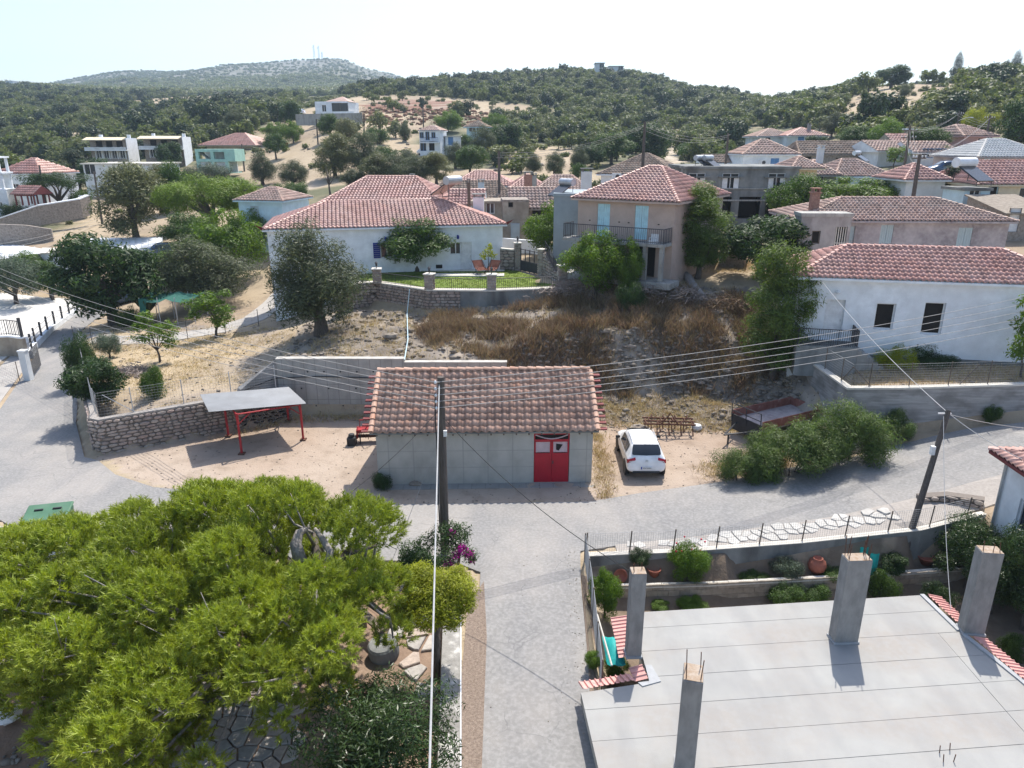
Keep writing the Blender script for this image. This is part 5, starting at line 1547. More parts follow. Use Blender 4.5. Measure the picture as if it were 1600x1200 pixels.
for u in (1085, 1137, 1208):
 x = fx(lg, R(-2), u)
 mb = MB(); mb.b2((x - 1.1, -.3, hg - .72), (x + 1.1, -.01, hg - .64)); mb.build('window_hood', M['concrete_dark'], gb)
 for s in (-1, 1):
  mb = MB(); mb.b2((x + s * .5 - .22, -.06, hg - 1.66), (x + s * .5 + .22, -.02, hg - .78)); mb.build('shutter', M['frame_white'], gb)
lw, ww, hw = hp(1240, 1266, 262, 320, 66.5)
house('side_wing', 'narrow cream wing with tiled eaves and barred window beside the grey concrete building', lw, ww + .4, 4.5, hw, R(-2), 'cream', 'hip', .35, .55, 'tile_pale', .3, .4, ops=[('f', 0, hw - 1.75, 1.1, .95, 'slats', 'iron', 'iron')], base=3)
def simple(name, label, uL, uR, ve, vb, y, d, rz=0, wall='white', roof='hip', pitch=.36, over=.4, tile='tile_red', ops=(), base=4, cat='house', **kw):
 lc, w, h = hp(uL, uR, ve, vb, y)
 far = y > 90
 kw.setdefault('tw', .34 if not far else .45); kw.setdefault('th', .5 if not far else .7)
 kw.setdefault('prof', TPROF_LO if not far else TPROF_MIN)
 kw.setdefault('caps', y < 130); kw.setdefault('backside', False)
 o2 = []
 for q in ops:       # (u, v of the sill, width m, height m, style, ...)
  x = fx(lc, R(rz), q[0])
  s = aty(q[0], q[1], y).z - lc.z
  o2.append(('f', max(-w / 2 + q[2] / 2 + .05, min(w / 2 - q[2] / 2 - .05, x)), s, *q[2:]))
 return house(name, label, lc, w, d, h, R(rz), wall, roof, pitch, over, tile, ops=o2, base=base, **kw)
simple('white_house', 'white house whose broad red hipped roof shows behind the blue shuttered house', 503, 690, 319, 352, 70, 11, -3, 'white', pitch=.4, tile='tile_red', base=4, ridge=5.0)
simple('small_house', 'small pale house with faded tiled roof left of the blue shuttered house', 372, 446, 313, 345, 78, 6, -12, 'paleblue', tile='tile_pale', ops=[(398, 340, 1.0, 1.2, 'shut', 'worn_blue_wood')], ridge=.8)
simple('old_house', 'old house with lichen grey tiled roof among the chimneys', 668, 806, 318, 348, 76, 9, 4, 'old_plaster', tile='tile_old', pitch=.42, ridge=6)
simple('house', 'house with red hipped roof peeping over the lichen grey roof', 706, 800, 290, 310, 88, 8, 0, 'white2', tile='tile_red', ridge=2)
simple('house', 'small house with red ridged roof directly behind the solar heater', 706, 752, 320, 352, 70, 4.5, 0, 'white2', 'gable', tile='tile_red', pitch=.5)
simple('chimney_house', 'narrow white house with brick patch and small white window', 738, 784, 318, 352, 68, 4, 0, 'old_plaster', 'flat', ops=[(766, 334, .8, 1.0, 'win')], over=.1)
simple('ruin', 'roofless crumbling plastered ruin with stained walls', 786, 826, 316, 352, 66, 3.4, 4, 'old_plaster', 'flat', over=.02, caproof='rubble', ops=[(798, 324, .45, .5, 'dark', 'wood', 'wood')])
simple('house', 'low house with long faded tile roof between ruin and annexe', 802, 864, 325, 352, 68, 6, 2, 'rubble', 'gable', tile='tile_pale', pitch=.5, ops=[(842, 347, 1.3, 1.3, 'dark', 'wood', 'wood')])
simple('house', 'house with red roof in front of the brick chimneys', 800, 850, 294, 318, 82, 7, 0, 'white2', tile='tile_red')
simple('house', 'house with half faded half red hipped roof behind the annexe', 838, 918, 300, 322, 78, 8, -4, 'cream', tile='tile_pale', ridge=2)
simple('white_house', 'white house with grey hipped roof and air conditioner behind the pink house', 937, 1052, 272, 300, 80, 9, -20, 'white', tile='tile_old', pitch=.42, ridge=.6, over=.45)
simple('white_house', 'white house with violet window above the grey concrete building', 1158, 1242, 241, 285, 100, 8, -2, 'white', tile='tile_pale', pitch=.44, ridge=.8, ops=[(1202, 262, 1.1, 1.2, 'shut', 'midblue')], over=.3)
simple('stone_house', 'long stone house with lichen grey roof', 1248, 1362, 241, 275, 104, 8, 0, 'rubble', tile='tile_old', pitch=.4, over=.3, ridge=9, ops=[(1252, 255, 1, .9, 'dark', 'wood', 'wood'), (1300, 256, 1, .8, 'dark', 'wood', 'wood')])
simple('blue_house', 'pale blue house with faded hipped roof', 1300, 1388, 275, 312, 76, 7, 4, 'paleblue', tile='tile_pale', pitch=.42, over=.35, ridge=1.5, ops=[(1312, 292, 1.2, 1.2, 'win', 'frame_white', 'midblue'), (1370, 292, 1.4, 1.2, 'win', 'frame_white', 'midblue')])
simple('small_house', 'small grey stone house with white chimney beside the pale blue house', 1262, 1302, 273, 312, 72, 6, 0, 'grey_render', tile='tile_pale', pitch=.4, ops=[(1274, 292, .9, 1.1, 'win')], chimney=[(.3, 2.2, 3.0, .55, 1.7, 'white2')])
simple('house', 'white upper house with open veranda on the hill edge', 1182, 1236, 213, 240, 150, 8, 0, 'white2', tile='tile_pale', over=.6, ops=[(1188, 222, .9, 1.4, 'dark', 'wood', 'wood'), (1225, 220, .9, 1.2, 'dark', 'wood', 'wood')])
simple('house', 'pale upper house with two blue windows', 1228, 1291, 212, 236, 146, 8, 0, 'white2', tile='tile_red', over=.4, ops=[(1238, 224, 1.2, 1.3, 'shut', 'midblue'), (1266, 224, 1.2, 1.3, 'shut', 'midblue')], chimney=[(1.0, 2.5, 2.6, .6, 2.2, 'grey_render')])
simple('house', 'long pale house with teal windows and low tiled roofs', 1368, 1428, 236, 262, 100, 8, 5, 'white2', 'gable', tile='tile_pale', pitch=.3, ops=[(1383, 248, 1.4, 1.2, 'win', 'frame_white', 'teal')])
simple('house', 'low white house with blue windows beside the teal windowed one', 1428, 1488, 238, 258, 98, 7, 0, 'white2', 'gable', tile='tile_pale', pitch=.34, over=.5, ops=[(1434, 247, 1.5, 1.2, 'win', 'frame_white', 'midblue'), (1453, 247, 1.5, 1.2, 'win', 'frame_white', 'midblue')])
simple('house', 'small house with dark red roof above the long pale house', 1398, 1432, 224, 236, 112, 6, 0, 'old_plaster', 'gable', tile='tile_red', pitch=.4)
simple('pink_house', 'rose pink house with wide low tiled roof on the right hill', 1497, 1552, 212, 240, 112, 8, 14, 'rose', tile='tile_pale', over=.6, ridge=1.5, ops=[(1544, 226, 1.1, 1.3, 'win')])
simple('house', 'house with white painted hipped tile roof', 1522, 1640, 245, 285, 84, 9, 0, 'mauve', tile='tile_white', pitch=.4, over=.35, ops=[(1527, 262, .8, 1.3, 'shut', 'paleblue')], ridge=2)
simple('cream_house', 'cream house with dark red roof at the right edge', 1520, 1660, 288, 342, 62, 8, 0, 'cream', tile='tile_red', pitch=.42, over=.3, ridge=5, ops=[(1545, 328, .9, 2.3, 'dark', 'worn_blue_wood', 'paleblue'), (1597, 322, 1.1, 1.5, 'win', 'frame_white', 'paleblue')])
simple('shed', 'pale blue shed with cluttered flat roof beside the cream house', 1500, 1540, 298, 335, 60, 3, 0, 'paleblue', 'flat', over=.15, caproof='concrete_dark', ops=[(1518, 320, .9, 1.2, 'win')], cat='shed')
simple('hut', 'low hut with small red hipped roof behind the vines', 1412, 1472, 280, 312, 66, 5, 0, 'white2', tile='tile_red', pitch=.45, over=.5)
simple('stone_hut', 'small dry stone hut with broken slab roof beside the fig tree', 1122, 1160, 388, 432, 53, 4, -20, 'rubble', 'shed', tile='concrete', pitch=.2, over=.15, caproof='rock', cat='hut')
simple('stone_hut', 'stone outbuilding with slab roof right of the mauve house', 1562, 1640, 335, 385, 54, 5, 0, 'rubble', 'shed', pitch=.2, over=.2, caproof='rock', cat='hut', ops=[(1588, 362, .8, 1.7, 'door', 'frame_white')])
simple('shed', 'grey shed with pale lean-to roof on the right hillside', 1305, 1342, 183, 196, 160, 4, 0, 'grey_render', 'flat', over=.3, caproof='cap', cat='shed')
simple('shed', 'ramshackle shed with white sheet roof above the vines', 1396, 1418, 203, 216, 120, 3, 0, 'old_plaster', 'flat', over=.3, caproof='white', cat='shed')
simple('shed', 'low shed with grey roof left of the violet windowed house', 1104, 1150, 254, 275, 106, 5, 0, 'white2', 'gable', tile='tile_old', cat='shed')
p = aty(1502, 285, 61.5)
solar_heater('large solar heater tank on the shed by the cream house', (p.x, p.y, p.z + .3), R(20), 1.35, 'white')
p = aty(1092, 262, 68); solar_heater('small solar heater at the left end of the concrete flat roof', (p.x, p.y, p.z + .1), R(40), .8, 'steel')
p = aty(1105, 262, 68); solar_heater('small solar heater, second from the left on the concrete flat roof', (p.x, p.y, p.z + .1), R(40), .8, 'steel')
p = aty(1337, 252, 82); solar_heater('small solar heater behind the pale blue house roof', (p.x, p.y, p.z + .1), R(40), .8, 'steel')
def air_con(label, u, v, y):
 p = aty(u, v, y)
 t = thing('air_conditioner', label, 'air conditioner', p)
 mb = MB(); mb.box((0, -.15, 0), (.9, .3, .7)); mb.build('case', M['frame_white'], t)
 mb = MB(); mb.lathe([(.24, 0), (.24, .02), (.05, .03)], 12); o = mb.build('fan_grille', M['iron'], t); o.location = (.1, -.3, 0); o.rotation_euler = (R(90), 0, 0)
air_con('air conditioner on the white wall behind the pink house', 963, 276, 79.5)
air_con('air conditioner beside the violet window', 1191, 254, 99.6)
def chimney(label, u, v0, v1, y, w, m, cap='concrete_dark'):
 a, b = aty(u, v1, y), aty(u, v0, y)
 t = thing('chimney', label, 'chimney', a)
 h = b.z - a.z
 mb = MB(); mb.b2((-w / 2, -w / 2, -1.5), (w / 2, w / 2, h)); mb.build('stack', M[m], t)
 mb = MB()
 for q in ((-1, -1), (1, -1), (1, 1), (-1, 1)): mb.box((q[0] * w * .4, q[1] * w * .4, h + .12), (w * .18, w * .18, .24))
 mb.box((0, 0, h + .27), (w * 1.25, w * 1.25, .06)); mb.build('cowl', M[cap], t)
for q in (('tall brick chimney rising from the tiled roofs', 825, 273, 305, 77, .8, 'brick'), ('slim grey chimney beside the tall brick one', 834, 275, 304, 77, .55, 'concrete'),
          ('thick grey chimney with dark cowl behind the pink house', 916, 268, 290, 68, .9, 'white2'), ('white chimney in front of the small ridged roof', 748, 308, 335, 66, .95, 'white'),
          ('round topped grey chimney on the lichen grey roof', 752, 285, 305, 74, .6, 'greyblue'), ('thin brown flue pipe on the small ridged roof', 733, 285, 322, 67, .28, 'wood'),
          ('thin pale chimney behind the broad red roof', 645, 276, 292, 80, .45, 'white2')):
 chimney(*q)
# ------------------------------------------------------------------ across the valley
def twin(label, uL, uR, y=158, vb=253, ve=218):
 lc, w, h = hp(uL, uR, ve, vb, y)
 ops = []
 for k in (-.3, -.1, .12, .34): ops.append(('f', k * w, .7, .95, 1.9, 'win', 'white', 'white'))
 for k in (-.25, .02, .3): ops.append(('f', k * w, h * .56, 1.3, 1.7, 'dark', 'wood', 'wood'))
 ops.append(('r', 1, 1.0, .8, 1.2, 'win'))
 t = house('stone_villa', label, lc, w, 6, h, R(8), 'rubble', 'flat', over=.05, base=4, ops=ops, caproof='white2')
 mb = MB(); mb.b2((-w / 2 - .6, -1.6, h * .50), (w / 2 + .2, -.01, h * .54)); bal = mb.build('balcony', M['white'], t)
 mb = MB(); mb.b2((-w / 2 - .6, -1.6, h * .54), (w / 2 + .2, -1.5, h * .66)); mb.build('parapet', M['white2'], bal)
 mb = MB(); mb.prism([(-w / 2 - .7, -1.9), (w / 2 - .3, -1.9), (w / 2 - .3, .8), (-w / 2 - .7, .8)], [h - .2, h - .2, h + .35, h + .35], [h - .08, h - .08, h + .47, h + .47]); mb.build('awning_roof', M['cream'], t)
 mb = MB(); mb.b2((w / 2 + .01, -.4, -2), (w / 2 + .12, 6, h + .3)); mb.build('white_flank', M['white'], t)
 mb = MB()
 for k in (-.3, -.1, .12, .34):
  for q in range(9):
   a0 = math.pi * q / 8
   mb.box((k * w + .62 * math.cos(a0), -.03, 2.3 + .62 * math.sin(a0)), (.2, .06, .2))
  mb.box((k * w - .62, -.03, 1.4), (.16, .06, 1.7)); mb.box((k * w + .62, -.03, 1.4), (.16, .06, 1.7))
 mb.build('arch_surround', M['white'], t)
 for x in (-w / 2 + 1.2, w / 2 - .5):
  mb = MB(); mb.b2((x - .3, 3, h), (x + .3, 3.6, h + 1.0)); mb.build('chimney', M['white2'], t)
 return t
twin('stone faced villa with cream awning roof, left of the twin pair', 147, 201)
twin('stone faced villa with cream awning roof, right of the twin pair', 230, 288, 160, 251, 216)
simple('white_house', 'flat roofed long white house below the stone villas', 133, 246, 257, 292, 130, 9, -4, 'white2', 'flat', over=.3, caproof='cap', ops=[(152, 273, 2.0, 1.9, 'win')], cat='house')
t = simple('house', 'large pale house with two tier red hipped roof beyond the mint frame', 322, 402, 226, 252, 176, 10, -12, 'cream', tile='tile_red', pitch=.42, over=1.6, ridge=2.5, ops=[(392, 246, 1.2, 2.0, 'dark', 'wood', 'wood')])
lc, w, h = hp(308, 360, 233, 271, 138)
mf = thing('unfinished_house', 'mint green unfinished two storey concrete frame with open bays', 'house', lc, R(-6))
mb = MB()
for z in (0, h / 2 - .1, h - .5): mb.b2((-w / 2, -.05, z), (w / 2, 5, z + (.5 if z else .15)))
for x in (-w / 2, -.2, w / 2 - .6): mb.b2((x, .0, .1), (x + .6, .5, h))
mb.build('frame', M['mint'], mf)
mb = MB(); mb.b2((-w / 2, 3.4, 0), (w / 2, 3.6, h - .5)); mb.b2((-w / 2 + .6, .3, .15), (-w / 2 + 1.6, .4, h / 2 - .1)); mb.b2((w / 2 - 2.6, .3, .15), (w / 2 - .7, .4, h / 2 - .1)); mb.build('infill_wall', M['white2'], mf)
mb = MB(); mb.b2((w / 2, -.05, h / 2), (w / 2 + 1.4, 4, h)); mb.build('side_bay', M['mint'], mf)
mb = MB(); mb.prism([(-w / 2 + .5, .6), (-w / 2 + 2.4, .6), (-w / 2 + 2.4, 1.6), (-w / 2 + .5, 1.6)], [h * .85, h * .5, h * .5, h * .85], [h * .89, h * .54, h * .54, h * .89]); mb.build('stair_flight', M['concrete'], mf)
lc, w, h = hp(492, 545, 160, 178, 188)
mv = house('villa', 'modern white villa with big glass front on a walled terrace', lc, w, 8, h, R(-8), 'white', 'flat', over=.0, base=3, ops=[('f', 2.2, .3, 4.2, 2.2, 'win', 'white', 'wood'), ('f', -1.9, .3, 1.1, 1.8, 'win')])
mb = MB(); mb.add([(-1.6, 0, h + .2), (w / 2 + .2, 0, h + .2), (w / 2 + .2, 6, h + .2), (-1.6, 6, h + .2), (2, 3, h + 1.5)], [(0, 1, 4), (1, 2, 4), (2, 3, 4), (3, 0, 4)]); mb.build('hip_roof', M['tile_pale'], mv)
mb = MB(); mb.b2((-2, -1.6, -.3), (w / 2 + 2, -1.45, .5)); mb.build('terrace_parapet', M['white'], mv)
a, b = aty(462, 186, 184), aty(566, 184, 184)
tw_ = thing('terrace_wall', 'long grey retaining wall below the modern white villa', 'wall')
mb = MB(); ribbon(mb, [(a.x, a.y, a.z - 1.5, a.z + 1.1), (b.x, b.y, b.z - 1.5, b.z + 1.1)], .4); mb.build('wall_body', M['concrete'], tw_)
t = simple('white_house', 'white two storey house with blue windows, arches and small balcony', 656, 689, 204, 243, 160, 6, -8, 'white', tile='tile_pale', pitch=.35, over=.25, ridge=.6,
           ops=[(663, 216, .9, 1.2, 'win', 'frame_white', 'midblue'), (672, 219, .9, 1.7, 'win', 'frame_white', 'midblue'), (681, 216, .9, 1.2, 'win', 'frame_white', 'midblue'), (665, 236, 1.3, 1.9, 'win', 'frame_white', 'midblue'), (678, 236, 1.3, 2.0, 'dark', 'wood', 'white')])
_, w, h = hp(656, 689, 204, 243, 160)
mb = MB(); mb.b2((-1.9, -.9, h * .50), (2.0, -.01, h * .54)); bl_ = mb.build('balcony', M['white'], t)
railing(bl_, (-1.85, -.85, 0), (1.95, -.85, 0), h * .54, h * .54 + .9, .25, r=.02)
simple('outbuilding', 'low white outbuilding with sky blue door', 696, 719, 214, 228, 163, 3, 0, 'white', 'flat', over=.25, caproof='cap', ops=[(707, 227, 1.1, 1.9, 'door', 'midblue')])
simple('house', 'pale hillside house with brown roofed veranda', 729, 757, 198, 216, 176, 6, -10, 'paleblue', tile='tile_old', pitch=.4, over=.7, ops=[(740, 206, 1.6, 1.5, 'win'), (750, 206, 1.2, 1.5, 'win')])
simple('villa', 'pale flat roofed villa on the wooded hilltop, left of the pair', 931, 944, 98.5, 108, 420, 8, 0, 'white2', 'flat', over=.5, base=8, ops=[(938, 106, 2.5, 2.2, 'win')])
simple('villa', 'pale flat roofed villa on the wooded hilltop, right of the pair', 952, 974, 103.5, 112, 420, 8, 0, 'white2', 'flat', over=.5, base=8, ops=[(960, 110, 2.5, 2.0, 'win')])
simple('house', 'tiny white house on the far left skyline', 10, 21, 126.5, 134, 640, 8, 0, 'white', 'flat', over=.3, base=6)
lc, w, h = hp(8, 68, 271, 318, 112)
ch = house('church', 'white church with long red tiled roof', lc, w + 1.5, 7.5, h, R(-8), 'white', 'hip', .55, .4, 'tile_red', .45, .7, TPROF_MIN, base=4, caps=False, backside=False,
           ops=[('f', -.9, h - 2.9, 1.2, 1.4, 'grid'), ('f', w / 2 - .8, h - 3.3, .8, 2.0, 'win', 'midblue', 'midblue')])
a, b = aty(-16, 352, 105), aty(20, 352, 105)
bt = thing('bell_tower', 'white church bell tower with arched open belfry', 'tower', (a + b) / 2, R(8))
w = (b - a).length; h = aty(0, 296, 105).z - a.z
mb = MB(); P = wall_panel(mb, (-w / 2, 0), (w / 2, 0), -3, h, [(w - 1.2, h * .45, .55, 1.0)], .1); mb.b2((-w / 2, .2, -3), (w / 2, w, h - .01)); wall_panel(mb, (w / 2, 0), (w / 2, w), -3, h, []); mb.build('shaft', M['white'], bt)
opening_parts(bt, P, (w - 1.2, h * .45, .55, 1.0), 'win', M['frame_white'], M['midblue'], .1)
for lev, (hh, ww) in enumerate(((2.1, w * .82), (1.9, w * .78))):
 mb = MB()
 for x in (-1, 0, 1):
  for y in (-1, 1): mb.box((x * (ww / 2 - .2), w / 2 + y * (ww / 2 - .2), h + hh / 2), (.3, .3, hh))
 for x in (-.5, .5):
  for q in range(7):
   t_ = math.pi * q / 6; mb.box((x * (ww / 2 - .2) + (ww / 4 - .3) * math.cos(t_), w / 2 - ww / 2 + .2, h + hh - .55 + .45 * math.sin(t_)), (.22, .28, .22))
 mb.b2((-ww / 2 - .15, w / 2 - ww / 2 - .15, h + hh), (ww / 2 + .15, w / 2 + ww / 2 + .15, h + hh + .22))
 mb.build('belfry', M['white'], bt); h += hh + .22
mb = MB(); mb.box((0, w / 2, h + .6), (1.3, 1.3, 1.2)); mb.add([(-.8, w / 2 - .8, h + 1.2), (.8, w / 2 - .8, h + 1.2), (.8, w / 2 + .8, h + 1.2), (-.8, w / 2 + .8, h + 1.2), (0, w / 2, h + 2.0)], [(0, 1, 4), (1, 2, 4), (2, 3, 4), (3, 0, 4), (3, 2, 1, 0)]); mb.build('lantern_cap', M['white'], bt)
lc, w, h = hp(24, 58, 304, 321, 103)
po = thing('porch', 'small red tiled timber porch in front of the church', 'porch', lc, R(-12))
mb = MB()
for x in (-w / 2, -w / 6, w / 6, w / 2):
 for y in (0, 2.6): mb.box((x, y, h / 2), (.16, .16, h))
mb.box((0, 0, h - .1), (w, .15, .2)); mb.box((0, 2.6, h - .1), (w, .15, .2)); mb.build('posts', M['oxblood'], po)
mb = MB()
mb.add([(-w / 2 - .4, -.5, h), (w / 2 + .4, -.5, h), (w / 2 + .4, 1.3, h + 1.1), (-w / 2 - .4, 1.3, h + 1.1), (w / 2 + .4, 3.1, h), (-w / 2 - .4, 3.1, h)], [(0, 1, 2, 3), (3, 2, 4, 5), (1, 4, 2), (5, 0, 3)])
rf = mb.build('roof', M['oxblood'], po)
roof_plane(rf, (-w / 2 - .4, -.5, h + .02), (w / 2 + .4, -.5, h + .02), (w / 2 + .4, 1.3, h + 1.12), (-w / 2 - .4, 1.3, h + 1.12), .4, .5, TPROF_MIN, M['tile_red'])
cwall = thing('terrace_wall', 'stone terrace wall with white coping below the church', 'wall')
pp = [aty(-10, 345, 97), aty(60, 322, 99), aty(125, 312, 102), aty(140, 306, 104)]
mb = MB(); ribbon(mb, [(p.x, p.y, p.z - 2.5, p.z) for p in pp], .4); mb.build('wall_body', M['rubble'], cwall)
mb = MB(); ribbon(mb, [(p.x, p.y, p.z, p.z + .15) for p in offset_path(pp if False else [tuple(p) for p in pp], .1)] if False else [(p.x, p.y - .1, p.z, p.z + .15) for p in pp], .7); mb.build('coping', M['white'], cwall)
lwl = thing('stone_wall', 'low dark stone wall with car parked before it, far left', 'wall')
pp = [aty(-10, 350, 90), aty(40, 352, 91), aty(80, 358, 92)]
mb = MB(); ribbon(mb, [(p.x, p.y, p.z - 2.5, p.z) for p in pp], .5); mb.build('wall_body', M['rubble'], lwl)
M['white_sheet'] = mat('white_sheet_roof', (0.74, 0.76, 0.79), 1.0, 5, 0.55, stain=(.5, (.62, .65, .7), .4, (1, 1, 1)))
def shed(label, corners, h, wall='white2', name='shed', cor='white_sheet', ridge=0.0):
 t = thing(name, label, 'shed')
 p = [Vector(c) for c in corners]
 mb = MB(); mb.prism([(q.x, q.y) for q in p], [q.z - h - 2 for q in p], [q.z for q in p]); mb.build('wall', M[wall], t)
 mb = MB()
 n = max(4, int((p[1] - p[0]).length / .9))
 out = [p[0] + (p[0] - p[2]).normalized() * .3, p[1] + (p[1] - p[3]).normalized() * .3, p[2] + (p[2] - p[0]).normalized() * .3, p[3] + (p[3] - p[1]).normalized() * .3]
 for k in range(n):
  a, b = out[0].lerp(out[1], k / n), out[0].lerp(out[1], (k + 1) / n)
  d, c = out[3].lerp(out[2], k / n), out[3].lerp(out[2], (k + 1) / n)
  up = Vector((0, 0, .06)); m1, m2 = a.lerp(b, .85), d.lerp(c, .85)
  mb.add([a + up, m1 + up, b + up * 2, d + up, m2 + up, c + up * 2], [(0, 1, 4, 3), (1, 2, 5, 4)])
 mb.build('sheet_roof', M[cor], t)
 return t
q = lambda u, v, y: aty(u, v, y)
shed('broad white shed with gently sloping sheet roof at the left edge', [q(-40, 412, 78), q(64, 396, 80), q(70, 390, 88), q(-40, 372, 96)], 2.2)
shed('long low white roofed shed behind the dark tree', [q(121, 388, 84), q(252, 392, 80), q(250, 372, 88), q(124, 373, 92)], 2.4)
shed('small white rendered store with flat roof beside the vine', [q(64, 396, 76), q(118, 394, 75), q(120, 389, 79), q(68, 388, 80)], 2.9, cor='cap')
wl_ = thing('garden_wall', 'low white wall in front of the white store', 'wall')
a, b = aty(84, 426, 72), aty(126, 425, 71)
mb = MB(); ribbon(mb, [(a.x, a.y, a.z - 1, a.z), (b.x, b.y, b.z - 1, b.z)], .3); mb.build('wall_body', M['white'], wl_)
cw = atz(1552, 860, -.3)
p = aty(1567, 735, 24.6)
we = house('white_house', 'pale white house corner with tiled eave at the right edge', (18.3 + 4.5, 17.4, -.9), 9, 7, 4.75, R(-2), 'white', 'hip', .38, .45, 'tile_red', .26, .36, TPROF, ops=[('l', -1.9, 2.3, .9, 1.2, 'win')], base=1.5, caproof='oxblood')
mb = MB(); mb.tube([(-4.57, 6.9, -.8), (-4.57, 6.9, 4.6), (-4.75, 7.1, 4.75)], .05, 6); mb.build('drain_pipe', M['steel'], we)
lh = house('tiled_house', 'house whose faded tiled roof corner shows at the left edge behind the pine', (-21.6, 14.4, -.3), 7.5, 6.6, 2.5, R(4), 'cream', 'hip', .34, .4, 'tile_pale', .26, .36, TPROF, base=1)
# ------------------------------------------------------------------ vegetation
def leaves(P, N, size, aspect=.5, jit=.6, rs=NR, tint=None):
 """diamond leaves at points P facing roughly N; returns verts, quads, tint"""
 n = len(P)
 nn = N + rs.normal(0, jit, (n, 3))
 nn /= np.linalg.norm(nn, axis=1)[:, None] + 1e-9
 a = np.cross(nn, rs.normal(0, 1, (n, 3)))
 a /= np.linalg.norm(a, axis=1)[:, None] + 1e-9
 b = np.cross(nn, a)
 s = (size * rs.uniform(.65, 1.3, n))[:, None]
 w = s * aspect
 bend = nn * s * .12
 V = np.stack([P - a * s, P + b * w * .5 - bend, P + a * s, P - b * w * .5 - bend], 1).reshape(-1, 3)
 F = np.arange(4 * n).reshape(n, 4)
 t = rs.rand(n) if tint is None else tint
 return V, F, np.repeat(t, 4)
def lump_points(lumps, n, rs, shell=.55, flat=0.0, top=False):
 l = np.array(lumps, float)
 w = l[:, 3] ** 2
 k = rs.choice(len(l), n, p=w / w.sum())
 d = rs.normal(0, 1, (n, 3))
 d /= np.linalg.norm(d, axis=1)[:, None]
 if top: d[:, 2] = np.where(d[:, 2] < -.25, -d[:, 2] * .6, d[:, 2])
 r = l[k, 3] * (shell + (1 - shell) * rs.rand(n) ** .6) * (1 + .12 * rs.normal(0, 1, n))
 sc = np.array([1, 1, l[0, 4] if l.shape[1] > 4 else 1.0])
 P = l[k, :3] + d * r[:, None] * sc
 return P, d, k
def make_lumps(rx, rz, zc, n, rl, rs, flat=.85, top=.0):
 """clumps spread through an ellipsoid of radius rx, half height rz, centred at zc"""
 out = [(0, 0, zc, rl * 1.25, flat)]
 for i in range(n):
  d = rs.normal(0, 1, 3)
  d /= np.linalg.norm(d)
  if d[2] < -.9: d[2] *= -.5
  q = .55 + .5 * rs.rand()
  out.append((d[0] * (rx - rl * .6) * q, d[1] * (rx - rl * .6) * q, zc + d[2] * (rz - rl * .5) * q + top, rl * rs.uniform(.6, 1.15), flat))
 return out
CROWNS = {}
def crown_mesh(key, m, rx, rz, zc, nl, rl, n, size, aspect=.5, seed=0, flat=.85, shell=.5, jit=.6, core=True, upb=.35):
 if key in CROWNS: return CROWNS[key]
 rs = np.random.RandomState(seed)
 L_ = make_lumps(rx, rz, zc, nl, rl, rs, flat)
 P, d, k = lump_points(L_, n, rs, shell)
 keep = P[:, 2] > .02
 P, d, k = P[keep], d[keep], k[keep]
 nrm = d + np.array([0, 0, upb])
 tl = rs.rand(len(L_))
 V, F, T = leaves(P, nrm, size, aspect, jit, rs, np.clip(.35 * tl[k] + .65 * rs.rand(len(k)), 0, .999))
 me = npmesh('crown_' + key, V, F, m, tint=T)
 CROWNS[key] = (me, L_)
 return CROWNS[key]
def trunk_mesh(key, L_, h, r, m, seed=0, nl=7, lean=0.1, stems=1):
 rs = random.Random(seed)
 mb = MB()
 big = sorted(L_, key=lambda q: -q[3])[:nl]
 for s in range(stems):
  bx_, by_ = (rs.uniform(-.25, .25), rs.uniform(-.25, .25)) if stems > 1 else (0, 0)
  top = Vector((rs.uniform(-lean, lean) * h + bx_ * 2, rs.uniform(-lean, lean) * h + by_ * 2, h))
  mid = Vector((bx_ + rs.uniform(-.12, .12) * h * .5, by_ + rs.uniform(-.12, .12) * h * .5, h * .5))
  rr = r / (stems ** .5)
  mb.tube([(bx_, by_, -.4), (bx_, by_, .05), mid, top], [rr * 1.35, rr * 1.1, rr * .9, rr * .75], 8)
  for i, q in enumerate(big):
   if stems > 1 and i % stems != s: continue
   e = Vector(q[:3])
   md = top.lerp(e, .5) + Vector((rs.uniform(-.2, .2), rs.uniform(-.2, .2), rs.uniform(0, .25))) * q[3]
   mb.tube([top - Vector((0, 0, .1 * h)), md, e], [rr * .6, rr * .35, rr * .1], 6)
 return mb.mesh('trunk_' + key, m, True)
KINDS = {}
def kind(key, leafmat, rx, rz, zc, nl, rl, n, size, aspect, h, r, bark='bark', variants=2, **kw):
 tk = {k: kw.pop(k) for k in ('lean', 'stems') if k in kw}
 KINDS[key] = []
 for i in range(variants):
  me, L_ = crown_mesh(f'{key}_{i}', leafmat, rx, rz, zc, nl, rl, n, size, aspect, seed=hash(key) % 1000 if False else sum(map(ord, key)) + 31 * i, **kw)
  co = np.empty(len(me.vertices) * 3, np.float32); me.vertices.foreach_get('co', co); co = co.reshape(-1, 3)
  bw = np.percentile(np.abs(co[:, :2]), 97) * 2.05; bh = np.percentile(co[:, 2], 98.5)
  KINDS[key].append((me, trunk_mesh(f'{key}_{i}', L_, h, r, M[bark], i + len(key), **tk), bw, bh))
kind('olive', L['olive'], 2.0, 2.0, 2.15, 46, .72, 20000, .085, .36, .9, .24, variants=2, shell=.35)
kind('broad', L['broad'], 1.9, 1.6, 2.3, 32, .70, 14000, .09, .6, 1.4, .14, variants=2)
kind('bright', L['bright'], 1.8, 1.75, 1.9, 34, .64, 15000, .085, .55, .9, .12, variants=2)
kind('dark', L['dark'], 2.1, 1.8, 2.2, 38, .75, 9500, .13, .6, 1.2, .2, variants=2)
kind('feather', L['feather'], 1.35, 2.6, 2.75, 56, .52, 20000, .085, .34, .7, .14, variants=2, shell=.3)
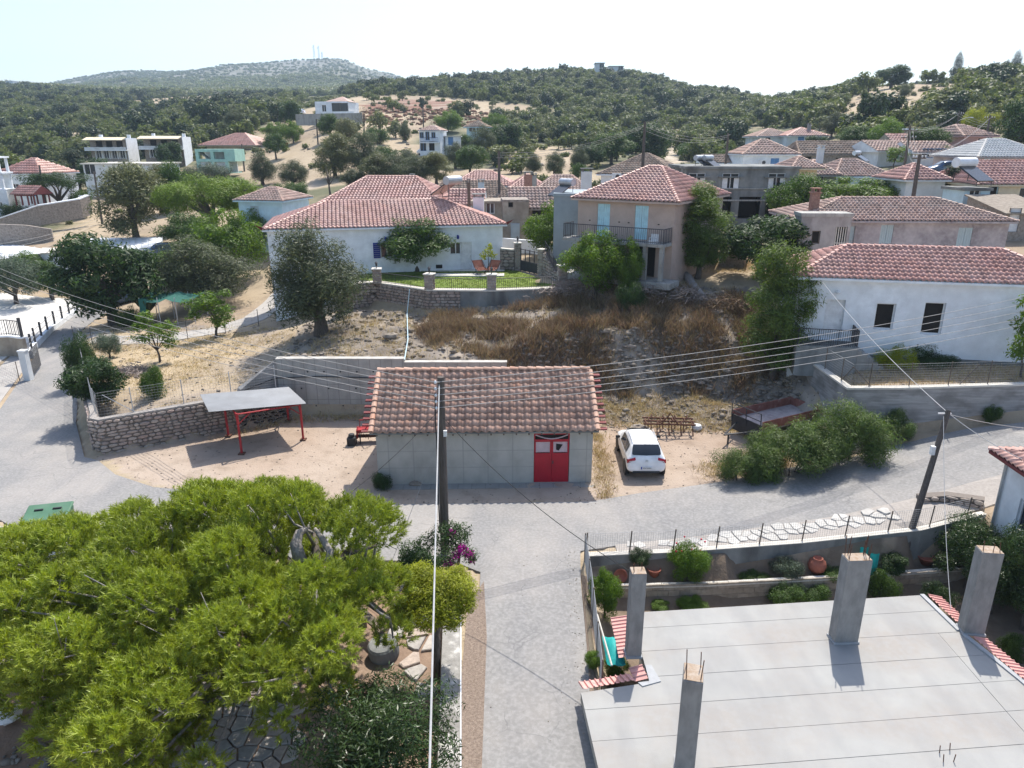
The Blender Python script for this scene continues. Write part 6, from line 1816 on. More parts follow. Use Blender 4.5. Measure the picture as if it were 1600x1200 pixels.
kind('bush', L['broad'], 1.5, 1.0, .85, 22, .6, 11000, .07, .5, .35, .08, variants=2, stems=3)
kind('darkbush', L['dark'], 1.5, 1.0, .9, 20, .65, 10000, .07, .5, .35, .08, variants=2, stems=3)
kind('oleander', L['oleander'], 1.6, 1.15, 1.05, 30, .55, 13000, .10, .22, .4, .06, variants=2, stems=4, upb=.8, shell=.3)
kind('citrus', L['citrus'], 1.6, 1.2, 1.7, 30, .52, 20000, .06, .42, .8, .09, variants=2)
kind('grey', L['grey'], 2.3, 1.5, 1.7, 30, .8, 9000, .12, .3, .6, .15, variants=1, shell=.3)
kind('brownish', L['brownish'], 1.9, 2.2, 2.2, 46, .65, 14000, .10, .45, 1.1, .16, variants=2, shell=.25)
kind('lime', L['lime'], 1.2, .8, .7, 22, .42, 6000, .07, .35, .3, .05, variants=1, stems=3, upb=.9)
kind('conifer', L['conifer'], .8, 2.4, 2.6, 26, .6, 7000, .09, .35, .6, .13, variants=1)
kind('cedar', L['dark'], 3.0, 1.2, 3.4, 34, .8, 8000, .13, .3, 1.8, .22, variants=1, flat=.45)
kind('sapling', L['bright'], 1.0, 1.3, 1.9, 22, .36, 1700, .10, .55, .9, .05, variants=2, shell=.2, lean=.2)
kind('umbrella', L['umbrella'], 2.3, 1.0, 2.0, 50, .6, 26000, .08, .28, 1.0, .2, variants=1, flat=.7, upb=.8)
kind('bare', L['brownish'], 1.6, 1.6, 2.6, 20, .5, 300, .08, .5, 1.2, .12, variants=1, shell=.2)
rs_ = np.random.RandomState(9)
L_ = [(rs_.normal(0, .08), rs_.normal(0, .08), .4 + 4.4 * t, .12 + .62 * math.sin(math.pi * (.12 + .88 * t) ** .75) ** .9, 1.3) for t in np.linspace(0, 1, 26)]
P, d, k = lump_points(L_, 5000, rs_, .7)
V, F, T = leaves(P, d, .09, .4, .5, rs_)
KINDS['cypress'] = [(npmesh('crown_cypress', V, F, L['conifer'], tint=T), trunk_mesh('cypress', L_[:3], .6, .12, M['bark'], 1), 1.6, 5.2)]
cnt = [0]
def plant(name, k, label, cat, u, v, w, h, group=None, loc=None, var=None, rz=None, bury=.05):
 """a tree whose foot is seen at (u, v) and whose crown is w px wide, h px tall in the photograph"""
 p = Vector(loc) if loc is not None else aty(u, v + 3, 238) if v < 116 and u > 1300 else ground(u, v)
 d = p.y * CP - (p.z - CAMH) * SP
 W_, H_ = w * d / FPX, h * d / FPX / .96
 cnt[0] += 1
 me, tr, bw, bh = KINDS[k][(cnt[0] if var is None else var) % len(KINDS[k])]
 sx, sz = W_ / bw, H_ / bh
 root = thing(name, label, cat, (p.x, p.y, p.z - bury), rnd.uniform(0, 6.28) if rz is None else rz, group, sc=(sx, sx, sz))
 link('trunk', tr, root)
 link('crown', me, root)
 return root
TREES = [
 ('olive_tree', 'olive', 'big dense olive tree at the left corner of the blue shuttered house', 'tree', 502, 522, 138, 152),
 ('tree', 'broad', 'open leafed young tree with slim trunk on the lawn', 'tree', 652, 428, 104, 78),
 ('tree', 'bright', 'bushy green tree beside the black garden gate', 'tree', 856, 402, 76, 76),
 ('shrub', 'bright', 'wide bright green shrub before the pink house balcony', 'shrub', 926, 466, 78, 92),
 ('shrub', 'bright', 'slender upright bright green shrub under the balcony columns', 'shrub', 981, 466, 40, 82),
 ('bush', 'darkbush', 'round dark green bush on the dry bank below the slender shrub', 'bush', 986, 488, 38, 42),
 ('tree', 'feather', 'tall feathery tree behind the fallen dead trunk', 'tree', 1090, 436, 74, 132),
 ('fig_tree', 'dark', 'broad leaved dark green fig tree beside the stone hut', 'tree', 1188, 436, 118, 88),
 ('tree', 'feather', 'tall feathery light green tree at the edge of the bank', 'tree', 1206, 596, 92, 196),
 ('tree', 'broad', 'leafy tree left of the mauve house chimney', 'tree', 1246, 372, 88, 88),
 ('fig_tree', 'dark', 'low dark shrub by the left end of the mauve lean-to', 'shrub', 1242, 452, 44, 46),
 ('vine_arbour', 'bright', 'bright green vine mass behind the mauve house roof, left part', 'vine', 1330, 330, 96, 46),
 ('vine_arbour', 'bright', 'bright green vine mass behind the mauve house roof, right part', 'vine', 1405, 325, 78, 44),
 ('tree', 'dark', 'dark round tree behind the ridge of the mauve house', 'tree', 1446, 322, 54, 44),
 ('conifer', 'conifer', 'dark narrow conifer beside the white solar tank', 'tree', 1484, 326, 34, 62),
 ('bush', 'bush', 'leafy bush before the shed of the cream house', 'bush', 1528, 334, 66, 36),
 ('oleander', 'oleander', 'small oleander bush at the corner of the dirt lot', 'shrub', 1152, 752, 66, 50),
 ('oleander', 'oleander', 'large oleander bush covering the near side of the trailer', 'shrub', 1236, 742, 104, 82),
 ('oleander', 'oleander', 'low oleander bush between the smallest and the large one by the road', 'shrub', 1190, 746, 70, 62),
 ('oleander', 'oleander', 'oleander bush closing the hedge beside the large round one', 'shrub', 1284, 732, 72, 76),
 ('oleander', 'oleander', 'large round oleander bush between trailer and retaining wall', 'shrub', 1328, 720, 100, 88),
 ('oleander', 'oleander', 'sparse dark oleander bush against the retaining wall', 'shrub', 1400, 688, 52, 46),
 ('shrub', 'bush', 'little green shrub at the foot of the retaining wall by the road', 'shrub', 1548, 662, 24, 26),
 ('tree', 'sapling', 'thin leafed tree at the right edge before the white house', 'tree', 1594, 590, 60, 115),
 ('shrub', 'lime', 'vivid lime green shrub on the dry terrace', 'shrub', 1398, 577, 52, 34),
 ('shrub', 'darkbush', 'low dark spreading shrub against the white wall', 'shrub', 1425, 556, 70, 30),
 ('shrub', 'darkbush', 'flat dark shrub on the terrace right of the lime green one', 'shrub', 1466, 572, 56, 18),
 ('tree', 'sapling', 'small bright tree by the driveway above the straw plot', 'tree', 338, 528, 68, 70),
 ('tree', 'sapling', 'leaning young tree in the middle of the straw plot', 'tree', 250, 566, 62, 74),
 ('tree', 'bush', 'little round tree on the straw plot above the stone wall', 'tree', 241, 622, 40, 46),
 ('tree', 'grey', 'small pale leafed tree at the upper corner of the straw plot', 'tree', 172, 560, 38, 36),
 ('tree', 'dark', 'dark glossy leaved small tree at the bend of the stone wall', 'tree', 153, 640, 78, 76),
 ('bush', 'darkbush', 'dark round bush hanging over the road by the wire fence', 'bush', 128, 594, 44, 66),
 ('tree', 'dark', 'big dark green tree with thick trunk beside the road', 'tree', 178, 508, 140, 126),
 ('tree', 'olive', 'wide feathery olive green tree over the green shade net', 'tree', 318, 478, 124, 96),
 ('tree', 'bright', 'bright leafy tree against the left side of the blue shuttered house', 'tree', 366, 440, 92, 98),
 ('bush', 'bush', 'low bush beside the foot of the candelabra cactus', 'bush', 204, 512, 34, 30),
 ('umbrella_pine', 'umbrella', 'bright green umbrella pine with flat rounded crown', 'tree', 336, 372, 126, 86),
 ('tree', 'brownish', 'tall browning olive green tree in front of the long white house', 'tree', 214, 376, 100, 106),
 ('tree', 'broad', 'round green tree right of the browning tall tree', 'tree', 280, 362, 58, 96),
 ('tamarisk', 'grey', 'large grey green tamarisk at the left edge', 'tree', 26, 476, 86, 70),
 ('tree', 'broad', 'small dense tree right of the grey green tamarisk', 'tree', 80, 466, 46, 54),
 ('vine', 'bright', 'yellow green vine on the roof edge of the white store', 'vine', 42, 432, 56, 34),
 ('cedar', 'cedar', 'dark spreading cedar beside the church', 'tree', 96, 342, 78, 66),
 ('conifer', 'conifer', 'tall dark conifer between church and stone villas', 'tree', 125, 298, 32, 58),
 ('bush', 'darkbush', 'round clipped bush below the bell tower', 'bush', 24, 350, 30, 30),
 ('bush', 'darkbush', 'wide bush below the church porch', 'bush', 52, 350, 40, 24),
 ('bush', 'darkbush', 'round bush at the foot of the pole by the church', 'bush', 87, 347, 20, 20),
 ('bush', 'bush', 'green bush under the long white house', 'bush', 130, 340, 34, 40),
 ('tree', 'grey', 'grey green olive below the mint green frame', 'tree', 335, 294, 62, 34),
 ('tree', 'dark', 'dark tree in front of the right stone villa', 'tree', 268, 266, 36, 38),
 ('tree', 'olive', 'olive tree standing above the red roofed pale house', 'tree', 372, 212, 36, 34),
 ('tree', 'dark', 'dark round tree below the modern villa terrace', 'tree', 455, 198, 32, 34),
 ('tree', 'bright', 'pale green round tree on the dry field, upper left of its pair', 'tree', 431, 222, 34, 26),
 ('tree', 'bright', 'pale green round tree on the dry field, upper right of its pair', 'tree', 459, 224, 28, 30),
 ('tree', 'broad', 'round green tree standing alone beside the parked red car', 'tree', 432, 250, 36, 36),
 ('tree', 'olive', 'grey green olive on the dry field near the curved track', 'tree', 411, 290, 38, 44),
 ('tree', 'olive', 'wide olive bush beside the curved track', 'tree', 459, 294, 42, 38),
 ('tree', 'bush', 'green bush behind the small pale house', 'bush', 462, 314, 40, 26),
 ('tree', 'broad', 'tall tree with light trunk on the dry field below the villa', 'tree', 517, 222, 36, 38),
 ('tree', 'brownish', 'olive brown tree beside the tall light trunked tree', 'tree', 540, 236, 36, 44),
 ('tree', 'brownish', 'big yellowish tree in the hollow left of the roofs', 'tree', 524, 278, 60, 60),
 ('tree', 'olive', 'big round grey green tree in the hollow', 'tree', 565, 276, 56, 60),
 ('tree', 'brownish', 'brown grey tree in the hollow behind the broad red roof', 'tree', 590, 292, 56, 46),
 ('tree', 'olive', 'olive green tree behind the broad red roof', 'tree', 625, 292, 54, 46),
 ('tree', 'olive', 'small olive beside the bare branched tree', 'tree', 553, 296, 34, 28),
 ('tree', 'brownish', 'yellowing tree below the white blue windowed house', 'tree', 682, 288, 46, 44),
 ('tree', 'olive', 'grey green tree right of the yellowing tree', 'tree', 712, 264, 34, 36),
 ('tree', 'broad', 'mid green tree above the lichen grey roof', 'tree', 735, 275, 46, 42),
 ('tree', 'olive', 'large grey olive below the veranda house', 'tree', 754, 252, 38, 48),
 ('tree', 'olive', 'short trunked round tree on the fallow slope', 'tree', 634, 222, 18, 28),
 ('bare_tree', 'bare', 'bare branched dead tree on the field below the villa', 'tree', 569, 212, 26, 42),
 ('bare_tree', 'bare', 'bare dark tree beside the curved track', 'tree', 516, 304, 32, 46),
 ('tree', 'bush', 'grey bush clump on the fallow slope', 'bush', 589, 226, 34, 24),
 ('tree', 'bright', 'fresh green orchard clump beside the veranda house, left', 'tree', 700, 206, 40, 28),
 ('tree', 'bright', 'fresh green orchard clump beside the veranda house, right', 'tree', 772, 210, 34, 28),
 ('tree', 'olive', 'round olive on the dry slope, leftmost of three', 'tree', 832, 274, 28, 30),
 ('tree', 'olive', 'round olive on the dry slope, middle of three', 'tree', 866, 276, 28, 34),
 ('tree', 'olive', 'round olive on the dry slope, rightmost of three', 'tree', 906, 266, 26, 34),
 ('tree', 'broad', 'leafy green tree left of the dirt track', 'tree', 955, 258, 64, 44),
 ('tree', 'dark', 'dark domed tree left of the dirt track mouth', 'tree', 1010, 254, 60, 52),
 ('tree', 'bush', 'rounded scrub right of the dirt track', 'tree', 1085, 250, 44, 26),
 ('tree', 'brownish', 'rounded yellowish tree above the white sheds', 'tree', 1112, 240, 38, 32),
 ('tree', 'broad', 'green tree in front of the low grey roofed shed', 'tree', 1130, 266, 36, 28),
 ('tree', 'bright', 'leafy green tree behind the long pale house', 'tree', 1378, 236, 46, 44),
 ('tree', 'broad', 'green trees left of the long pale house', 'tree', 1335, 236, 50, 34),
 ('tree', 'olive', 'tall grey green tree above the pale upper house', 'tree', 1298, 216, 30, 34),
 ('tree', 'lime', 'yellow green tree behind the rose pink house, left', 'tree', 1520, 206, 34, 32),
 ('tree', 'lime', 'yellow green tree behind the rose pink house, right', 'tree', 1548, 204, 32, 24),
 ('tree', 'dark', 'large dark tree at the right edge above the white tiled roof', 'tree', 1588, 246, 66, 78),
 ('bush', 'bush', 'bush on the straw bank above the solar tank', 'bush', 1476, 256, 30, 24),
 ('tree', 'sapling', 'thin pale tree before the long pale house', 'tree', 1396, 262, 34, 30),
 ('tree', 'olive', 'lone tree on the bare hill top at right', 'tree', 1413, 155, 18, 20),
 ('tree', 'dark', 'broad dark crown on the right hill skyline', 'tree', 1392, 138, 46, 30),
 ('cypress', 'cypress', 'tall dark cypress standing alone on the right skyline', 'tree', 1495, 112, 15, 34),
 ('cypress', 'cypress', 'short dark cypress beside the tall one at the right edge', 'tree', 1571, 114, 10, 24),
 ('cypress', 'cypress', 'tall dark cypress at the far right skyline', 'tree', 1585, 112, 17, 36),
 ('shrub', 'darkbush', 'weedy green tuft at the left corner of the garage', 'shrub', 597, 764, 28, 26),
 ('rose_bush', 'bright', 'tall rose bush with red blooms in the raised bed', 'shrub', 1074, 906, 56, 62),
 ('shrub', 'citrus', 'small dark leaved plant in the flower bed behind the left column', 'shrub', 999, 893, 34, 32),
 ('shrub', 'grey', 'pale leaved hydrangea bush in the raised bed', 'shrub', 1228, 902, 46, 30),
 ('shrub', 'bush', 'leafy bush in the sunken garden right of the tall column', 'shrub', 1374, 936, 44, 46),
 ('orange_tree', 'citrus', 'orange tree with glossy dark leaves in the garden by the white wall', 'tree', 1508, 920, 112, 110),
 ('orange_tree', 'citrus', 'orange tree at the right edge behind the rightmost column', 'tree', 1596, 985, 110, 170),
 ('shrub', 'citrus', 'dark leaved shrub beside the red tile edge', 'shrub', 1462, 960, 44, 50),
 ('shrub', 'bright', 'climbing green plant inside the lane fence', 'shrub', 944, 966, 46, 78),
 ('shrub', 'bright', 'green bush squeezed between fence and tiled roof edge', 'shrub', 962, 1062, 34, 46),
 ('orange_tree', 'citrus', 'orange tree with dark leaves in the courtyard by the lane', 'tree', 604, 1262, 222, 190),
 ('tree', 'dark', 'dark leaved shrub behind the pine near the bougainvillea', 'shrub', 655, 935, 60, 80),
 ('tree', 'brownish', 'olive brown leafy tree behind the umbrella pine', 'tree', 262, 334, 56, 66),
 ('tree', 'bright', 'bright green tree between umbrella pine and blue shuttered house', 'tree', 392, 400, 56, 62),
 ('tree', 'broad', 'leafy green tree above the long white roofed shed', 'tree', 300, 400, 80, 60),
 ('tree', 'bright', 'fresh green tree behind the wide olive green tree', 'tree', 290, 440, 84, 56),
 ('tree', 'bush', 'mid green bush right of the candelabra cactus', 'bush', 262, 446, 50, 44),
 ('tree', 'olive', 'grey green tree below the right stone villa', 'tree', 300, 300, 46, 34),
 ('tree', 'dark', 'dark tree behind the tall conifer', 'tree', 150, 300, 44, 46),
 ('tree', 'broad', 'green tree behind the small pale house, left', 'tree', 375, 316, 40, 34),
 ('tree', 'bush', 'low green scrub beside the curved track', 'bush', 430, 312, 40, 22),
 ('tree', 'olive', 'olive in the hollow above the broad red roof', 'tree', 655, 290, 44, 40),
 ('tree', 'broad', 'green tree at the foot of the fallow slope', 'tree', 600, 262, 34, 30),
 ('tree', 'olive', 'dense olive left of the white van', 'tree', 640, 262, 30, 24),
 ('tree', 'broad', 'green tree between veranda house and outbuilding', 'tree', 728, 240, 26, 26),
 ('tree', 'dark', 'dark tree cluster right of the veranda house', 'tree', 790, 246, 50, 46),
 ('tree', 'bush', 'green bush behind the tall brick chimney', 'bush', 905, 280, 26, 22),
 ('tree', 'dark', 'dark tree beside the grey roofed white house', 'tree', 925, 262, 36, 30),
 ('tree', 'dark', 'dense dark tree above the long stone house', 'tree', 1275, 240, 34, 24),
 ('tree', 'broad', 'leafy tree beside the ramshackle shed', 'tree', 1440, 240, 60, 36),
 ('tree', 'dark', 'dark leafy tree left of the mauve house chimney, lower', 'tree', 1222, 350, 40, 56),
 ('tree', 'citrus', 'dark bush row behind the shed of the cream house', 'bush', 1462, 318, 40, 30),
 ('orange_tree', 'citrus', 'orange tree in the garden between the two right columns', 'tree', 1545, 960, 90, 110),
]
for nm, k, lab, cat, u, v, w, h in TREES:
 t = plant(nm, k, lab, cat, u, v, w, h)
 if nm == 'rose_bush':
  for k in range(9):
   mb = MB(); a = rnd.uniform(0, 6.28); mb.lathe([(0, -.07), (.09, 0), (.07, .07), (0, .09)], 6, (1.25 * math.cos(a) * rnd.uniform(.3, 1), 1.25 * math.sin(a), rnd.uniform(2.2, 3.5))); mb.build('bloom', M['rosebloom'], t)
for lab, k, u, v, w, h in (('weedy green clump below the block wall, left', 'bush', 1228, 942, 50, 30), ('weedy green clump below the block wall, right', 'bush', 1275, 940, 46, 26),
                           ('low green plants beside the clay jar', 'bush', 1300, 905, 36, 16), ('low green leaves in the raised bed under the grey wall', 'bush', 1178, 908, 40, 12),
                           ('big leaved squash plant beside the slab, left', 'bright', 1032, 952, 26, 14), ('big leaved squash plant beside the slab, right', 'bright', 1080, 952, 40, 18),
                           ('dark foliage plant in the bed behind the turquoise cloth', 'dark', 1392, 895, 40, 30), ('green shrub with one pink bloom below the tile edge', 'bush', 1578, 1030, 34, 40)):
 plant('garden_plant', k, lab, 'plant', u, v, w, h)
# ---- the big pine in front
def pine_tree():
 rs = np.random.RandomState(5)
 root = thing('pine_tree', 'huge bright yellow green pine filling the lower left of the view', 'tree', (-7.0, 17.0, -.3))
 base = Vector((-7.0, 17.0, -.3))
 S_ = []
 outline = [(-30, 900), (10, 855), (60, 850), (140, 820), (170, 795), (240, 800), (280, 765), (330, 760), (390, 752), (450, 760), (505, 770), (540, 800), (600, 805), (618, 800), (590, 850), (600, 900), (608, 935), (560, 960),
               (540, 1020), (470, 1060), (400, 1070), (330, 1080), (290, 1120), (250, 1180), (170, 1195), (110, 1170), (120, 1110), (40, 1070), (-30, 1010)]
 poly = [(300 + (u - 300) * (.93 if u > 300 else 1), v + 14 * (v < 850)) for u, v in outline]
 tries = 0
 while len(S_) < 330 and tries < 16000:
  tries += 1
  u, v = rs.uniform(-30, 625), rs.uniform(748, 1200)
  if not inpoly(np.array([u]), np.array([v]), poly)[0]: continue
  if abs(u - 487) < 62 and 800 < v < 905: continue
  gap = float(fbm(np.array([u / 62.]), np.array([v / 40.]), 93, 2)[0]) < .40
  f = (v - 750) / 450
  if gap: v += 25
  yy = (1.2 if gap else 0) + rs.normal(0, .4) + 20.6 - 8.6 * f + rs.normal(0, .35) - .9 * math.sin(math.pi * f)
  p = aty(u, v, yy)
  if p.z < 1.2: p.z = 1.2 + rs.rand() * .6
  r = rs.uniform(.5, .95)
  if all((p - q[0]).length > .73 * (r + q[1]) for q in S_): S_.append((p, r))
 for p, r in list(S_)[::2]:
  q = p + Vector((rs.uniform(-.5, .5), rs.uniform(.4, 1.2), -rs.uniform(1.3, 2.2)))
  if q.z > .9: S_.append((q, r * .8))
 P, A, T = [], [], []
 for i, (p, r) in enumerate(S_):
  n = int(175 * (r / .8) ** 2) + 6
  d = rs.normal(0, 1, (n, 3)); d /= np.linalg.norm(d, axis=1)[:, None]
  d[:, 2] = np.where(d[:, 2] < -.2, -d[:, 2], d[:, 2])
  out = np.array([p.x - base.x, p.y - base.y, 1.5]); out /= np.linalg.norm(out)
  q = np.array(p)[None] + d * (r * (.78 + .24 * rs.rand(n)))[:, None] * np.array([1, 1, .72])
  P.append(q)
  a = d * .7 + out * .5 + np.array([0, 0, .6]) + rs.normal(0, .22, (n, 3))
  A.append(a / np.linalg.norm(a, axis=1)[:, None])
  T.append(np.full(n, rs.rand() * .5))
 P, A, T = np.concatenate(P), np.concatenate(A), np.concatenate(T)
 T = np.clip(T + rs.rand(len(P)) * .45, 0, .95)
 ns, nn = len(P), 30
 ln = rs.uniform(.18, .36, ns)
 k = np.arange(nn)
 t = (k / nn)[None, :, None] * (ln * 1.0)[:, None, None]
 base_p = P[:, None, :] + A[:, None, :] * t
 side = rs.normal(0, 1, (ns, nn, 3))
 side -= (side * A[:, None, :]).sum(2, keepdims=True) * A[:, None, :]
 side /= np.linalg.norm(side, axis=2, keepdims=True) + 1e-9
 dirn = A[:, None, :] * .75 + side * .75
 dirn /= np.linalg.norm(dirn, axis=2, keepdims=True)
 nl = rs.uniform(.10, .18, (ns, nn, 1))
 tip = base_p + dirn * nl
 wv = np.cross(dirn, rs.normal(0, 1, (ns, nn, 3)))
 wv /= np.linalg.norm(wv, axis=2, keepdims=True) + 1e-9
 wv *= .012
 V = np.stack([base_p - wv, base_p + wv, tip], 2).reshape(-1, 3) - np.array(base)
 F = np.arange(len(V)).reshape(-1, 3)
 link('crown', npmesh('pine_needles', V, F, L['pine'], tint=np.repeat(T, nn * 3)), root)
 mb = MB()
 top = Vector((1.4, .8, 2.9))
 mb.tube([(0, 0, -.3), (.1, 0, .3), (.7, .3, 1.6), top], [.38, .33, .29, .24], 12)
 hubs = []
 for a in range(9):
  an = a * 2 * math.pi / 9 + .2
  e = Vector((1.0 + 3.0 * math.cos(an), .5 + 2.0 * math.sin(an), 3.1 + .6 * math.sin(an)))
  m_ = top.lerp(e, .5) + Vector((0, 0, .45))
  mb.tube([top - Vector((0, 0, .3)), m_, e], [.17, .12, .07], 8)
  hubs += [m_, e]
 tw = MB()
 for p, r in S_:
  q = p - base
  hb = min(hubs, key=lambda x: (x - q).length)
  tw.tube([hb, hb.lerp(q, .5) + Vector((rs.uniform(-.2, .2), rs.uniform(-.2, .2), -.15)), q + Vector((0, 0, -.05))], [.055, .04, .018], 5)
  for _ in range(2):
   e = q + Vector(rs.normal(0, 1, 3)) * r * .6
   tw.tube([q, e], [.018, .008], 4)
 mb.build('trunk', M['bark'], root, True)
 o = tw.build('limbs', M['bark_pale'], root, True)
 b0 = aty(470, 880, 17.6) - base
 mb = MB()
 mb.tube([b0, aty(462, 850, 17.9) - base, aty(468, 832, 18.1) - base, aty(480, 826, 18.3) - base], [.2, .17, .13, .06], 10)
 mb.tube([aty(512, 882, 17.3) - base, aty(516, 862, 17.5) - base, aty(504, 842, 17.9) - base, aty(492, 826, 18.2) - base], [.13, .10, .09, .05], 10)
 mb.build('broken_limb', M['bark_pale'], root, True)
 return root
pine_tree()
# ---- bougainvillea and the yellow-green tree by the lane, with their own meshes
def clump_tree(name, label, cat, base, lumps, n, size, aspect, lm, trunk, seed, jit=.6, blooms=None, bm_=None, upb=.4, shell=.4):
 rs = np.random.RandomState(seed)
 root = thing(name, label, cat, base)
 Lp = [(x, y, z, r, .85) for x, y, z, r in lumps]
 P, d, k = lump_points(Lp, n, rs, shell)
 V, F, T = leaves(P, d + np.array([0, 0, upb]), size, aspect, jit, rs)
 link('crown', npmesh('crown', V, F, lm, tint=T), root)
 mb = MB()
 for t in trunk: mb.tube(t[0], t[1], 8)
 mb.build('trunk', M['bark'], root, True)
 if blooms:
  Lb = [(x, y, z, r, .8) for x, y, z, r in blooms]
  P, d, k = lump_points(Lb, bm_[1], rs, .2)
  V, F, T = leaves(P, d, bm_[2], .8, .8, rs)
  link('blossom', npmesh('blossom', V, F, bm_[0], tint=T), root)
 return root
def rel(base, pts): return [(*(aty(u, v, y) - Vector(base))[:], r) for u, v, y, r in pts]
b = (-2.0, 22.6, -.1)
clump_tree('bougainvillea', 'bougainvillea with magenta blossom round the foot of the nearest pole', 'shrub', b,
           rel(b, [(690, 835, 23, .5), (715, 845, 23, .5), (665, 850, 22.8, .45), (700, 865, 22.6, .5), (722, 830, 23.2, .4), (640, 858, 22.8, .45), (735, 868, 22.5, .35), (690, 885, 22.2, .5), (655, 880, 22.4, .5), (705, 826, 23.2, .4)]), 5200, .06, .6, L['dark'],
           [([(0, 0, 0), (.1, .2, .8), (-.2, .2, 1.5)], [.06, .05, .03])], 3, blooms=rel(b, [(722, 858, 22.6, .24), (732, 866, 22.5, .22), (712, 868, 22.5, .2), (700, 880, 22.3, .2), (738, 876, 22.4, .14), (705, 832, 23, .16)]), bm_=(M['magenta'], 900, .05))
b = (-2.15, 17.5, -.25)
clump_tree('tree', 'yellow green feathery leaved tree overhanging the lane', 'tree', b,
           rel(b, [(690, 915, 18.0, .55), (660, 900, 18.3, .5), (720, 920, 17.8, .5), (650, 935, 17.8, .5), (700, 945, 17.5, .5), (632, 955, 17.6, .45), (725, 940, 17.6, .4), (668, 965, 17.2, .45), (705, 965, 17.2, .4), (680, 930, 17.8, .6), (620, 965, 17.4, .35), (716, 898, 18.4, .35), (640, 900, 18.4, .4)]),
           26000, .06, .4, L['lime'], [([(-.12, 0, 0), (-.1, .3, 1.2), (0, .9, 2.2), (.2, 1.2, 2.6)], [.14, .12, .09, .05])], 8, upb=.8)
b = ground(763, 432); b = (b.x, b.y, b.z)
clump_tree('sapling', 'thin sapling with yellowing leaves before the wheelbarrow clutter on the lawn', 'tree', b, [(0, 0, 1.9, .45), (.3, .1, 1.6, .35), (-.35, 0, 1.55, .35), (.1, .1, 2.3, .3)], 260, .12, .6, L['lime'], [([(0, 0, 0), (.02, 0, 1.0), (0, 0, 2.0)], [.035, .03, .02])], 4)
# ---- cactus with many upright arms
p = ground(233, 494)
ct = thing('cactus', 'tall candelabra cactus with many upright arms beside the driveway', 'cactus', p)
rc = random.Random(3)
for k in range(26):
 a = rc.uniform(0, 6.28); rr = rc.uniform(.2, 1.35); hh = rc.uniform(2.6, 4.3) * (1 - .12 * rr)
 pts = [(.15 * math.cos(a), .15 * math.sin(a), .5), (rr * .55 * math.cos(a), rr * .55 * math.sin(a), 1.0), (rr * .95 * math.cos(a), rr * .95 * math.sin(a), 1.9), (rr * 1.1 * math.cos(a), rr * 1.1 * math.sin(a), hh)]
 mb = MB(); mb.tube(pts, [.08, .085, .085, .05], 6); mb.build('arm', L['cactus'], ct)
mb = MB(); mb.tube([(0, 0, -.3), (0, 0, .7)], [.17, .14], 8); mb.build('trunk', M['bark'], ct)
# ---- dry stuff: grass, scrub, rubble
def scatter_in(poly, n, rs):
 xs, ys = [p[0] for p in poly], [p[1] for p in poly]
 out = []
 while len(out) < n:
  q = np.stack([rs.uniform(min(xs), max(xs), n), rs.uniform(min(ys), max(ys), n)], 1)
  out += list(q[inpoly(q[:, 0], q[:, 1], poly)])
 return np.array(out[:n])
def blades(name, label, pts, per, hgt, wid, m, rs, spread=.25, lean=.6):
 n = len(pts) * per
 c = np.repeat(pts, per, 0)
 h = np.repeat(rs.uniform(.5, 1.3, len(pts)) * hgt, per) * rs.uniform(.5, 1.2, n)
 x, y = c[:, 0] + rs.normal(0, spread, n) * np.minimum(1, h / hgt), c[:, 1] + rs.normal(0, spread, n) * np.minimum(1, h / hgt)
 z = np.where(y < 82, near_surface(x, y), ground_z(x, y)) - .02
 b = np.stack([x, y, z], 1)
 d = rs.normal(0, lean, (n, 2)) * h[:, None]
 tip = b + np.stack([d[:, 0], d[:, 1], h], 1)
 a = rs.uniform(0, 6.28, n)
 w = np.stack([np.cos(a), np.sin(a), np.zeros(n)], 1) * (wid * rs.uniform(.6, 1.4, n))[:, None]
 mid = (b + tip) / 2 + np.stack([np.zeros(n), np.zeros(n), h * .12], 1)
 V = np.stack([b - w, b + w, mid + w * .8, tip, mid - w * .8], 1).reshape(-1, 3)
 o = np.arange(n)[:, None] * 5
 F4 = np.concatenate([o, o + 1, o + 2, o + 4], 1)
 F3 = np.concatenate([o + 4, o + 2, o + 3], 1)
 T = np.repeat(np.clip(np.repeat(rs.rand(len(pts)), per) * .7 + rs.rand(n) * .3, 0, .99), 5)
 ob = link(name, npmesh(name, V, [F3, F4], m, tint=T))
 tag(ob, label, kind='stuff')
 return ob
rs = np.random.RandomState(2)
b1 = scatter_in([(-1, 40), (4, 39.5), (10, 40), (15, 39), (16, 41), (15.5, 46), (9, 48), (3.5, 48.6), (-1, 47.5), (-6, 47.6), (-6, 41)], 2100, rs)
dens = fbm(b1[:, 0] / 2.2, b1[:, 1] / 2.2, 77)
b1 = b1[dens > .44]
blades('dry_scrub', 'brown dry scrub and thistles covering the bank', b1, 34, .62, .014, M['dry'], rs, .3, .55)
b2 = scatter_in([(-13, 39.6), (16, 36.5), (16, 47), (9, 49), (-1, 48.5), (-12, 50)], 1500, rs)
blades('dry_grass', 'thin dry grass on the stony bank', b2, 16, .28, .009, M['straw'], rs, .25, .6)
b3 = scatter_in(PLOT, 2300, rs)
b3 = b3[fbm(b3[:, 0] / 2, b3[:, 1] / 2, 7) > .42]
blades('dry_grass', 'low straw grass on the plot above the stone wall', b3, 14, .16, .010, M['straw'], rs, .3, .9)
b4 = scatter_in([(16.8, 33.9), (34, 34.2), (34, 36.6), (17, 38.4)], 900, rs)
blades('dry_grass', 'straw grass on the terrace behind the retaining wall', b4, 16, .2, .010, M['straw'], rs, .25, .8)
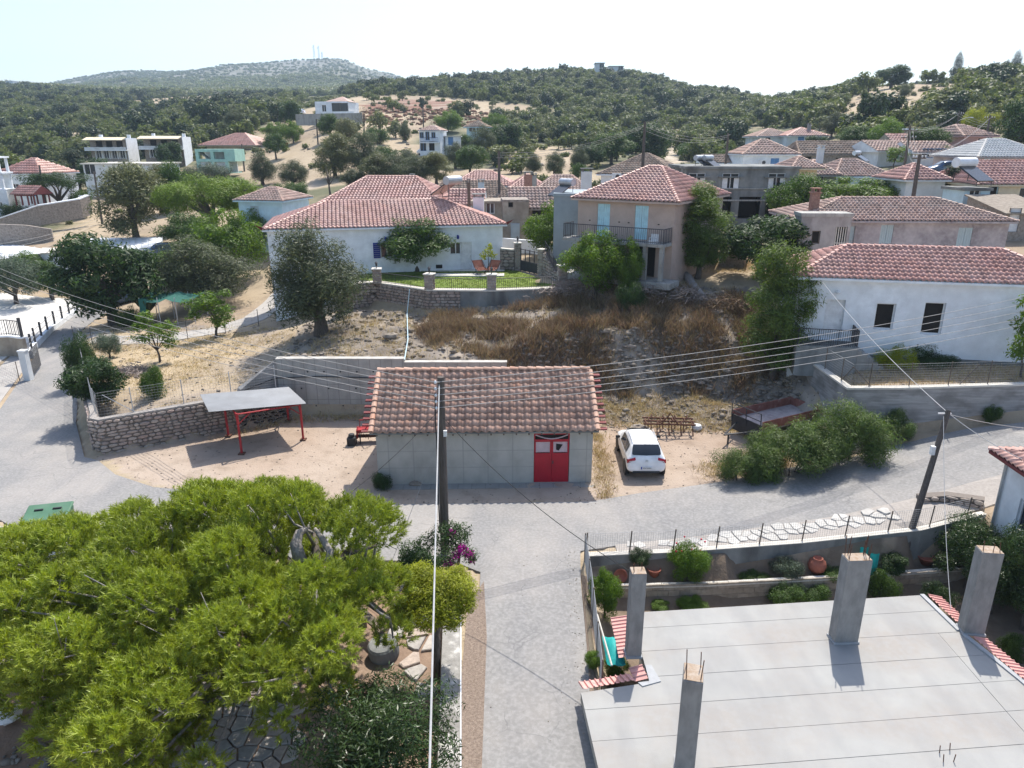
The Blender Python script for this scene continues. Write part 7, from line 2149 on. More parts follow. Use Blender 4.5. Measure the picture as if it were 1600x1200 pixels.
b5 = np.concatenate([scatter_in(p, n, rs) for p, n in (([(4.3, 36.6), (12, 35.2), (14.5, 36.6), (12, 39.4), (4.2, 39.8)], 520), ([(3.9, 28.3), (4.6, 28.4), (4.8, 36), (3.9, 36)], 130), ([(8.8, 30), (12.4, 30.8), (16, 32.3), (16, 33), (9, 31.5)], 180), ([(-16, 34.8), (-13, 37.2), (-12.9, 38.4), (-6.5, 38.4), (-6.5, 37.9), (-12.4, 37.3)], 90))])
blades('dry_grass', 'tufts of dry weeds round the edge of the dirt lot', b5, 18, .24, .010, M['straw'], rs, .25, .8)
b6 = scatter_in([(-1.45, 20), (-1.4, 4), (-.75, 4), (-.85, 19)], 900, rs)
blades('leaf_litter', 'brown fallen leaves along the lane verge', b6, 16, .04, .016, M['dry'], rs, .14, 1.6)
b7 = scatter_in([(10, 52), (18, 51), (18, 56), (14, 57)], 300, rs)
blades('dry_grass', 'straw tufts on the ground right of the pink house', b7, 16, .2, .012, M['straw'], rs, .3, .8)
b8 = scatter_in(LAWN, 2600, rs)
def lawn_blades():
 n = len(b8) * 8
 c = np.repeat(b8, 8, 0) + rs.normal(0, .12, (n, 2))
 c = c[inpoly(c[:, 0], c[:, 1], LAWN)]
 n = len(c)
 V, F, T = leaves(np.stack([c[:, 0], c[:, 1], np.full(n, 5.27)], 1), np.tile([1., 0, .4], (n, 1)), .05, .4, .8, rs)
 o = link('grass', npmesh('grass', V, F, M['lawn_blade'], tint=T)); tag(o, 'short watered lawn grass', kind='stuff')
M['lawn_blade'] = leafm('lawn_blades', (0.15, 0.21, 0.03), .25, .35, .4)
lawn_blades()
def rocks(name, label, pts, smin, smax, m, rs, zf=near_surface, flat=.6, power=3.0):
 ico = MB()
 t = (1 + 5 ** .5) / 2
 base = np.array([(-1, t, 0), (1, t, 0), (-1, -t, 0), (1, -t, 0), (0, -1, t), (0, 1, t), (0, -1, -t), (0, 1, -t), (t, 0, -1), (t, 0, 1), (-t, 0, -1), (-t, 0, 1)]) / 1.9
 tri = np.array([(0, 11, 5), (0, 5, 1), (0, 1, 7), (0, 7, 10), (0, 10, 11), (1, 5, 9), (5, 11, 4), (11, 10, 2), (10, 7, 6), (7, 1, 8), (3, 9, 4), (3, 4, 2), (3, 2, 6), (3, 6, 8), (3, 8, 9), (4, 9, 5), (2, 4, 11), (6, 2, 10), (8, 6, 7), (9, 8, 1)])
 n = len(pts)
 s = smin + (smax - smin) * rs.rand(n) ** power
 a = rs.uniform(0, 6.28, n)
 V = base[None] * (1 + rs.uniform(-.32, .32, (n, 12, 1)))
 V = V * (s[:, None, None] * np.stack([rs.uniform(.7, 1.5, n), rs.uniform(.7, 1.1, n), flat * rs.uniform(.5, 1.2, n)], 1)[:, None, :])
 ca, sa = np.cos(a)[:, None], np.sin(a)[:, None]
 V = np.stack([V[:, :, 0] * ca - V[:, :, 1] * sa + pts[:, None, 0], V[:, :, 0] * sa + V[:, :, 1] * ca + pts[:, None, 1], V[:, :, 2] + (zf(pts[:, 0], pts[:, 1]) + s * flat * .3)[:, None]], 2).reshape(-1, 3)
 F = (np.arange(n)[:, None, None] * 12 + tri[None]).reshape(-1, 3)
 o = link(name, npmesh(name, V, F, m, tint=np.repeat(rs.rand(n), 12)))
 tag(o, label, kind='stuff')
rocks('rubble', 'loose stones and rubble over the bank', scatter_in(BANK, 3600, rs), .025, .22, M['rock'], rs)
rocks('rubble', 'layered rocks of the cut bank above the dirt lot', scatter_in([(0.6, 39.7), (4, 40), (8, 40.2), (12, 39.7), (15.8, 37), (16.2, 40), (14, 42), (10, 42.8), (5, 42.6), (0.5, 41.5)], 1100, rs), .05, .30, M['rock'], rs, flat=.4, power=2)
rocks('rubble', 'stones strewn on the straw plot', scatter_in(PLOT, 1200, rs), .02, .13, M['rock'], rs)
rocks('rubble', 'stones at the back of the dirt lot', scatter_in([(4.2, 35.8), (12, 35), (14.5, 36.2), (12, 39), (4.2, 39.4)], 900, rs), .02, .12, M['rock'], rs)
rocks('gravel', 'small stones scattered on the dirt lot', scatter_in(LOT, 2200, rs), .008, .05, M['rock'], rs)
edge_ = np.concatenate([np.stack([rs.uniform(-1.0, 2.3, 260), rs.uniform(5, 24, 260)], 1), np.stack([rs.normal(2.1, .25, 350), rs.uniform(15, 24, 350)], 1), np.stack([rs.uniform(-18, 16, 700), np.zeros(700)], 1)])
edge_[-700:, 1] = np.interp(edge_[-700:, 0], [-18.7, -16.3, -6.6, 3.4, 5.7, 9.7, 13.2, 16], [30.7, 29.4, 27.7, 28, 28.8, 29.85, 30.9, 31.1]) + rs.normal(0, .35, 700)
rocks('gravel', 'pale grit and pebbles along the road edges', edge_, .006, .024, M['rock'], rs, zf=lambda x, y: ground_z(x, y) + .03)
rocks('rubble', 'rubble pile at the far edge of the courtyard', scatter_in([(-14, 11.5), (-11, 11.5), (-11, 15), (-14.5, 15)], 130, rs), .05, .22, M['rock'], rs)
rocks('rubble', 'stones on the terrace behind the retaining wall', scatter_in(TERR, 300, rs), .02, .14, M['rock'], rs)
rocks('rubble', 'excavated red earth and rocks above the modern villa', np.stack([rs.uniform(-46, -8, 900), rs.uniform(212, 262, 900)], 1), .15, 1.1, M['red_rock'] if 'red_rock' in M else mat('red_rock', [(.3, (.2, .11, .075)), (.6, (.3, .19, .13)), (.8, (.45, .4, .34))], 1.5, 7, .95, tint=STONE_T), rs, zf=ground_z)
rocks('rubble', 'grey boulders on the dry hill sides', np.concatenate([np.stack([rs.uniform(30, 150, 260), rs.uniform(170, 240, 260)], 1), np.stack([rs.uniform(-70, 20, 320), rs.uniform(120, 230, 320)], 1)]), .12, .7, M['rock'], rs, zf=ground_z)
# ---- hillside woods: near trees one by one, the far mass as one object of leaf-built trees
def small_tree(key, lm, seed, n=520, size=.42, rx=2.5, rz=2.2, zc=2.7):
 rs = np.random.RandomState(seed)
 L_ = make_lumps(rx, rz, zc, 15, 1.05, rs, .9)
 P, d, k = lump_points(L_, n, rs, .6)
 V, F, T = leaves(P, d + np.array([0, 0, .3]), size, .75, .45, rs)
 mb = MB(); mb.tube([(0, 0, -.5), (0, 0, 1.2), (.1, .1, 2.4)], [.2, .16, .08], 5)
 nv = len(V)
 V = np.concatenate([V, np.array(mb.v)])
 F5 = np.array([[i + nv for i in f] for f in mb.f if len(f) == 4])
 return npmesh('hillside_tree_' + key, V, np.concatenate([F, F5]), [lm, M['bark']], mi=np.r_[np.zeros(len(F), int), np.ones(len(F5), int)], tint=np.r_[T, np.zeros(len(mb.v))])
HT = [small_tree('a', L['maquis'], 1), small_tree('b', L['maquis'], 2, 480, .42, 2.7, 1.8, 2.2), small_tree('c', L['maquis2'], 3), small_tree('d', L['dark2'] if 'dark2' in L else leafm('holm_leaves', (.042, .066, .028), .35, .15, .4), 4, 560, .42, 2.4, 2.5, 2.9), small_tree('e', L['maquis2'], 5, 420, .4, 2.4, 1.7, 2.2)]
rs = np.random.RandomState(17)
N = 60000
yy = np.sqrt(rs.rand(N) * (620 ** 2 - 100 ** 2) + 100 ** 2)
xx = yy * rs.uniform(-.86, .86, N)
zz = ground_z(xx, yy)
uu, vv = topix(xx, yy, zz)
ok = (uu > -60) & (uu < 1660) & (yy > 118)
VILL = [(-80, 420), (-80, 300), (100, 300), (112, 252), (420, 252), (420, 262), (560, 240), (640, 260), (660, 180), (770, 185), (775, 300), (930, 300), (935, 250), (1060, 262), (1150, 262), (1170, 200), (1300, 206), (1310, 225), (1480, 225), (1500, 205), (1680, 210), (1680, 420)]
ok &= ~inpoly(uu, vv, VILL)
fl = infield(xx, yy, zz)
tr = infield(xx, yy, zz, TRACKS)
villa = inpoly(uu, vv, [(455, 195), (455, 168), (485, 150), (560, 150), (580, 182), (580, 195)])
ok &= ~tr & ~villa & ~((yy < 182) & inpoly(uu, vv, [(296, 200), (425, 200), (425, 300), (296, 300)])) & ~((yy < 166) & inpoly(uu, vv, [(110, 200), (300, 200), (300, 300), (110, 300)]))
p_keep = np.where(fl, .018, .55) * np.where(fbm(xx / 28, yy / 28, 51) > .62, .25, 1.0)
grove = inpoly(uu, vv, [(-60, 290), (-60, 165), (230, 170), (420, 175), (410, 250), (110, 262)])
p_keep = np.where(grove, p_keep * .75, p_keep)
ok &= rs.rand(N) < p_keep
xx, yy, zz, uu, vv = xx[ok], yy[ok], zz[ok], uu[ok], vv[ok]
order = np.argsort(yy)
xx, yy, zz = xx[order], yy[order], zz[order]
cell, sel = {}, []
for i in range(len(xx)):
 s_ = 2.6
 c = (int(xx[i] // s_), int(yy[i] // s_))
 if any((c[0] + a, c[1] + b) in cell for a in (0,) for b in (0,)): continue
 cell[c] = 1; sel.append(i)
sel = np.array(sel)
xx, yy, zz = xx[sel], yy[sel], zz[sel]
sc_ = rs.uniform(.45, 1.45, len(xx)) * np.where(fbm(xx / 40, yy / 40, 61) > .5, 1.0, .78)
ki = rs.choice(5, len(xx), p=[.3, .2, .2, .15, .15])
show = np.argsort(-(sc_ / yy))
ind, rest = show[:300], show[300:]
GLAB = ['mid green bushy evergreen on the wooded hillside', 'low spreading mid green evergreen on the hillside', 'grey green olive among the hillside scrub', 'dark holm oak among the hillside scrub', 'low grey green olive on the hillside']
for i in ind:
 o = link('hillside_tree', HT[ki[i]], None, (xx[i], yy[i], zz[i] - .3), (0, 0, rs.uniform(0, 6.28)), (sc_[i], sc_[i], sc_[i] * rs.uniform(.85, 1.1)))
 tag(o, GLAB[ki[i]], 'tree', 'hillside trees, ' + ['bushy', 'spreading', 'olive', 'holm oak', 'low olive'][ki[i]])
def instanced(name, label, pts, rot, scl, idx, meshes):
 c = bpy.data.collections.new(name + '_kinds')          # source meshes, not linked to the scene
 for i, me in enumerate(meshes):
  c.objects.link(bpy.data.objects.new(f'{name}_kind_{chr(97 + i)}', me))
 me = bpy.data.meshes.new(name)
 me.vertices.add(len(pts))
 me.vertices.foreach_set('co', np.asarray(pts, np.float32).ravel())
 for nm, typ, dat in (('rotz', 'FLOAT', rot), ('scl', 'FLOAT', scl), ('pick', 'INT', idx)):
  a = me.attributes.new(nm, typ, 'POINT')
  a.data.foreach_set('value', np.asarray(dat, np.float32 if typ == 'FLOAT' else np.int32))
 o = link(name, me)
 tag(o, label, kind='stuff')
 ng = bpy.data.node_groups.new(name, 'GeometryNodeTree')
 ng.interface.new_socket('Geometry', in_out='INPUT', socket_type='NodeSocketGeometry')
 ng.interface.new_socket('Geometry', in_out='OUTPUT', socket_type='NodeSocketGeometry')
 n, l = ng.nodes, ng.links
 gi, go = n.new('NodeGroupInput'), n.new('NodeGroupOutput')
 mp = n.new('GeometryNodeMeshToPoints')
 ip = n.new('GeometryNodeInstanceOnPoints')
 ci = n.new('GeometryNodeCollectionInfo')
 ci.inputs['Collection'].default_value = c
 ci.inputs['Separate Children'].default_value = True
 ci.inputs['Reset Children'].default_value = True
 def at(nm, typ):
  a = n.new('GeometryNodeInputNamedAttribute'); a.data_type = typ; a.inputs['Name'].default_value = nm
  return a.outputs['Attribute']
 l.new(gi.outputs[0], mp.inputs['Mesh'])
 l.new(mp.outputs[0], ip.inputs['Points'])
 l.new(ci.outputs[0], ip.inputs['Instance'])
 ip.inputs['Pick Instance'].default_value = True
 l.new(at('pick', 'INT'), ip.inputs['Instance Index'])
 cx = n.new('ShaderNodeCombineXYZ'); l.new(at('rotz', 'FLOAT'), cx.inputs[2])
 l.new(cx.outputs[0], ip.inputs['Rotation'])
 l.new(at('scl', 'FLOAT'), ip.inputs['Scale'])
 l.new(ip.outputs[0], go.inputs[0])
 md = o.modifiers.new('scatter', 'NODES')
 md.node_group = ng
 return o
instanced('woodland', 'dense evergreen scrub woodland covering the hills', np.stack([xx[rest], yy[rest], zz[rest] - .35], 1), rs.uniform(0, 6.28, len(rest)), sc_[rest], ki[rest], HT)
def small_bush(key, lm, seed, n=90):
 rs = np.random.RandomState(seed)
 L_ = make_lumps(1.0, .6, .5, 6, .5, rs, .8)
 P, d, k = lump_points(L_, n, rs, .6)
 V, F, T = leaves(P, d + np.array([0, 0, .3]), .3, .8, .5, rs)
 return npmesh('scrub_' + key, V, F, lm, tint=T)
HB = [small_bush('a', L['maquis'], 1), small_bush('b', L['maquis2'], 2), small_bush('c', L['brownish'], 3)]
N = 26000
ys = np.sqrt(rs.rand(N) * (520 ** 2 - 90 ** 2) + 90 ** 2); xs = ys * rs.uniform(-.84, .84, N)
zs = ground_z(xs, ys)
us, vs_ = topix(xs, ys, zs)
k = (rs.rand(N) < np.where(infield(xs, ys, zs), .10, .5)) & ~infield(xs, ys, zs, TRACKS) & ~(inpoly(us, vs_, VILL) & (rs.rand(N) > .12)) & (ys > 100)
xs, ys, zs = xs[k], ys[k], zs[k]
instanced('scrub', 'low grey green scrub on the slopes', np.stack([xs, ys, zs - .1], 1), rs.uniform(0, 6.28, len(xs)), rs.uniform(.5, 1.5, len(xs)), rs.choice(3, len(xs)), HB)
N = 26000
ys = rs.uniform(640, 2000, N); xs = ys * rs.uniform(-.85, .1, N)
zs = ground_z(xs, ys)
k = rs.rand(N) < np.where(ys < 1250, .95, .35 + .4 * (fbm(xs / 60, ys / 60, 71) > .5))
xs, ys, zs = xs[k], ys[k], zs[k]
instanced('mountain_scrub', 'distant scrub dotting the mountain', np.stack([xs, ys, zs - .3], 1), rs.uniform(0, 6.28, len(xs)), rs.uniform(2.2, 5.0, len(xs)) * np.where(ys < 1250, 1.35, .8), rs.choice(3, len(xs), p=[.5, .4, .1]), HB)
# ------------------------------------------------------------------ flat roof with unfinished columns, lower right
fr = thing('flat_roofed_house', 'flat concrete roof with unfinished columns and pink tile edging beside the lane', 'house')
ZS = .6
A_ = [(3.82, 19.40), (13.72, 20.36), (13.86, 18.45), (14.30, 16.38), (15.0, 12), (15.4, 8), (3.82, 8)]
B_ = [(3.82, 16.28), (1.88, 15.88), (2.07, 13.4), (2.3, 8), (3.82, 8)]
mb = MB(); mb.prism(A_[::-1], ZS - .26, ZS - .03); mb.prism(B_, ZS - .262, ZS - .032); mb.build('roof_slab', M['concrete'], fr)
mb = MB(); ribbon(mb, [(2.35, 8, -1.5, ZS - .27), (2.2, 13.4, -1.5, ZS - .27), (2.05, 15.7, -1.5, ZS - .27), (4.1, 16.1, -1.5, ZS - .27), (4.1, 19.1, -1.5, ZS - .27), (13.4, 20.0, -1.5, ZS - .27), (13.6, 17, -1.5, ZS - .27), (14.6, 8, -1.5, ZS - .27)][::-1], .25); mb.build('wall', M['white2'], fr)
ang = R(5.2)
ux, uy = math.cos(ang), math.sin(ang)
kk = 0
for P_ in (A_, B_):
 t = 7.6
 while t < 21:
  segs = [(-50, 50)] if P_ is B_ or t > 16.9 else [(-50, 13.05), (13.05, 50)]
  for lo, hi in segs:
   c = clip_poly(list(P_), -uy, ux, t + 1.06 - .006) if False else list(P_)
   c = clip_poly(c, -uy, ux, t + 1.06 - .007)
   c = clip_poly(c, uy, -ux, -(t + .007))
   if lo > -50: c = clip_poly(c, -1, 0, -(lo + .006))
   if hi < 50: c = clip_poly(c, 1, 0, hi - .006)
   if len(c) > 2:
    if sum(c[i][0] * c[(i + 1) % len(c)][1] - c[(i + 1) % len(c)][0] * c[i][1] for i in range(len(c))) < 0: c = c[::-1]
    mb = MB(); mb.prism(c, ZS - .028, ZS + rnd.uniform(-.003, .002)); mb.build('screed_panel', M['screed'], fr)
  t += 1.06
M['bitumen'] = mat('grey_seal', (0.36, 0.37, 0.38), 4, 6, .8)
def edging(p, q, out, n, w=.5):
 """n ribbed pink tiles from p to q, sloping outwards along out"""
 p, q, out = Vector(p), Vector(q), Vector(out).normalized()
 d = (q - p) / n
 for k in range(n):
  a = p + d * (k + .02)
  mb = MB(); mb.tint = rnd.random()
  prof = [(0, .0), (.12, .05), (.26, .05), (.36, .012), (.98, .0)]
  vs = []
  for s in (0, 1):
   for x, h in prof: vs.append(a + d * x + out * (w * s) + Vector((0, 0, .05 + h - .13 * s)))
  for x, h in prof: vs.append(a + d * x + out * w + Vector((0, 0, -.10)))
  m = len(prof)
  fs = [(i, i + 1, m + i + 1, m + i) for i in range(m - 1)] + [(m + i, m + i + 1, 2 * m + i + 1, 2 * m + i) for i in range(m - 1)]
  mb.add(vs, fs)
  mb.build('edge_tile', M['tile_pink'], fr)
edging((3.75, 19.2, ZS), (3.75, 17.35, ZS), (-1, 0.05, 0), 11, .62)
edging((3.72, 16.92, ZS), (3.8, 16.38, ZS), (-1, 0.05, 0), 3, .36)
edging((1.93, 15.95, ZS), (3.42, 16.3, ZS), (-.2, 1, 0), 10, .42)
edging((13.76, 20.3, ZS), (13.9, 18.75, ZS), (1, .05, 0), 10, .5)
edging((13.95, 18.15, ZS), (15.1, 11.5, ZS), (1, .12, 0), 42, .5)
mb = MB()
for a, b in (((13.68, 20.35), (13.82, 18.5)), ((13.86, 18.3), (14.26, 16.4)), ((14.26, 16.4), (15.0, 11.5))):
 mb.prism([(a[0] - .14, a[1]), (b[0] - .14, b[1]), b, a][::1], ZS, ZS + .045)
mb.prism([(3.82, 16.3), (3.82, 16.95), (4.0, 16.95), (4.15, 16.3), (3.6, 16.1), (3.5, 16.25)][::-1], ZS - .03, ZS + .03)
mb.build('seal_strip', M['bitumen'], fr)
M['column_concrete'] = mat('column_concrete', [(0.3, (0.19, 0.187, 0.184)), (0.7, (0.30, 0.295, 0.285))], 2.0, 9, .9, .3, 22, stretch=(2, 2, .7), stain=[(1.2, (.2, .195, .19), .5, (1, 1, .3)), (6, (.36, .355, .34), .35, (1, 1, .5))])
M['rust_top'] = mat('rust_stained_concrete', [(0.3, (0.28, 0.19, 0.12)), (0.7, (0.42, 0.36, 0.3))], 6, 6, .9, .3, 20)
def column(x, y, w, d, rz, h=2.8, bars=((-.4, -.3), (.4, -.3), (-.4, .3), (.4, .3)), bh=.6, seed=1):
 r = random.Random(seed)
 c = link('column', None, fr, (x, y, ZS), (0, 0, rz))
 mb = MB(); mb.box((0, 0, h / 2), (w, d, h)); bevel(mb.build('shaft', M['column_concrete'], c), .012)
 mb = MB(); mb.box((0, 0, h + .006), (w * .96, d * .94, .02)); mb.build('column_top', M['rust_top'], c)
 mb = MB(); mb.box((0, 0, .03), (w + .06, d + .06, .07)); mb.build('base_seal', M['bitumen'], c)
 for bx, by in bars:
  mb = MB(); lean = Vector((r.uniform(-.04, .04), r.uniform(-.04, .04), 0))
  p = Vector((bx * w, by * d, h - .05))
  mb.tube([p, p + lean + Vector((0, 0, bh * r.uniform(.75, 1.15)))], .012, 5); mb.build('rebar', M['rust'], c)
column(3.55, 17.45, .42, .38, .03, 2.82, ((-.3, -.25), (.3, .2), (-.25, .3)), .28, 1)
column(10.0, 18.1, .72, .42, .06, 2.85, ((-.43, -.3), (-.43, .25), (-.3, .3), (.4, -.3), (.43, .3), (.3, .1), (.36, .35)), .68, 2)
column(14.1, 18.5, .6, .44, -.12, 2.85, ((-.38, -.2), (.0, -.38), (.36, -.3)), .42, 3)
column(4.12, 13.35, .44, .6, -.25, 2.82, ((-.35, -.4), (-.35, .38), (.36, -.35), (.36, .36)), .55, 4)
for u, v in ((1468, 1176), (1484, 1172), (1474, 1190), (1490, 1190)):
 p = atz(u, v, ZS); mb = MB(); mb.tube([p, p + Vector((rnd.uniform(-.03, .03), 0, .22))], .012, 5); mb.build('rebar', M['rust'], fr)
# ------------------------------------------------------------------ carport
A, B, C, D = atz(326, 645, 2.3), atz(478, 632, 2.05), atz(451, 607, 2.0), atz(313, 619, 2.25)
cp = thing('carport', 'open carport with grey corrugated sheet roof on red steel posts', 'carport')
mb = MB()
n = 24
prof = lambda k: .085 * (k % 2)
vs = []
for k in range(n + 1):       # corrugations run from left to right
 t = k / n
 for s in (0, 1):
  p = (A if s == 0 else B).lerp(D if s == 0 else C, t)
  vs.append(p + Vector((0, 0, .05 + prof(k))))
fs = [(2 * k, 2 * k + 1, 2 * k + 3, 2 * k + 2) for k in range(n)]
m0 = len(vs)
vs += [v - Vector((0, 0, .012)) for v in vs]
fs += [tuple(i + m0 for i in f[::-1]) for f in fs[:n]]
fs += [(0, 2, m0 + 2, m0)] * 0
mb.add(vs, fs); mb.build('sheet_roof', M['sheet'], cp)
posts = [atz(378, 709, 0.02), atz(474, 687, 0.02), atz(451, 657, .05), atz(357, 681, .05)]
tops = []
for p, (s, t) in zip(posts, ((.34, .05), (.93, .06), (.9, .93), (.36, .92))):
 q = A.lerp(B, s).lerp(D.lerp(C, s), t)
 q = Vector((p.x, p.y, q.z - .02)); tops.append(q)
 mb = MB(); mb.box((p + q) / 2, (.09, .09, (q - p).length)); mb.build('post', M['red_steel'], cp)
 mb = MB(); mb.box(p + Vector((0, 0, .02)), (.3, .3, .06)); mb.build('post_foot', M['rust'], cp)
for a, b in ((0, 1), (1, 2), (2, 3), (3, 0)):
 mb = MB(); mb.tube([tops[a] - Vector((0, 0, .05)), tops[b] - Vector((0, 0, .05))], .04, 4); mb.build('beam', M['red_steel'], cp)
for a, b in ((0, 1), (1, 0), (0, 3), (1, 2), (2, 1), (3, 0)):
 d = (tops[b] - tops[a]).normalized()
 mb = MB(); mb.tube([tops[a] - Vector((0, 0, .6)), tops[a] + d * .65 - Vector((0, 0, .06))], .025, 4); mb.build('brace', M['red_steel'], cp)
# ------------------------------------------------------------------ cars
def car(label, loc, rz, paint, name='parked_car', detail=True, L_=4.3, Wd=1.8, Ht=1.62, van=False, group=None):
 """local +y is the nose; the rear bumper is at y = 0"""
 root = thing(name, label, 'van' if van else 'car', loc, rz, group)
 if van: st = [(0, .45, .86, 1.15, 1.95, .80), (.04, .36, .92, 1.2, 2.2, .82), (.3, .32, .95, 1.2, 2.28, .80), (2.5, .30, .96, 1.2, 2.3, .80), (3.6, .30, .96, 1.18, 2.22, .76), (4.3, .3, .95, 1.12, 1.5, .74), (4.55, .3, .94, 1.08, 1.2, .76), (5.0, .34, .90, .95, 1.02, .74), (5.12, .42, .82, .75, .8, .7)]
 else: st = [(0.0, .46, .74, .58, .62, .68), (.03, .36, .84, .80, .86, .72), (.09, .33, .885, .94, 1.04, .74), (.16, .32, .90, .98, 1.12, .73), (.36, .31, .905, 1.0, 1.36, .67), (.58, .30, .91, 1.0, 1.54, .62), (.9, .29, .915, 1.0, 1.60, .61),
                 (1.7, .28, .915, .97, 1.63, .61), (2.3, .28, .91, .95, 1.58, .60), (2.65, .28, .91, .94, 1.44, .60), (3.05, .28, .905, .93, 1.18, .64), (3.25, .28, .90, .92, 1.06, .68), (3.7, .30, .87, .86, .96, .66), (4.1, .33, .80, .74, .82, .6), (4.28, .40, .66, .6, .66, .5)]
 def ring(s):
  y, zb, hw, bz, tz, rw = s
  pts = [(0, zb), (hw * .86, zb), (hw * .985, zb + .12), (hw, (zb + bz) * .52), (hw * .985, bz * .97), (hw * .955, bz), (rw + (hw * .955 - rw) * .22, bz + (tz - bz) * .80), (rw * .93, tz - .02 * (tz - bz > .1)), (rw * .5, tz + .012), (0, tz + .02)]
  return [(x, y, z) for x, z in pts] + [(-x, y, z) for x, z in pts[-2:0:-1]]
 rings = [ring(s) for s in st]
 n = len(rings[0])
 mb = MB()
 vs = [p for r_ in rings for p in r_]
 fs = []
 for i in range(len(rings) - 1):
  for k in range(n): fs.append((i * n + k, (i + 1) * n + k, (i + 1) * n + (k + 1) % n, i * n + (k + 1) % n))
 fs += [tuple(range(n)), tuple(range((len(rings) - 1) * n, len(rings) * n))[::-1]]
 mb.add(vs, fs)
 o = mb.build('body', M[paint], root, True)
 ss = o.modifiers.new('smooth', 'SUBSURF'); ss.levels = ss.render_levels = 2 if detail else 1
 def at(y, k):
  for i in range(len(st) - 1):
   if st[i][0] <= y <= st[i + 1][0]:
    t = (y - st[i][0]) / (st[i + 1][0] - st[i][0])
    return Vector(rings[i][k]).lerp(Vector(rings[i + 1][k]), t)
 def glass(ys, ka, kb, fa=.06, fb=.9, off=.012, nm='window'):
  for sgn in (1, -1):
   mb = MB(); vs = []
   for y in ys:
    a, b = at(y, ka), at(y, kb)
    d = (b - a)
    nrm = Vector((abs(d.z), 0, -abs(d.x) * (1 if b.x < a.x else -1))).normalized()
    nrm = Vector((abs(d.z), 0, abs(a.x - b.x))).normalized()
    for f in (fa, fb):
     q = a + d * f + nrm * off
     vs.append(Vector((q.x * sgn, q.y, q.z)))
   mb.add(vs, [(2 * i, 2 * i + 2, 2 * i + 3, 2 * i + 1) if sgn > 0 else (2 * i, 2 * i + 1, 2 * i + 3, 2 * i + 2) for i in range(len(ys) - 1)])
   mb.build(nm, M['glass'], root)
 if van:
  glass([3.2, 3.6, 4.15], 5, 6, .1, .85)
  mb = MB(); mb.quad((-.76, 4.36, 1.46), (.76, 4.36, 1.46), (.7, 3.75, 2.12), (-.7, 3.75, 2.12)); mb.v = [(x, y + .05, z + .05) for x, y, z in mb.v]; mb.build('windscreen', M['glass'], root)
 else:
  glass([.75, 1.1, 1.55], 5, 6, .08, .92); glass([1.62, 2.0, 2.5], 5, 6, .08, .92)
  mb = MB(); rows = []
  for y, hw in ((.175, .60), (.2, .66), (.36, .645), (.545, .585)):
   z = at(y, 9).z
   rows.append([(-hw, y - .012, z + .004), (-hw * .5, y - .022, z + .012), (0, y - .024, z + .014), (hw * .5, y - .022, z + .012), (hw, y - .012, z + .004)])
  rows[0] = [(x, y + .0, z - .03 * (1 - abs(x) / .6)) for x, y, z in rows[0]]
  vs = [p for r_ in rows for p in r_]
  mb.add(vs, [(5 * i + k, 5 * i + k + 1, 5 * i + 6 + k, 5 * i + 5 + k) for i in range(3) for k in range(4)])
  mb.build('rear_window', M['glass'], root, True)
  mb = MB(); mb.quad((-.6, 3.1, 1.16), (.6, 3.1, 1.16), (.54, 2.42, 1.56), (-.54, 2.42, 1.56)); mb.v = [(x, y + .02, z + .025) for x, y, z in mb.v]; mb.build('windscreen', M['glass'], root)
 wy = (.72, 3.42) if not van else (.95, 4.25)
 for y in wy:
  for s in (-1, 1):
   x = s * (Wd / 2 - .11)
   w = link('wheel', None, root, (x, y, .33))
   mb = MB(); mb.lathe([(.2, -.11), (.33, -.1), (.345, -.03), (.345, .03), (.33, .1), (.2, .11)], 18); t = mb.build('tyre', M['tyre'], w, True); t.rotation_euler = (0, R(90), 0)
   mb = MB(); mb.lathe([(0, -.07), (.06, -.075), (.19, -.09), (.215, -.1)], 14); mb.lathe([(.215, .1), (.19, .09), (.06, .075), (0, .07)], 14); t = mb.build('rim', M['steel'], w); t.rotation_euler = (0, R(90), 0)
   if detail:
    mb = MB(); mb.lathe([(.37, -.02), (.40, -.02), (.40, .05), (.37, .05)], 18, (0, 0, 0)); t = mb.build('arch_trim', M['plastic_dark'], root); t.location = (s * (Wd / 2 + .0), y, .33); t.rotation_euler = (0, R(90), 0)
 for s in (-1, 1):
  y0 = 2.62 if not van else 4.1
  mb = MB(); mb.box((s * (Wd / 2 + .1), y0, 1.06 if not van else 1.35), (.22, .09, .14)); m_ = bevel(mb.build('mirror', M['plastic_dark'], root), .03)
  if not van:
   mb = MB(); pts = [(s * .52, .13, 1.07), (s * .82, .10, .985), (s * .89, .17, .96), (s * .895, .3, .93), (s * .88, .10, .80), (s * .82, .055, .82), (s * .62, .045, .92), (s * .5, .06, .96)]
   mb.add([(x * 1.015, y - .03, z) for x, y, z in pts] , [tuple(range(8))[::s] if s > 0 else tuple(range(8))[::-1]])
   mb.add([(x * 1.02, y - .03, z) for x, y, z in pts[2:5]], [(0, 1, 2)])
   mb.add([(x * 1.015, y - .03, z) for x, y, z in pts], [tuple(range(8))[::-1] if s > 0 else tuple(range(8))])
   tl = mb.build('tail_light', M['lamp_red'], root)
   if detail:
    mb = MB(); mb.add([(s * .60, .012, .945), (s * .80, .035, .90), (s * .79, .035, .87), (s * .62, .012, .905)], [(0, 1, 2, 3), (3, 2, 1, 0)]); mb.build('reversing_lamp', M['lamp_clear'], tl)
    mb = MB(); mb.tube([(s * .55, .75, 1.64), (s * .565, .85, 1.685), (s * .57, 2.0, 1.69), (s * .56, 2.15, 1.645)], .016, 5); mb.build('roof_rail', M['steel'], root)
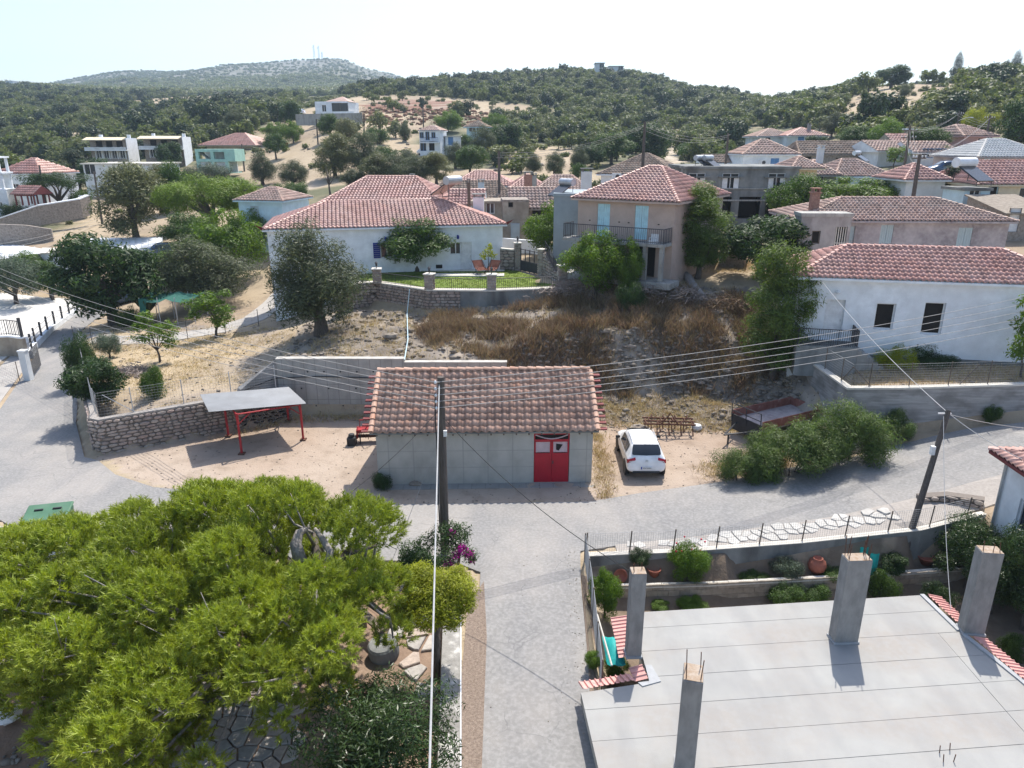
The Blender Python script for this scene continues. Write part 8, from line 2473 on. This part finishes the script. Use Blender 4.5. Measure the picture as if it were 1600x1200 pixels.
 if detail and not van:
  mb = MB(); mb.b2((-.26, -.03, .53), (.26, .0, .65)); pl = mb.build('number_plate', M['plate_white'], root)
  mb = MB(); mb.b2((-.26, -.036, .53), (-.205, -.031, .65)); mb.build('plate_band', M['plate_blue'], pl)
  mb = MB()
  for k in range(7):
   x = -.17 + k * .058
   mb.b2((x, -.036, .56), (x + .012, -.031, .62)); mb.b2((x, -.037, .6), (x + .034, -.0315, .612)); mb.b2((x + .024, -.0365, .56), (x + .034, -.0312, .605))
  mb.build('plate_characters', M['plastic_dark'], pl)
  mb = MB(); mb.b2((-.62, -.02, .33), (.62, .06, .42)); mb.build('bumper_trim', M['plastic_dark'], root)
  mb = MB()
  for dz in (0, .05):
   for s in (-1, 1): mb.add([(0, .035, .90 + dz), (s * .07, .035, .855 + dz), (s * .07, .035, .88 + dz), (0, .035, .925 + dz)], [(0, 1, 2, 3), (3, 2, 1, 0)])
  mb.build('emblem', M['steel'], root)
  mb = MB(); mb.tube([(0, .75, 1.62), (0, .62, 1.78)], .01, 4); mb.build('aerial', M['plastic_dark'], root)
  mb = MB(); mb.b2((-.7, .02, .735), (.7, .04, .745)); mb.build('tailgate_seam', M['plastic_dark'], root)
 return root
p = atz(1000, 743, 0)
car('white compact car seen from behind, parked beside the garage', (6.2, 30.1, gz(6.2, 31.5)), R(-.5), 'car_white')
p = ground(136, 472); car('dark blue car parked under the big dark tree by the road', (-39.6, 66.5, gz(-39.6, 68)), R(-52), 'car_blue', detail=False)
p = ground(448, 231); car('small red car parked on the dry field under a round tree', p, R(75), 'car_red', detail=False)
p = ground(670, 243); car('white van parked before the white blue windowed house', (p.x + 2.5, p.y, p.z), R(80), 'car_white', 'parked_van', False, van=True)
p = ground(474, 182); car('white car parked beside the modern villa', (p.x, p.y + 2, aty(474, 179, p.y).z), R(85), 'car_white', detail=False)
p = ground(284, 404); car('dark car half hidden by trees near the long white shed', (p.x, p.y, p.z), R(80), 'car_blue', detail=False)
p = ground(1478, 274); car('blue grey car behind the solar tank on the right', (p.x + 2, p.y, p.z), R(80), 'car_blue', detail=False)
p = ground(14, 362); car('dark flatbed shape car at the far left wall', (p.x, p.y, p.z), R(85), 'car_blue', detail=False)
# ------------------------------------------------------------------ farm trailer, cultivator, tiller
A, B = atz(1138, 712, .1), atz(1168, 742, .1)
tl = thing('farm_trailer', 'old flatbed farm trailer with rusty red boards half hidden by oleander', 'trailer', (12.1, 34.4, .25), R(-62))
Lt, Wt = 4.3, 2.0
mb = MB(); mb.b2((-Wt / 2, 0, .78), (Wt / 2, Lt, .88)); mb.build('bed', M['mauve'], tl)
for nm, lo, hi in (('side_board', (-Wt / 2 - .05, 0, .88), (-Wt / 2, Lt, 1.32)), ('side_board', (Wt / 2, 0, .88), (Wt / 2 + .05, Lt, 1.32)), ('tail_board', (-Wt / 2, Lt, .88), (Wt / 2, Lt + .05, 1.32)), ('front_board', (-Wt / 2, -.05, .3), (Wt / 2, 0, 1.12))):
 mb = MB(); mb.b2(lo, hi); mb.build(nm, M['rust_red'] if nm != 'front_board' else M['plastic_dark'], tl)
mb = MB()
for x in (-Wt / 2, 0, Wt / 2): mb.tube([(x, -.06, .8), (x, -.12, 1.75)], .028, 5)
for z in (1.35, 1.75): mb.tube([(-Wt / 2, -.06 - .06 * (z - .8), z), (Wt / 2, -.06 - .06 * (z - .8), z)], .028, 5)
mb.build('headrail', M['iron'], tl)
mb = MB(); mb.tube([(-.7, 0, .7), (0, -1.5, .55)], .05, 5); mb.tube([(.7, 0, .7), (0, -1.5, .55)], .05, 5); mb.build('drawbar', M['iron'], tl)
mb = MB(); mb.tube([(0, -1.2, .6), (0, -1.2, -.2)], .05, 6); mb.build('prop_stand', M['iron'], tl)
for x in (-.85, .85):
 w = link('wheel', None, tl, (x, 2.5, .25))
 mb = MB(); mb.lathe([(.22, -.12), (.42, -.11), (.45, -.03), (.45, .03), (.42, .11), (.22, .12)], 16); t = mb.build('tyre', M['tyre'], w); t.rotation_euler = (0, R(90), 0)
 mb = MB(); mb.lathe([(0, -.08), (.2, -.09), (.22, -.11)], 12); mb.lathe([(.22, .11), (.2, .09), (0, .08)], 12); t = mb.build('rim', M['rust'], w); t.rotation_euler = (0, R(90), 0)
p = atz(1045, 684, .05)
cu = thing('cultivator', 'rusty tined cultivator standing on the dirt lot behind the car', 'farm implement', (p.x, p.y, gz(p.x, p.y)), R(-4))
for y, x0 in ((0, -1.35), (.45, -1.35), (.9, -1.35)):
 mb = MB(); mb.b2((-1.35, y - .035, .62), (1.35, y + .035, .70)); mb.build('crossbar', M['rust'], cu)
for x in (-1.2, -.4, .4, 1.2):
 mb = MB(); mb.b2((x - .03, 0, .60), (x + .03, .9, .66)); mb.build('rail', M['rust'], cu)
for i in range(13):
 y = (.0, .45, .9)[i % 3]; x = -1.25 + i * 2.5 / 12
 pts = [(x, y, .7), (x, y + .22, .78), (x, y + .33, .6), (x, y + .22, .32), (x, y - .03, .05)]
 mb = MB(); mb.tube(pts, [.03, .03, .03, .03, .04], 5); mb.build('tine', M['rust'], cu)
mb = MB(); mb.tube([(-.45, 0, .66), (0, .1, 1.25), (.45, 0, .66)], .04, 5); mb.tube([(0, .1, 1.25), (0, .9, .68)], .035, 5); mb.tube([(-.6, .1, .7), (.0, .9, .72), (.6, .1, .7)], .03, 4); mb.build('headstock', M['rust'], cu)
p = atz(1088, 674, .1)
mb = MB(); mb.lathe([(.0, 0), (.22, .02), (.3, .16), (.24, .32), (0, .38)], 9); o = mb.build('white_sack', M['white2']); tag(o, 'white rounded sack beside the rusty cultivator', 'sack'); o.location = (p.x, p.y, gz(p.x, p.y) - .03)
p = atz(568, 668, .05)
ti = thing('rotary_tiller', 'red rotary tiller parked against the left end of the garage', 'farm implement', (-7.35, 34.6, .0), R(6))
mb = MB(); mb.b2((-.75, 0, .55), (.75, .5, .72)); mb.b2((-.75, -.05, .25), (-.68, .55, .72)); mb.b2((.68, -.05, .25), (.75, .55, .72)); mb.build('hood', M['red_steel'], ti)
mb = MB(); mb.tube([(-.7, .25, .28), (.7, .25, .28)], .09, 8)
for k in range(12):
 a = k * 1.1; mb.box((-.62 + k * .112, .25 + .13 * math.cos(a), .28 + .13 * math.sin(a)), (.03, .1, .1))
mb.build('rotor', M['rust'], ti)
mb = MB(); mb.tube([(-.3, .1, .7), (0, -.15, 1.15), (.3, .1, .7)], .035, 5); mb.tube([(-.6, .45, .7), (-.6, .6, 1.05), (.6, .6, 1.05), (.6, .45, .7)], .03, 5); mb.build('headstock', M['red_steel'], ti)
for x in (-.55, .55):
 mb = MB(); mb.tube([(x, -.1, .6), (x, -.2, .02)], .035, 5); mb.build('skid', M['plastic_dark'], ti)
p = atz(562, 662, .1)
mb = MB(); mb.b2((-.22, -.22, 0), (.22, .22, .45)); mb.lathe([(.15, .45), (.17, .6), (.05, .62)], 10); o = bevel(mb.build('canister', M['plastic_dark']), .03); tag(o, 'dark canister with pale cap beside the red tiller', 'canister'); o.location = (-8.3, 34.3, 0)
# ------------------------------------------------------------------ poles and wires
def pole(label, foot, top, r=.13, m='pole_wood', arm=None, lamp=None, group=None):
 f, t = Vector(foot), Vector(top)
 o = thing('utility_pole', label, 'pole', f, 0, group)
 d = t - f
 mb = MB(); mb.tube([-d.normalized() * .8, d * .5, d], [r * 1.15, r, r * .8], 10); mb.build('shaft', M[m], o)
 if arm:
  for dz, hl, ax in arm:
   mb = MB(); mb.box(d * (1 - dz / d.length), (hl * 2, .09, .1), ax); mb.build('crossarm', M['wood'], o)
   for s in (-1, -.5, .5, 1):
    mb = MB(); c = d * (1 - dz / d.length) + Vector((math.cos(ax) * hl * .94 * s, math.sin(ax) * hl * .94 * s, .06)); mb.lathe([(.04, 0), (.055, .05), (.03, .1), (.05, .14), (0, .17)], 7, c); mb.build('insulator', M['white'], o)
 if lamp:
  mb = MB(); c = d * (1 - lamp[0] / d.length); e = c + Vector(lamp[1]); mb.tube([c, c.lerp(e, .5) + Vector((0, 0, .15)), e], .035, 5); a = mb.build('lamp_arm', M['steel'], o)
  mb = MB(); mb.box(e + Vector((0, 0, -.05)), (.55, .22, .12)); bevel(mb.build('lamp_head', M['frame_white'], a), .04)
 return o, t
WG = 'overhead wires between the poles'
def wire(a, b, sag=.4, r=.011, m='wire', label='thin grey overhead wire strung between village poles', group=WG, name='overhead_wire', n=14):
 a, b = Vector(a), Vector(b)
 pts = [a.lerp(b, k / n) - Vector((0, 0, sag * 4 * (k / n) * (1 - k / n))) for k in range(n + 1)]
 mb = MB(); mb.tube(pts, r, 4); o = mb.build(name, M[m]); tag(o, label, 'wire', group)
 return o
PT = Vector((-2.52, 24.1, 7.0))
po1, _ = pole('nearest wooden utility pole in the middle of the view beside the lane', (-2.56, 23.95, -.1), PT, .155)
ins = []
for k in range(5):
 z = 6.78 - k * .23 - PT.z + 7.0 + .0
 c = Vector((-2.56, 23.98, 6.85 - k * .24)) - Vector(po1.location)
 mb = MB(); mb.tube([c, c + Vector((-.12, -.12, .03))], .018, 5); mb.lathe([(.03, -.05), (.05, 0), (.035, .05), (0, .07)], 7, c + Vector((-.13, -.13, .03))); mb.build('insulator', M['white'], po1)
 ins.append(c + Vector((-.12, -.12, .03)) + Vector(po1.location))
mb = MB(); mb.tube([Vector((-.15, -.1, 6.6)), Vector((-.17, -.12, 5.5)), Vector((-.15, -.12, 4.6)), Vector((-.17, -.12, 3)), Vector((-.15, -.12, 1))], .022, 5); mb.build('down_cable', M['wire_dark'], po1)
mb = MB(); mb.box((.16, -.1, 5.05), (.12, .1, .22)); mb.build('junction_box', M['plastic_white'], po1)
for k in range(5):
 wire(ins[k], aty(-70, 388 + 10.5 * k, 60), 1.0, .012)
 wire(ins[k], aty(1720, 437 + 11 * k, 37.5), .55, .013)
wire(PT + Vector((-.05, -.1, -.25)), (-.15, -4, 6.1), .18, .017, 'wire_white', 'thick white cable running from the nearest pole towards the viewer', None, n=20)
wire(PT + Vector((0, -.1, -1.1)), aty(505, 800, 19), .25, .014, 'wire_dark', 'black cable slanting from the nearest pole down into the pine', None)
wire(PT + Vector((.05, -.1, -1.5)), (3.45, 17.35, 3.38), .45, .013, 'wire_dark', 'black cable drooping from the nearest pole to the left roof column', None)
wire(PT + Vector((-.1, -.1, -2.2)), (-4.6, 22.2, -.1), .05, .008, 'wire', 'thin stay wire beside the nearest pole', None)
RT = aty(1482, 641, 25.2)
po2, _ = pole('leaning wooden pole beside the pavement on the right', atz(1424, 829, .75), RT, .115)
mb = MB(); d = RT - Vector(po2.location); mb.box(d - Vector((.12, 0, .14)), (.5, .06, .06)); mb.build('bracket', M['steel'], po2)
mb = MB(); mb.box(d * .68 + Vector((-.2, -.1, 0)), (.14, .14, .34)); mb.build('meter_box', M['plastic_white'], po2)
hc = aty(1284, 439, 38.4)
wire(RT - Vector((0, 0, .1)), hc, .25, .014, 'wire_white', 'white service cable from the leaning pole up to the right white house', None)
wire(RT - Vector((0, 0, .1)), aty(1640, 735, 23.2), .2, .013, 'wire_white', 'white service cable from the leaning pole to the right edge house', None)
wire(RT - Vector((0, 0, .15)), aty(1660, 672, 27), .15, .012, 'wire', 'thin wire from the leaning pole to the right edge', None)
wire(RT - Vector((.2, .1, .2)), atz(1486, 953, .62), .35, .010, 'wire_white', 'thin white cable hanging from the leaning pole to the flat roof', None)
POLES = [('dark leaning pole beside the church bushes', 77, 346, 258, None, None, None), ('dark pole with lamp before the browning tall tree', 160, 350, 268, None, None, (3.5, (-1.8, -1.2, .3))),
         ('pole beside the mint green frame', 382, 268, 225, None, None, None), ('pole among the light trunked trees', 497, 226, 186, None, None, None),
         ('thin pole standing above the white blue windowed house', 662, 206, 166, None, None, None), ('pole behind the lichen grey roof', 780, 300, 236, 78, None, None),
         ('tall pole rising behind the pink house ridge', 1003, 285, 190, 72, None, None), ('pole behind the concrete flat roof', 1133, 268, 208, 90, None, None),
         ('tall dark pole with crossarms above the pale roofs', 1411, 274, 197, None, [(.5, 1.1, .3), (1.3, 1.1, .3)], None), ('dark pole rising behind the mauve house ridge', 1426, 314, 241, 60, [(.3, .6, .2)], None),
         ('slim pole with lamp near the yellow green trees', 1492, 216, 173, None, [(.5, .9, .2)], (1.6, (2.2, 0, .6))), ('dark pole before the rose pink house', 1538, 232, 180, None, [(.4, .9, .2)], None),
         ('short slim pole before the white tiled roof', 1523, 258, 216, None, None, None), ('tilted dark pole at the edge of the large dark tree', 1574, 232, 190, None, [(.3, .8, .2)], None),
         ('dark squat pole end at the left yard', 83, 470, 452, None, None, None), ('far pole on the left hillside', 107, 232, 202, None, None, None), ('far pole among the trees left of the villa', 357, 190, 160, None, None, None)]
tops = {}
for lab, u, vb, vt, y, arm, lamp in POLES:
 f = ground(u, vb) if y is None else aty(u, vb, y)
 t = aty(u + (u - 800) * (vb - vt) / (3950 - vb) * .9, vt, f.y)
 _, tops[u] = pole(lab, f, t, .15, 'pole_wood', arm, lamp)
for a, b in ((1411, 1426), (1411, 1492), (1492, 1574), (1426, 1538), (1003, 1133), (780, 1003), (77, 160)):
 for k in range(3):
  wire(tops[a] - Vector((.3 * k - .3, 0, .15 + .25 * k)), tops[b] - Vector((.3 * k - .3, 0, .15 + .25 * k)), .8, .012)
for k in range(4):
 wire(tops[160] - Vector((0, 0, 6.4 + .5 * k)) if False else aty(156, 338 + 4 * k, tops[160].y), aty(-40, 385 + 9 * k, 72), .7, .015)
for k in range(2):
 wire(aty(78, 431 + 14 * k, 62), aty(262, 408 + 8 * k, 64), .3, .012)
def mast(label, u, vb, vt, y):
 a = ground(u, vb) if y is None else aty(u, vb, y)
 t = aty(u, vt, a.y)
 h = t.z - a.z
 o = thing('antenna_mast', label, 'mast', (a.x, a.y, a.z - 2))
 mb = MB()
 w = 1.5
 for q in ((-w, -w), (w, -w), (w, w), (-w, w)): mb.tube([(q[0], q[1], 0), (q[0] * .6, q[1] * .6, h)], .28, 4)
 n = 7
 for k in range(n):
  z0, z1 = h * k / n, h * (k + 1) / n
  for q in ((-w, -w, w, -w), (w, -w, w, w)): mb.tube([(q[0] * .8, q[1] * .8, z0), (q[2] * .8, q[3] * .8, z1)], .16, 3)
 mb.build('lattice', M['steel'], o)
 for k, z in enumerate((.95, .8, .62)):
  mb = MB(); mb.box(((-1) ** k * 1.4, -1.2, h * z), (1.6, 1.2, h * .08)); mb.build('antenna_panel', M['white'], o)
mast('left lattice antenna mast on the distant mountain top', 491, 89, 69, 1800)
mast('tall right lattice antenna mast on the distant mountain top', 498.5, 90, 70, 1800)
mast('short antenna mast, rightmost on the distant mountain top', 503.5, 91, 80, 1800)
# ------------------------------------------------------------------ bin, pots, garden things, courtyard things
bn = thing('dumpster', 'green wheeled refuse container behind the pine at the bend', 'bin', (-17.95, 24.7, .1), R(14))
mb = MB(); mb.add([(-.62, -.42, .15), (.62, -.42, .15), (.62, .42, .15), (-.62, .42, .15), (-.75, -.55, 1.05), (.75, -.55, 1.05), (.75, .55, 1.18), (-.75, .55, 1.18)], [(3, 2, 1, 0), (0, 1, 5, 4), (1, 2, 6, 5), (2, 3, 7, 6), (3, 0, 4, 7), (4, 5, 6, 7)]); bevel(mb.build('body', M['bin_green'], bn), .03)
mb = MB(); mb.add([(-.8, -.62, 1.05), (.8, -.62, 1.05), (.8, .55, 1.28), (-.8, .55, 1.28), (-.78, -.6, 1.14), (.78, -.6, 1.14), (.78, .5, 1.36), (-.78, .5, 1.36)], [(3, 2, 1, 0), (0, 1, 5, 4), (1, 2, 6, 5), (2, 3, 7, 6), (3, 0, 4, 7), (4, 5, 6, 7)]); lid = bevel(mb.build('lid', M['bin_green'], bn), .03)
for x in (-.32, .32):
 mb = MB(); mb.box((x, .1, 1.3), (.3, .07, .05)); mb.build('lid_handle', M['plastic_dark'], lid)
for x in (-.55, .55):
 for y in (-.35, .35):
  mb = MB(); mb.lathe([(.1, -.03), (.1, .03)], 10); t = mb.build('wheel', M['tyre'], bn); t.location = (x, y, .1); t.rotation_euler = (0, R(90), 0)
def pot(label, p, r, h, m='terracotta', rot=(0, 0, 0), jar=False):
 o = thing('clay_jar' if jar else 'flower_pot', label, 'jar' if jar else 'pot', p)
 mb = MB()
 mb.lathe([(r * .5, 0), (r * .9, h * .25), (r, h * .5), (r * .85, h * .8), (r * .5, h * .93), (r * .55, h), (r * .45, h), (r * .4, h * .9), (0, h * .85)] if jar else [(r * .65, 0), (r, h * .85), (r * 1.08, h * .86), (r * 1.08, h), (r * .92, h), (r * .85, h * .8), (0, h * .78)], 16)
 b = mb.build('body', M[m], o, True); b.rotation_euler = rot
pot('big reddish clay jar standing in the raised flower bed', atz(1275, 894, -.6), .34, .62, jar=True)
pot('red flower pot tipped over by the lane fence', atz(972, 899, -.6), .24, .4, rot=(R(55), R(-30), 0))
pot('upright red flower pot behind the left column', atz(1021, 901, -.6), .25, .36)
pot('clay bowl under the orange tree on the block wall', atz(1446, 880, -.55), .3, .3)
pot('grey pot with bright plant at the lane side of the fence', atz(927, 1040, -.02), .2, .3, 'concrete')
plant('potted_plant', 'bright', 'bright green potted plant on the lane side of the fence', 'plant', 0, 0, 26, 26, loc=atz(927, 1040, .2))
for lab, u, v, w in (('turquoise cloth hung on the garden wall, left piece', 1348, 876, .32), ('turquoise cloth hung on the garden wall, right piece', 1364, 886, .36)):
 p = atz(u, v, -.1); mb = MB()
 vs = [(-w / 2 + w * i / 4, .04 * math.sin(i * 2), z) for z in (-.45, .1, .55) for i in range(5)]
 mb.add(vs, [(5 * j + i, 5 * j + i + 1, 5 * j + 6 + i, 5 * j + 5 + i) for j in range(2) for i in range(4)])
 mb.add([(x, y + .03, z) for x, y, z in vs], [(5 * j + i, 5 * j + 5 + i, 5 * j + 6 + i, 5 * j + i + 1) for j in range(2) for i in range(4)])
 o = mb.build('cloth', M['teal'], None, True); tag(o, lab, 'cloth'); o.location = p
p = atz(958, 1025, .0); mb = MB()
for k in range(9): pass
vs, fs = [], []
for j in range(6):
 for i in range(6):
  a, b = i / 5 - .5, j / 5 - .5
  vs.append((a * .55, b * 1.3, .35 * (1 - (2 * a) ** 2) * (1 - (2 * b) ** 2) + rnd.uniform(-.04, .04) + .3))
fs = [(6 * j + i, 6 * j + i + 1, 6 * j + 7 + i, 6 * j + 6 + i) for j in range(5) for i in range(5)]
mb.add(vs, fs); mb.add([(x, y, -.4) for x, y, z in vs if abs(x) > .27 or abs(y) > .64], [])
o = mb.build('tarp', M['teal'], None, True); tag(o, 'crumpled turquoise tarp between the fence and the tiled roof edge', 'tarp'); o.location = (p.x, p.y, -.1)
for lab, u0, v0, u1, v1, z0, z1, m in (('pale wooden pole lying along the lane fence', 933, 960, 956, 1040, .9, .5, 'cap'), ('white stick leaning in the garden beside the tall column', 1350, 890, 1392, 932, -.4, -1.1, 'frame_white')):
 a, b = atz(u0, v0, z0), atz(u1, v1, z1); mb = MB(); mb.tube([a, b], .03, 6); o = mb.build('stick', M[m]); tag(o, lab, 'stick')
p = atz(600, 1018, -.1); mb = MB(); mb.lathe([(.0, -.15), (.45, -.15), (.48, .0), (.46, .3), (.4, .36), (.16, .36), (.14, .28), (0, .27)], 20); o = mb.build('millstone', M['concrete_dark'], None); tag(o, 'old round millstone lying in the courtyard', 'millstone'); o.location = p; o.rotation_euler = (.12, -.1, 0)
p = atz(580, 985, .0)
be = thing('bench', 'dark weathered plank bench under the pine', 'bench', p, R(-48))
mb = MB(); mb.b2((-.75, -.15, .38), (.75, .15, .44)); mb.build('seat', M['wood'], be)
for x in (-.55, .55):
 mb = MB(); mb.b2((x - .06, -.13, -.3), (x + .06, .13, .38)); mb.build('leg', M['wood'], be)
p = atz(18, 1125, -.2)
mb = MB(); mb.lathe([(0, -.02), (.28, .02), (.36, .16), (.3, .3), (.16, .36), (0, .34)], 9); mb.v = [(x * .8 + rnd.uniform(-.06, .06), y + rnd.uniform(-.06, .06), z + rnd.uniform(-.04, .04)) for x, y, z in mb.v]; o = mb.build('plastic_bag', M['plastic_white']); tag(o, 'crumpled pale plastic bag on the ground, lower left', 'bag'); o.location = p
p = ground(588, 1015)
for i, (u, lab) in enumerate(((752, 'reddish folding garden chair on the paved path, left'), (768, 'reddish folding garden chair on the paved path, right'))):
 p = aty(u, 424, 55.0)
 c = thing('folding_chair', lab, 'chair', (p.x, p.y, 5.3), R(30 - 60 * i))
 mb = MB(); mb.add([(-.45, -.3, .35), (.45, -.3, .35), (.45, .3, .5), (-.45, .3, .5)], [(0, 1, 2, 3), (3, 2, 1, 0)]); mb.build('seat', M['rust_red'], c)
 mb = MB(); mb.add([(-.45, .3, .5), (.45, .3, .5), (.45, .75, 1.0), (-.45, .75, 1.0)], [(0, 1, 2, 3), (3, 2, 1, 0)]); mb.build('backrest', M['rust_red'], c)
 for x in (-.45, .45):
  mb = MB(); mb.tube([(x, -.35, 0), (x, .75, 1.05)], .025, 4); mb.tube([(x, .45, 0), (x, -.3, .55)], .025, 4); mb.build('leg', M['iron'], c)
p = aty(270, 470, 58)
nt_ = thing('shade_net', 'green shade net stretched over posts under the olive green tree', 'shade net', (p.x, p.y, p.z - 1.2))
mb = MB(); vs, fs = [], []
for j in range(6):
 for i in range(9):
  x, y = -2.2 + 4.4 * i / 8, -1.2 + 2.6 * j / 5
  vs.append((x, y, 1.75 - .28 * math.sin(math.pi * (i % 4) / 4) - .1 * (5 - j) * .4 + rnd.uniform(-.05, .05)))
fs = [(9 * j + i, 9 * j + i + 1, 9 * j + 10 + i, 9 * j + 9 + i) for j in range(5) for i in range(8)]
mb.add(vs, fs)
q = len(mb.v); mb.add([(-2.2, -1.2, 1.6), (-1.6, -1.2, 1.6), (-1.7, -1.25, .3), (-2.15, -1.3, .2)], [(0, 1, 2, 3)])
mb.build('net', M['net_green'], nt_, True)
for x in (-2.15, -.7, .7, 2.15):
 for y in (-1.15, 1.35):
  mb = MB(); mb.tube([(x, y, -.8), (x, y, 1.7)], .035, 5); mb.build('post', M['steel'], nt_)
a, b = ground(1096, 466), aty(1066, 425, 50.3)
dt = thing('dead_trunk', 'fallen bleached dead tree trunk leaning with bare branches', 'trunk', a)
d = b - a
mb = MB(); mb.tube([Vector((0, 0, 0)), d * .35 + Vector((-.1, 0, .1)), d * .7 + Vector((.05, 0, .12)), d], [.36, .32, .27, .2], 10); mb.build('log', M['bark_pale'], dt, True)
for e in ((-1.2, .1, 1.5), (-.5, .3, 2.4), (.5, .2, 1.9), (1.1, .2, 1.5), (-.9, .2, .8), (.2, -.1, 1.2)):
 mb = MB(); q = d + Vector(e); mb.tube([d * .95, d + Vector(e) * .5 + Vector((rnd.uniform(-.2, .2), 0, .1)), q], [.13, .08, .03], 6)
 mb.tube([d + Vector(e) * .5, d + Vector(e) * .8 + Vector((rnd.uniform(-.4, .4), 0, .2))], [.05, .015], 4); mb.build('branch', M['bark_pale'], dt, True)
def brush(label, u, v, w, h, n, m='deadleaf', seed=1):
 p = ground(u, v)
 r = random.Random(seed); mb = MB()
 for k in range(n):
  x, y = r.gauss(0, w / 3), r.gauss(0, w / 5)
  z = r.uniform(0, h) * math.exp(-(x / (w * .5)) ** 2)
  a = r.uniform(0, 6.28); l_ = r.uniform(.25, .7)
  c = Vector((x, y, z)); dd = Vector((math.cos(a), math.sin(a), r.uniform(-.4, .7))) * l_
  mb.tint = r.random() * .99 + .005
  mb.tube([c - dd * .5, c + Vector((0, 0, .05)), c + dd * .5], [.02, .018, .008], 3)
 o = mb.build('brush_heap', M[m]); tag(o, label, 'brush heap', kind='stuff'); o.location = p
brush('heap of grey dead branches at the right foot of the garden wall', 893, 458, 3.2, .9, 520, seed=1)
brush('heap of grey dead branches below the slender shrub', 1012, 462, 3.0, .9, 480, seed=2)
brush('heap of grey dead branches under the fallen trunk', 1068, 470, 2.6, .8, 380, seed=3)
brush('reddish brown heap of dry brush right of the fallen trunk', 1132, 482, 3.4, .8, 520, 'dry', 4)
brush('long low heap of dead prunings on the straw plot', 205, 585, 3.0, .4, 420, seed=5)
a, b = aty(637, 480, 48.4), atz(632, 560, 3.4)
for lab, pts, m, r in (('thin pale blue pipe running down the bank below the lawn wall', [aty(640, 452, 48.4), aty(636, 490, 48.2), Vector((-6.3, 42, 3.6)), atz(632, 562, 3.4)], 'paleblue', .03),
                       ('short bright blue pipe stuck in the cut bank', [aty(1213, 640, 38.3), aty(1219, 624, 38.6)], 'blue_plastic', .04)):
 mb = MB(); mb.tube(pts, r, 6); o = mb.build('pipe', M[m]); tag(o, lab, 'pipe')
for i, (u, v, s, lab) in enumerate(((612, 528, .42, 'grey boulder on the bank below the stone garden wall'), (690, 500, .3, 'smaller boulder close under the plastered garden wall'), (1120, 490, .35, 'pale white boulder on the bank under the fallen trunk'), (1000, 672, .4, 'pale slab stones stacked before the parked white car'), (650, 758, .26, 'small stone heap at the foot of the garage wall'))):
 p = ground(u, v); mb = MB(); mb.lathe([(0, -.2), (.8, -.1), (1, .25), (.7, .6), (.2, .75), (0, .72)], 8); r = random.Random(i)
 mb.v = [(x * s * r.uniform(.8, 1.25) * 1.3, y * s * r.uniform(.8, 1.2), z * s * r.uniform(.75, 1.1)) for x, y, z in mb.v]
 o = mb.build('boulder', M['rock']); tag(o, lab, 'boulder'); o.location = p
p = ground(1074, 906)
w_ = thing('stone_wall', 'short low rubble stone wall beside the road next to the right edge house', 'wall')
pts = [(16.6, 26.2, .7, 1.15), (17.6, 26.0, .5, 1.35), (18.6, 25.3, .3, 1.5)]
mb = MB(); ribbon(mb, pts, .4); mb.build('core', M['mortar'], w_)
stone_face(w_, pts, .2, .34, STONES, .09, 60, 21)
# ------------------------------------------------------------------ the air
hm = bpy.data.materials.new('haze')
hm.use_nodes = True
hn = hm.node_tree.nodes
hn.clear()
pv_ = hn.new('ShaderNodeVolumePrincipled')
pv_.inputs['Color'].default_value = (0.62, 0.80, 1.0, 1)
pv_.inputs['Density'].default_value = 0.00024
pv_.inputs['Anisotropy'].default_value = 0.25
ho = hn.new('ShaderNodeOutputMaterial')
hm.node_tree.links.new(pv_.outputs[0], ho.inputs['Volume'])
zs_ = [(o.matrix_world @ Vector(c)).z for o in (mount, hill, side, back, gobj) for c in o.bound_box]
mb = MB(); mb.b2((-2650, -75, min(zs_) - 1.5), (2650, 2760, max(zs_) + 60)); hz_ = mb.build('haze', hm); tag(hz_, kind='stuff')
S.cycles.volume_step_rate = 4
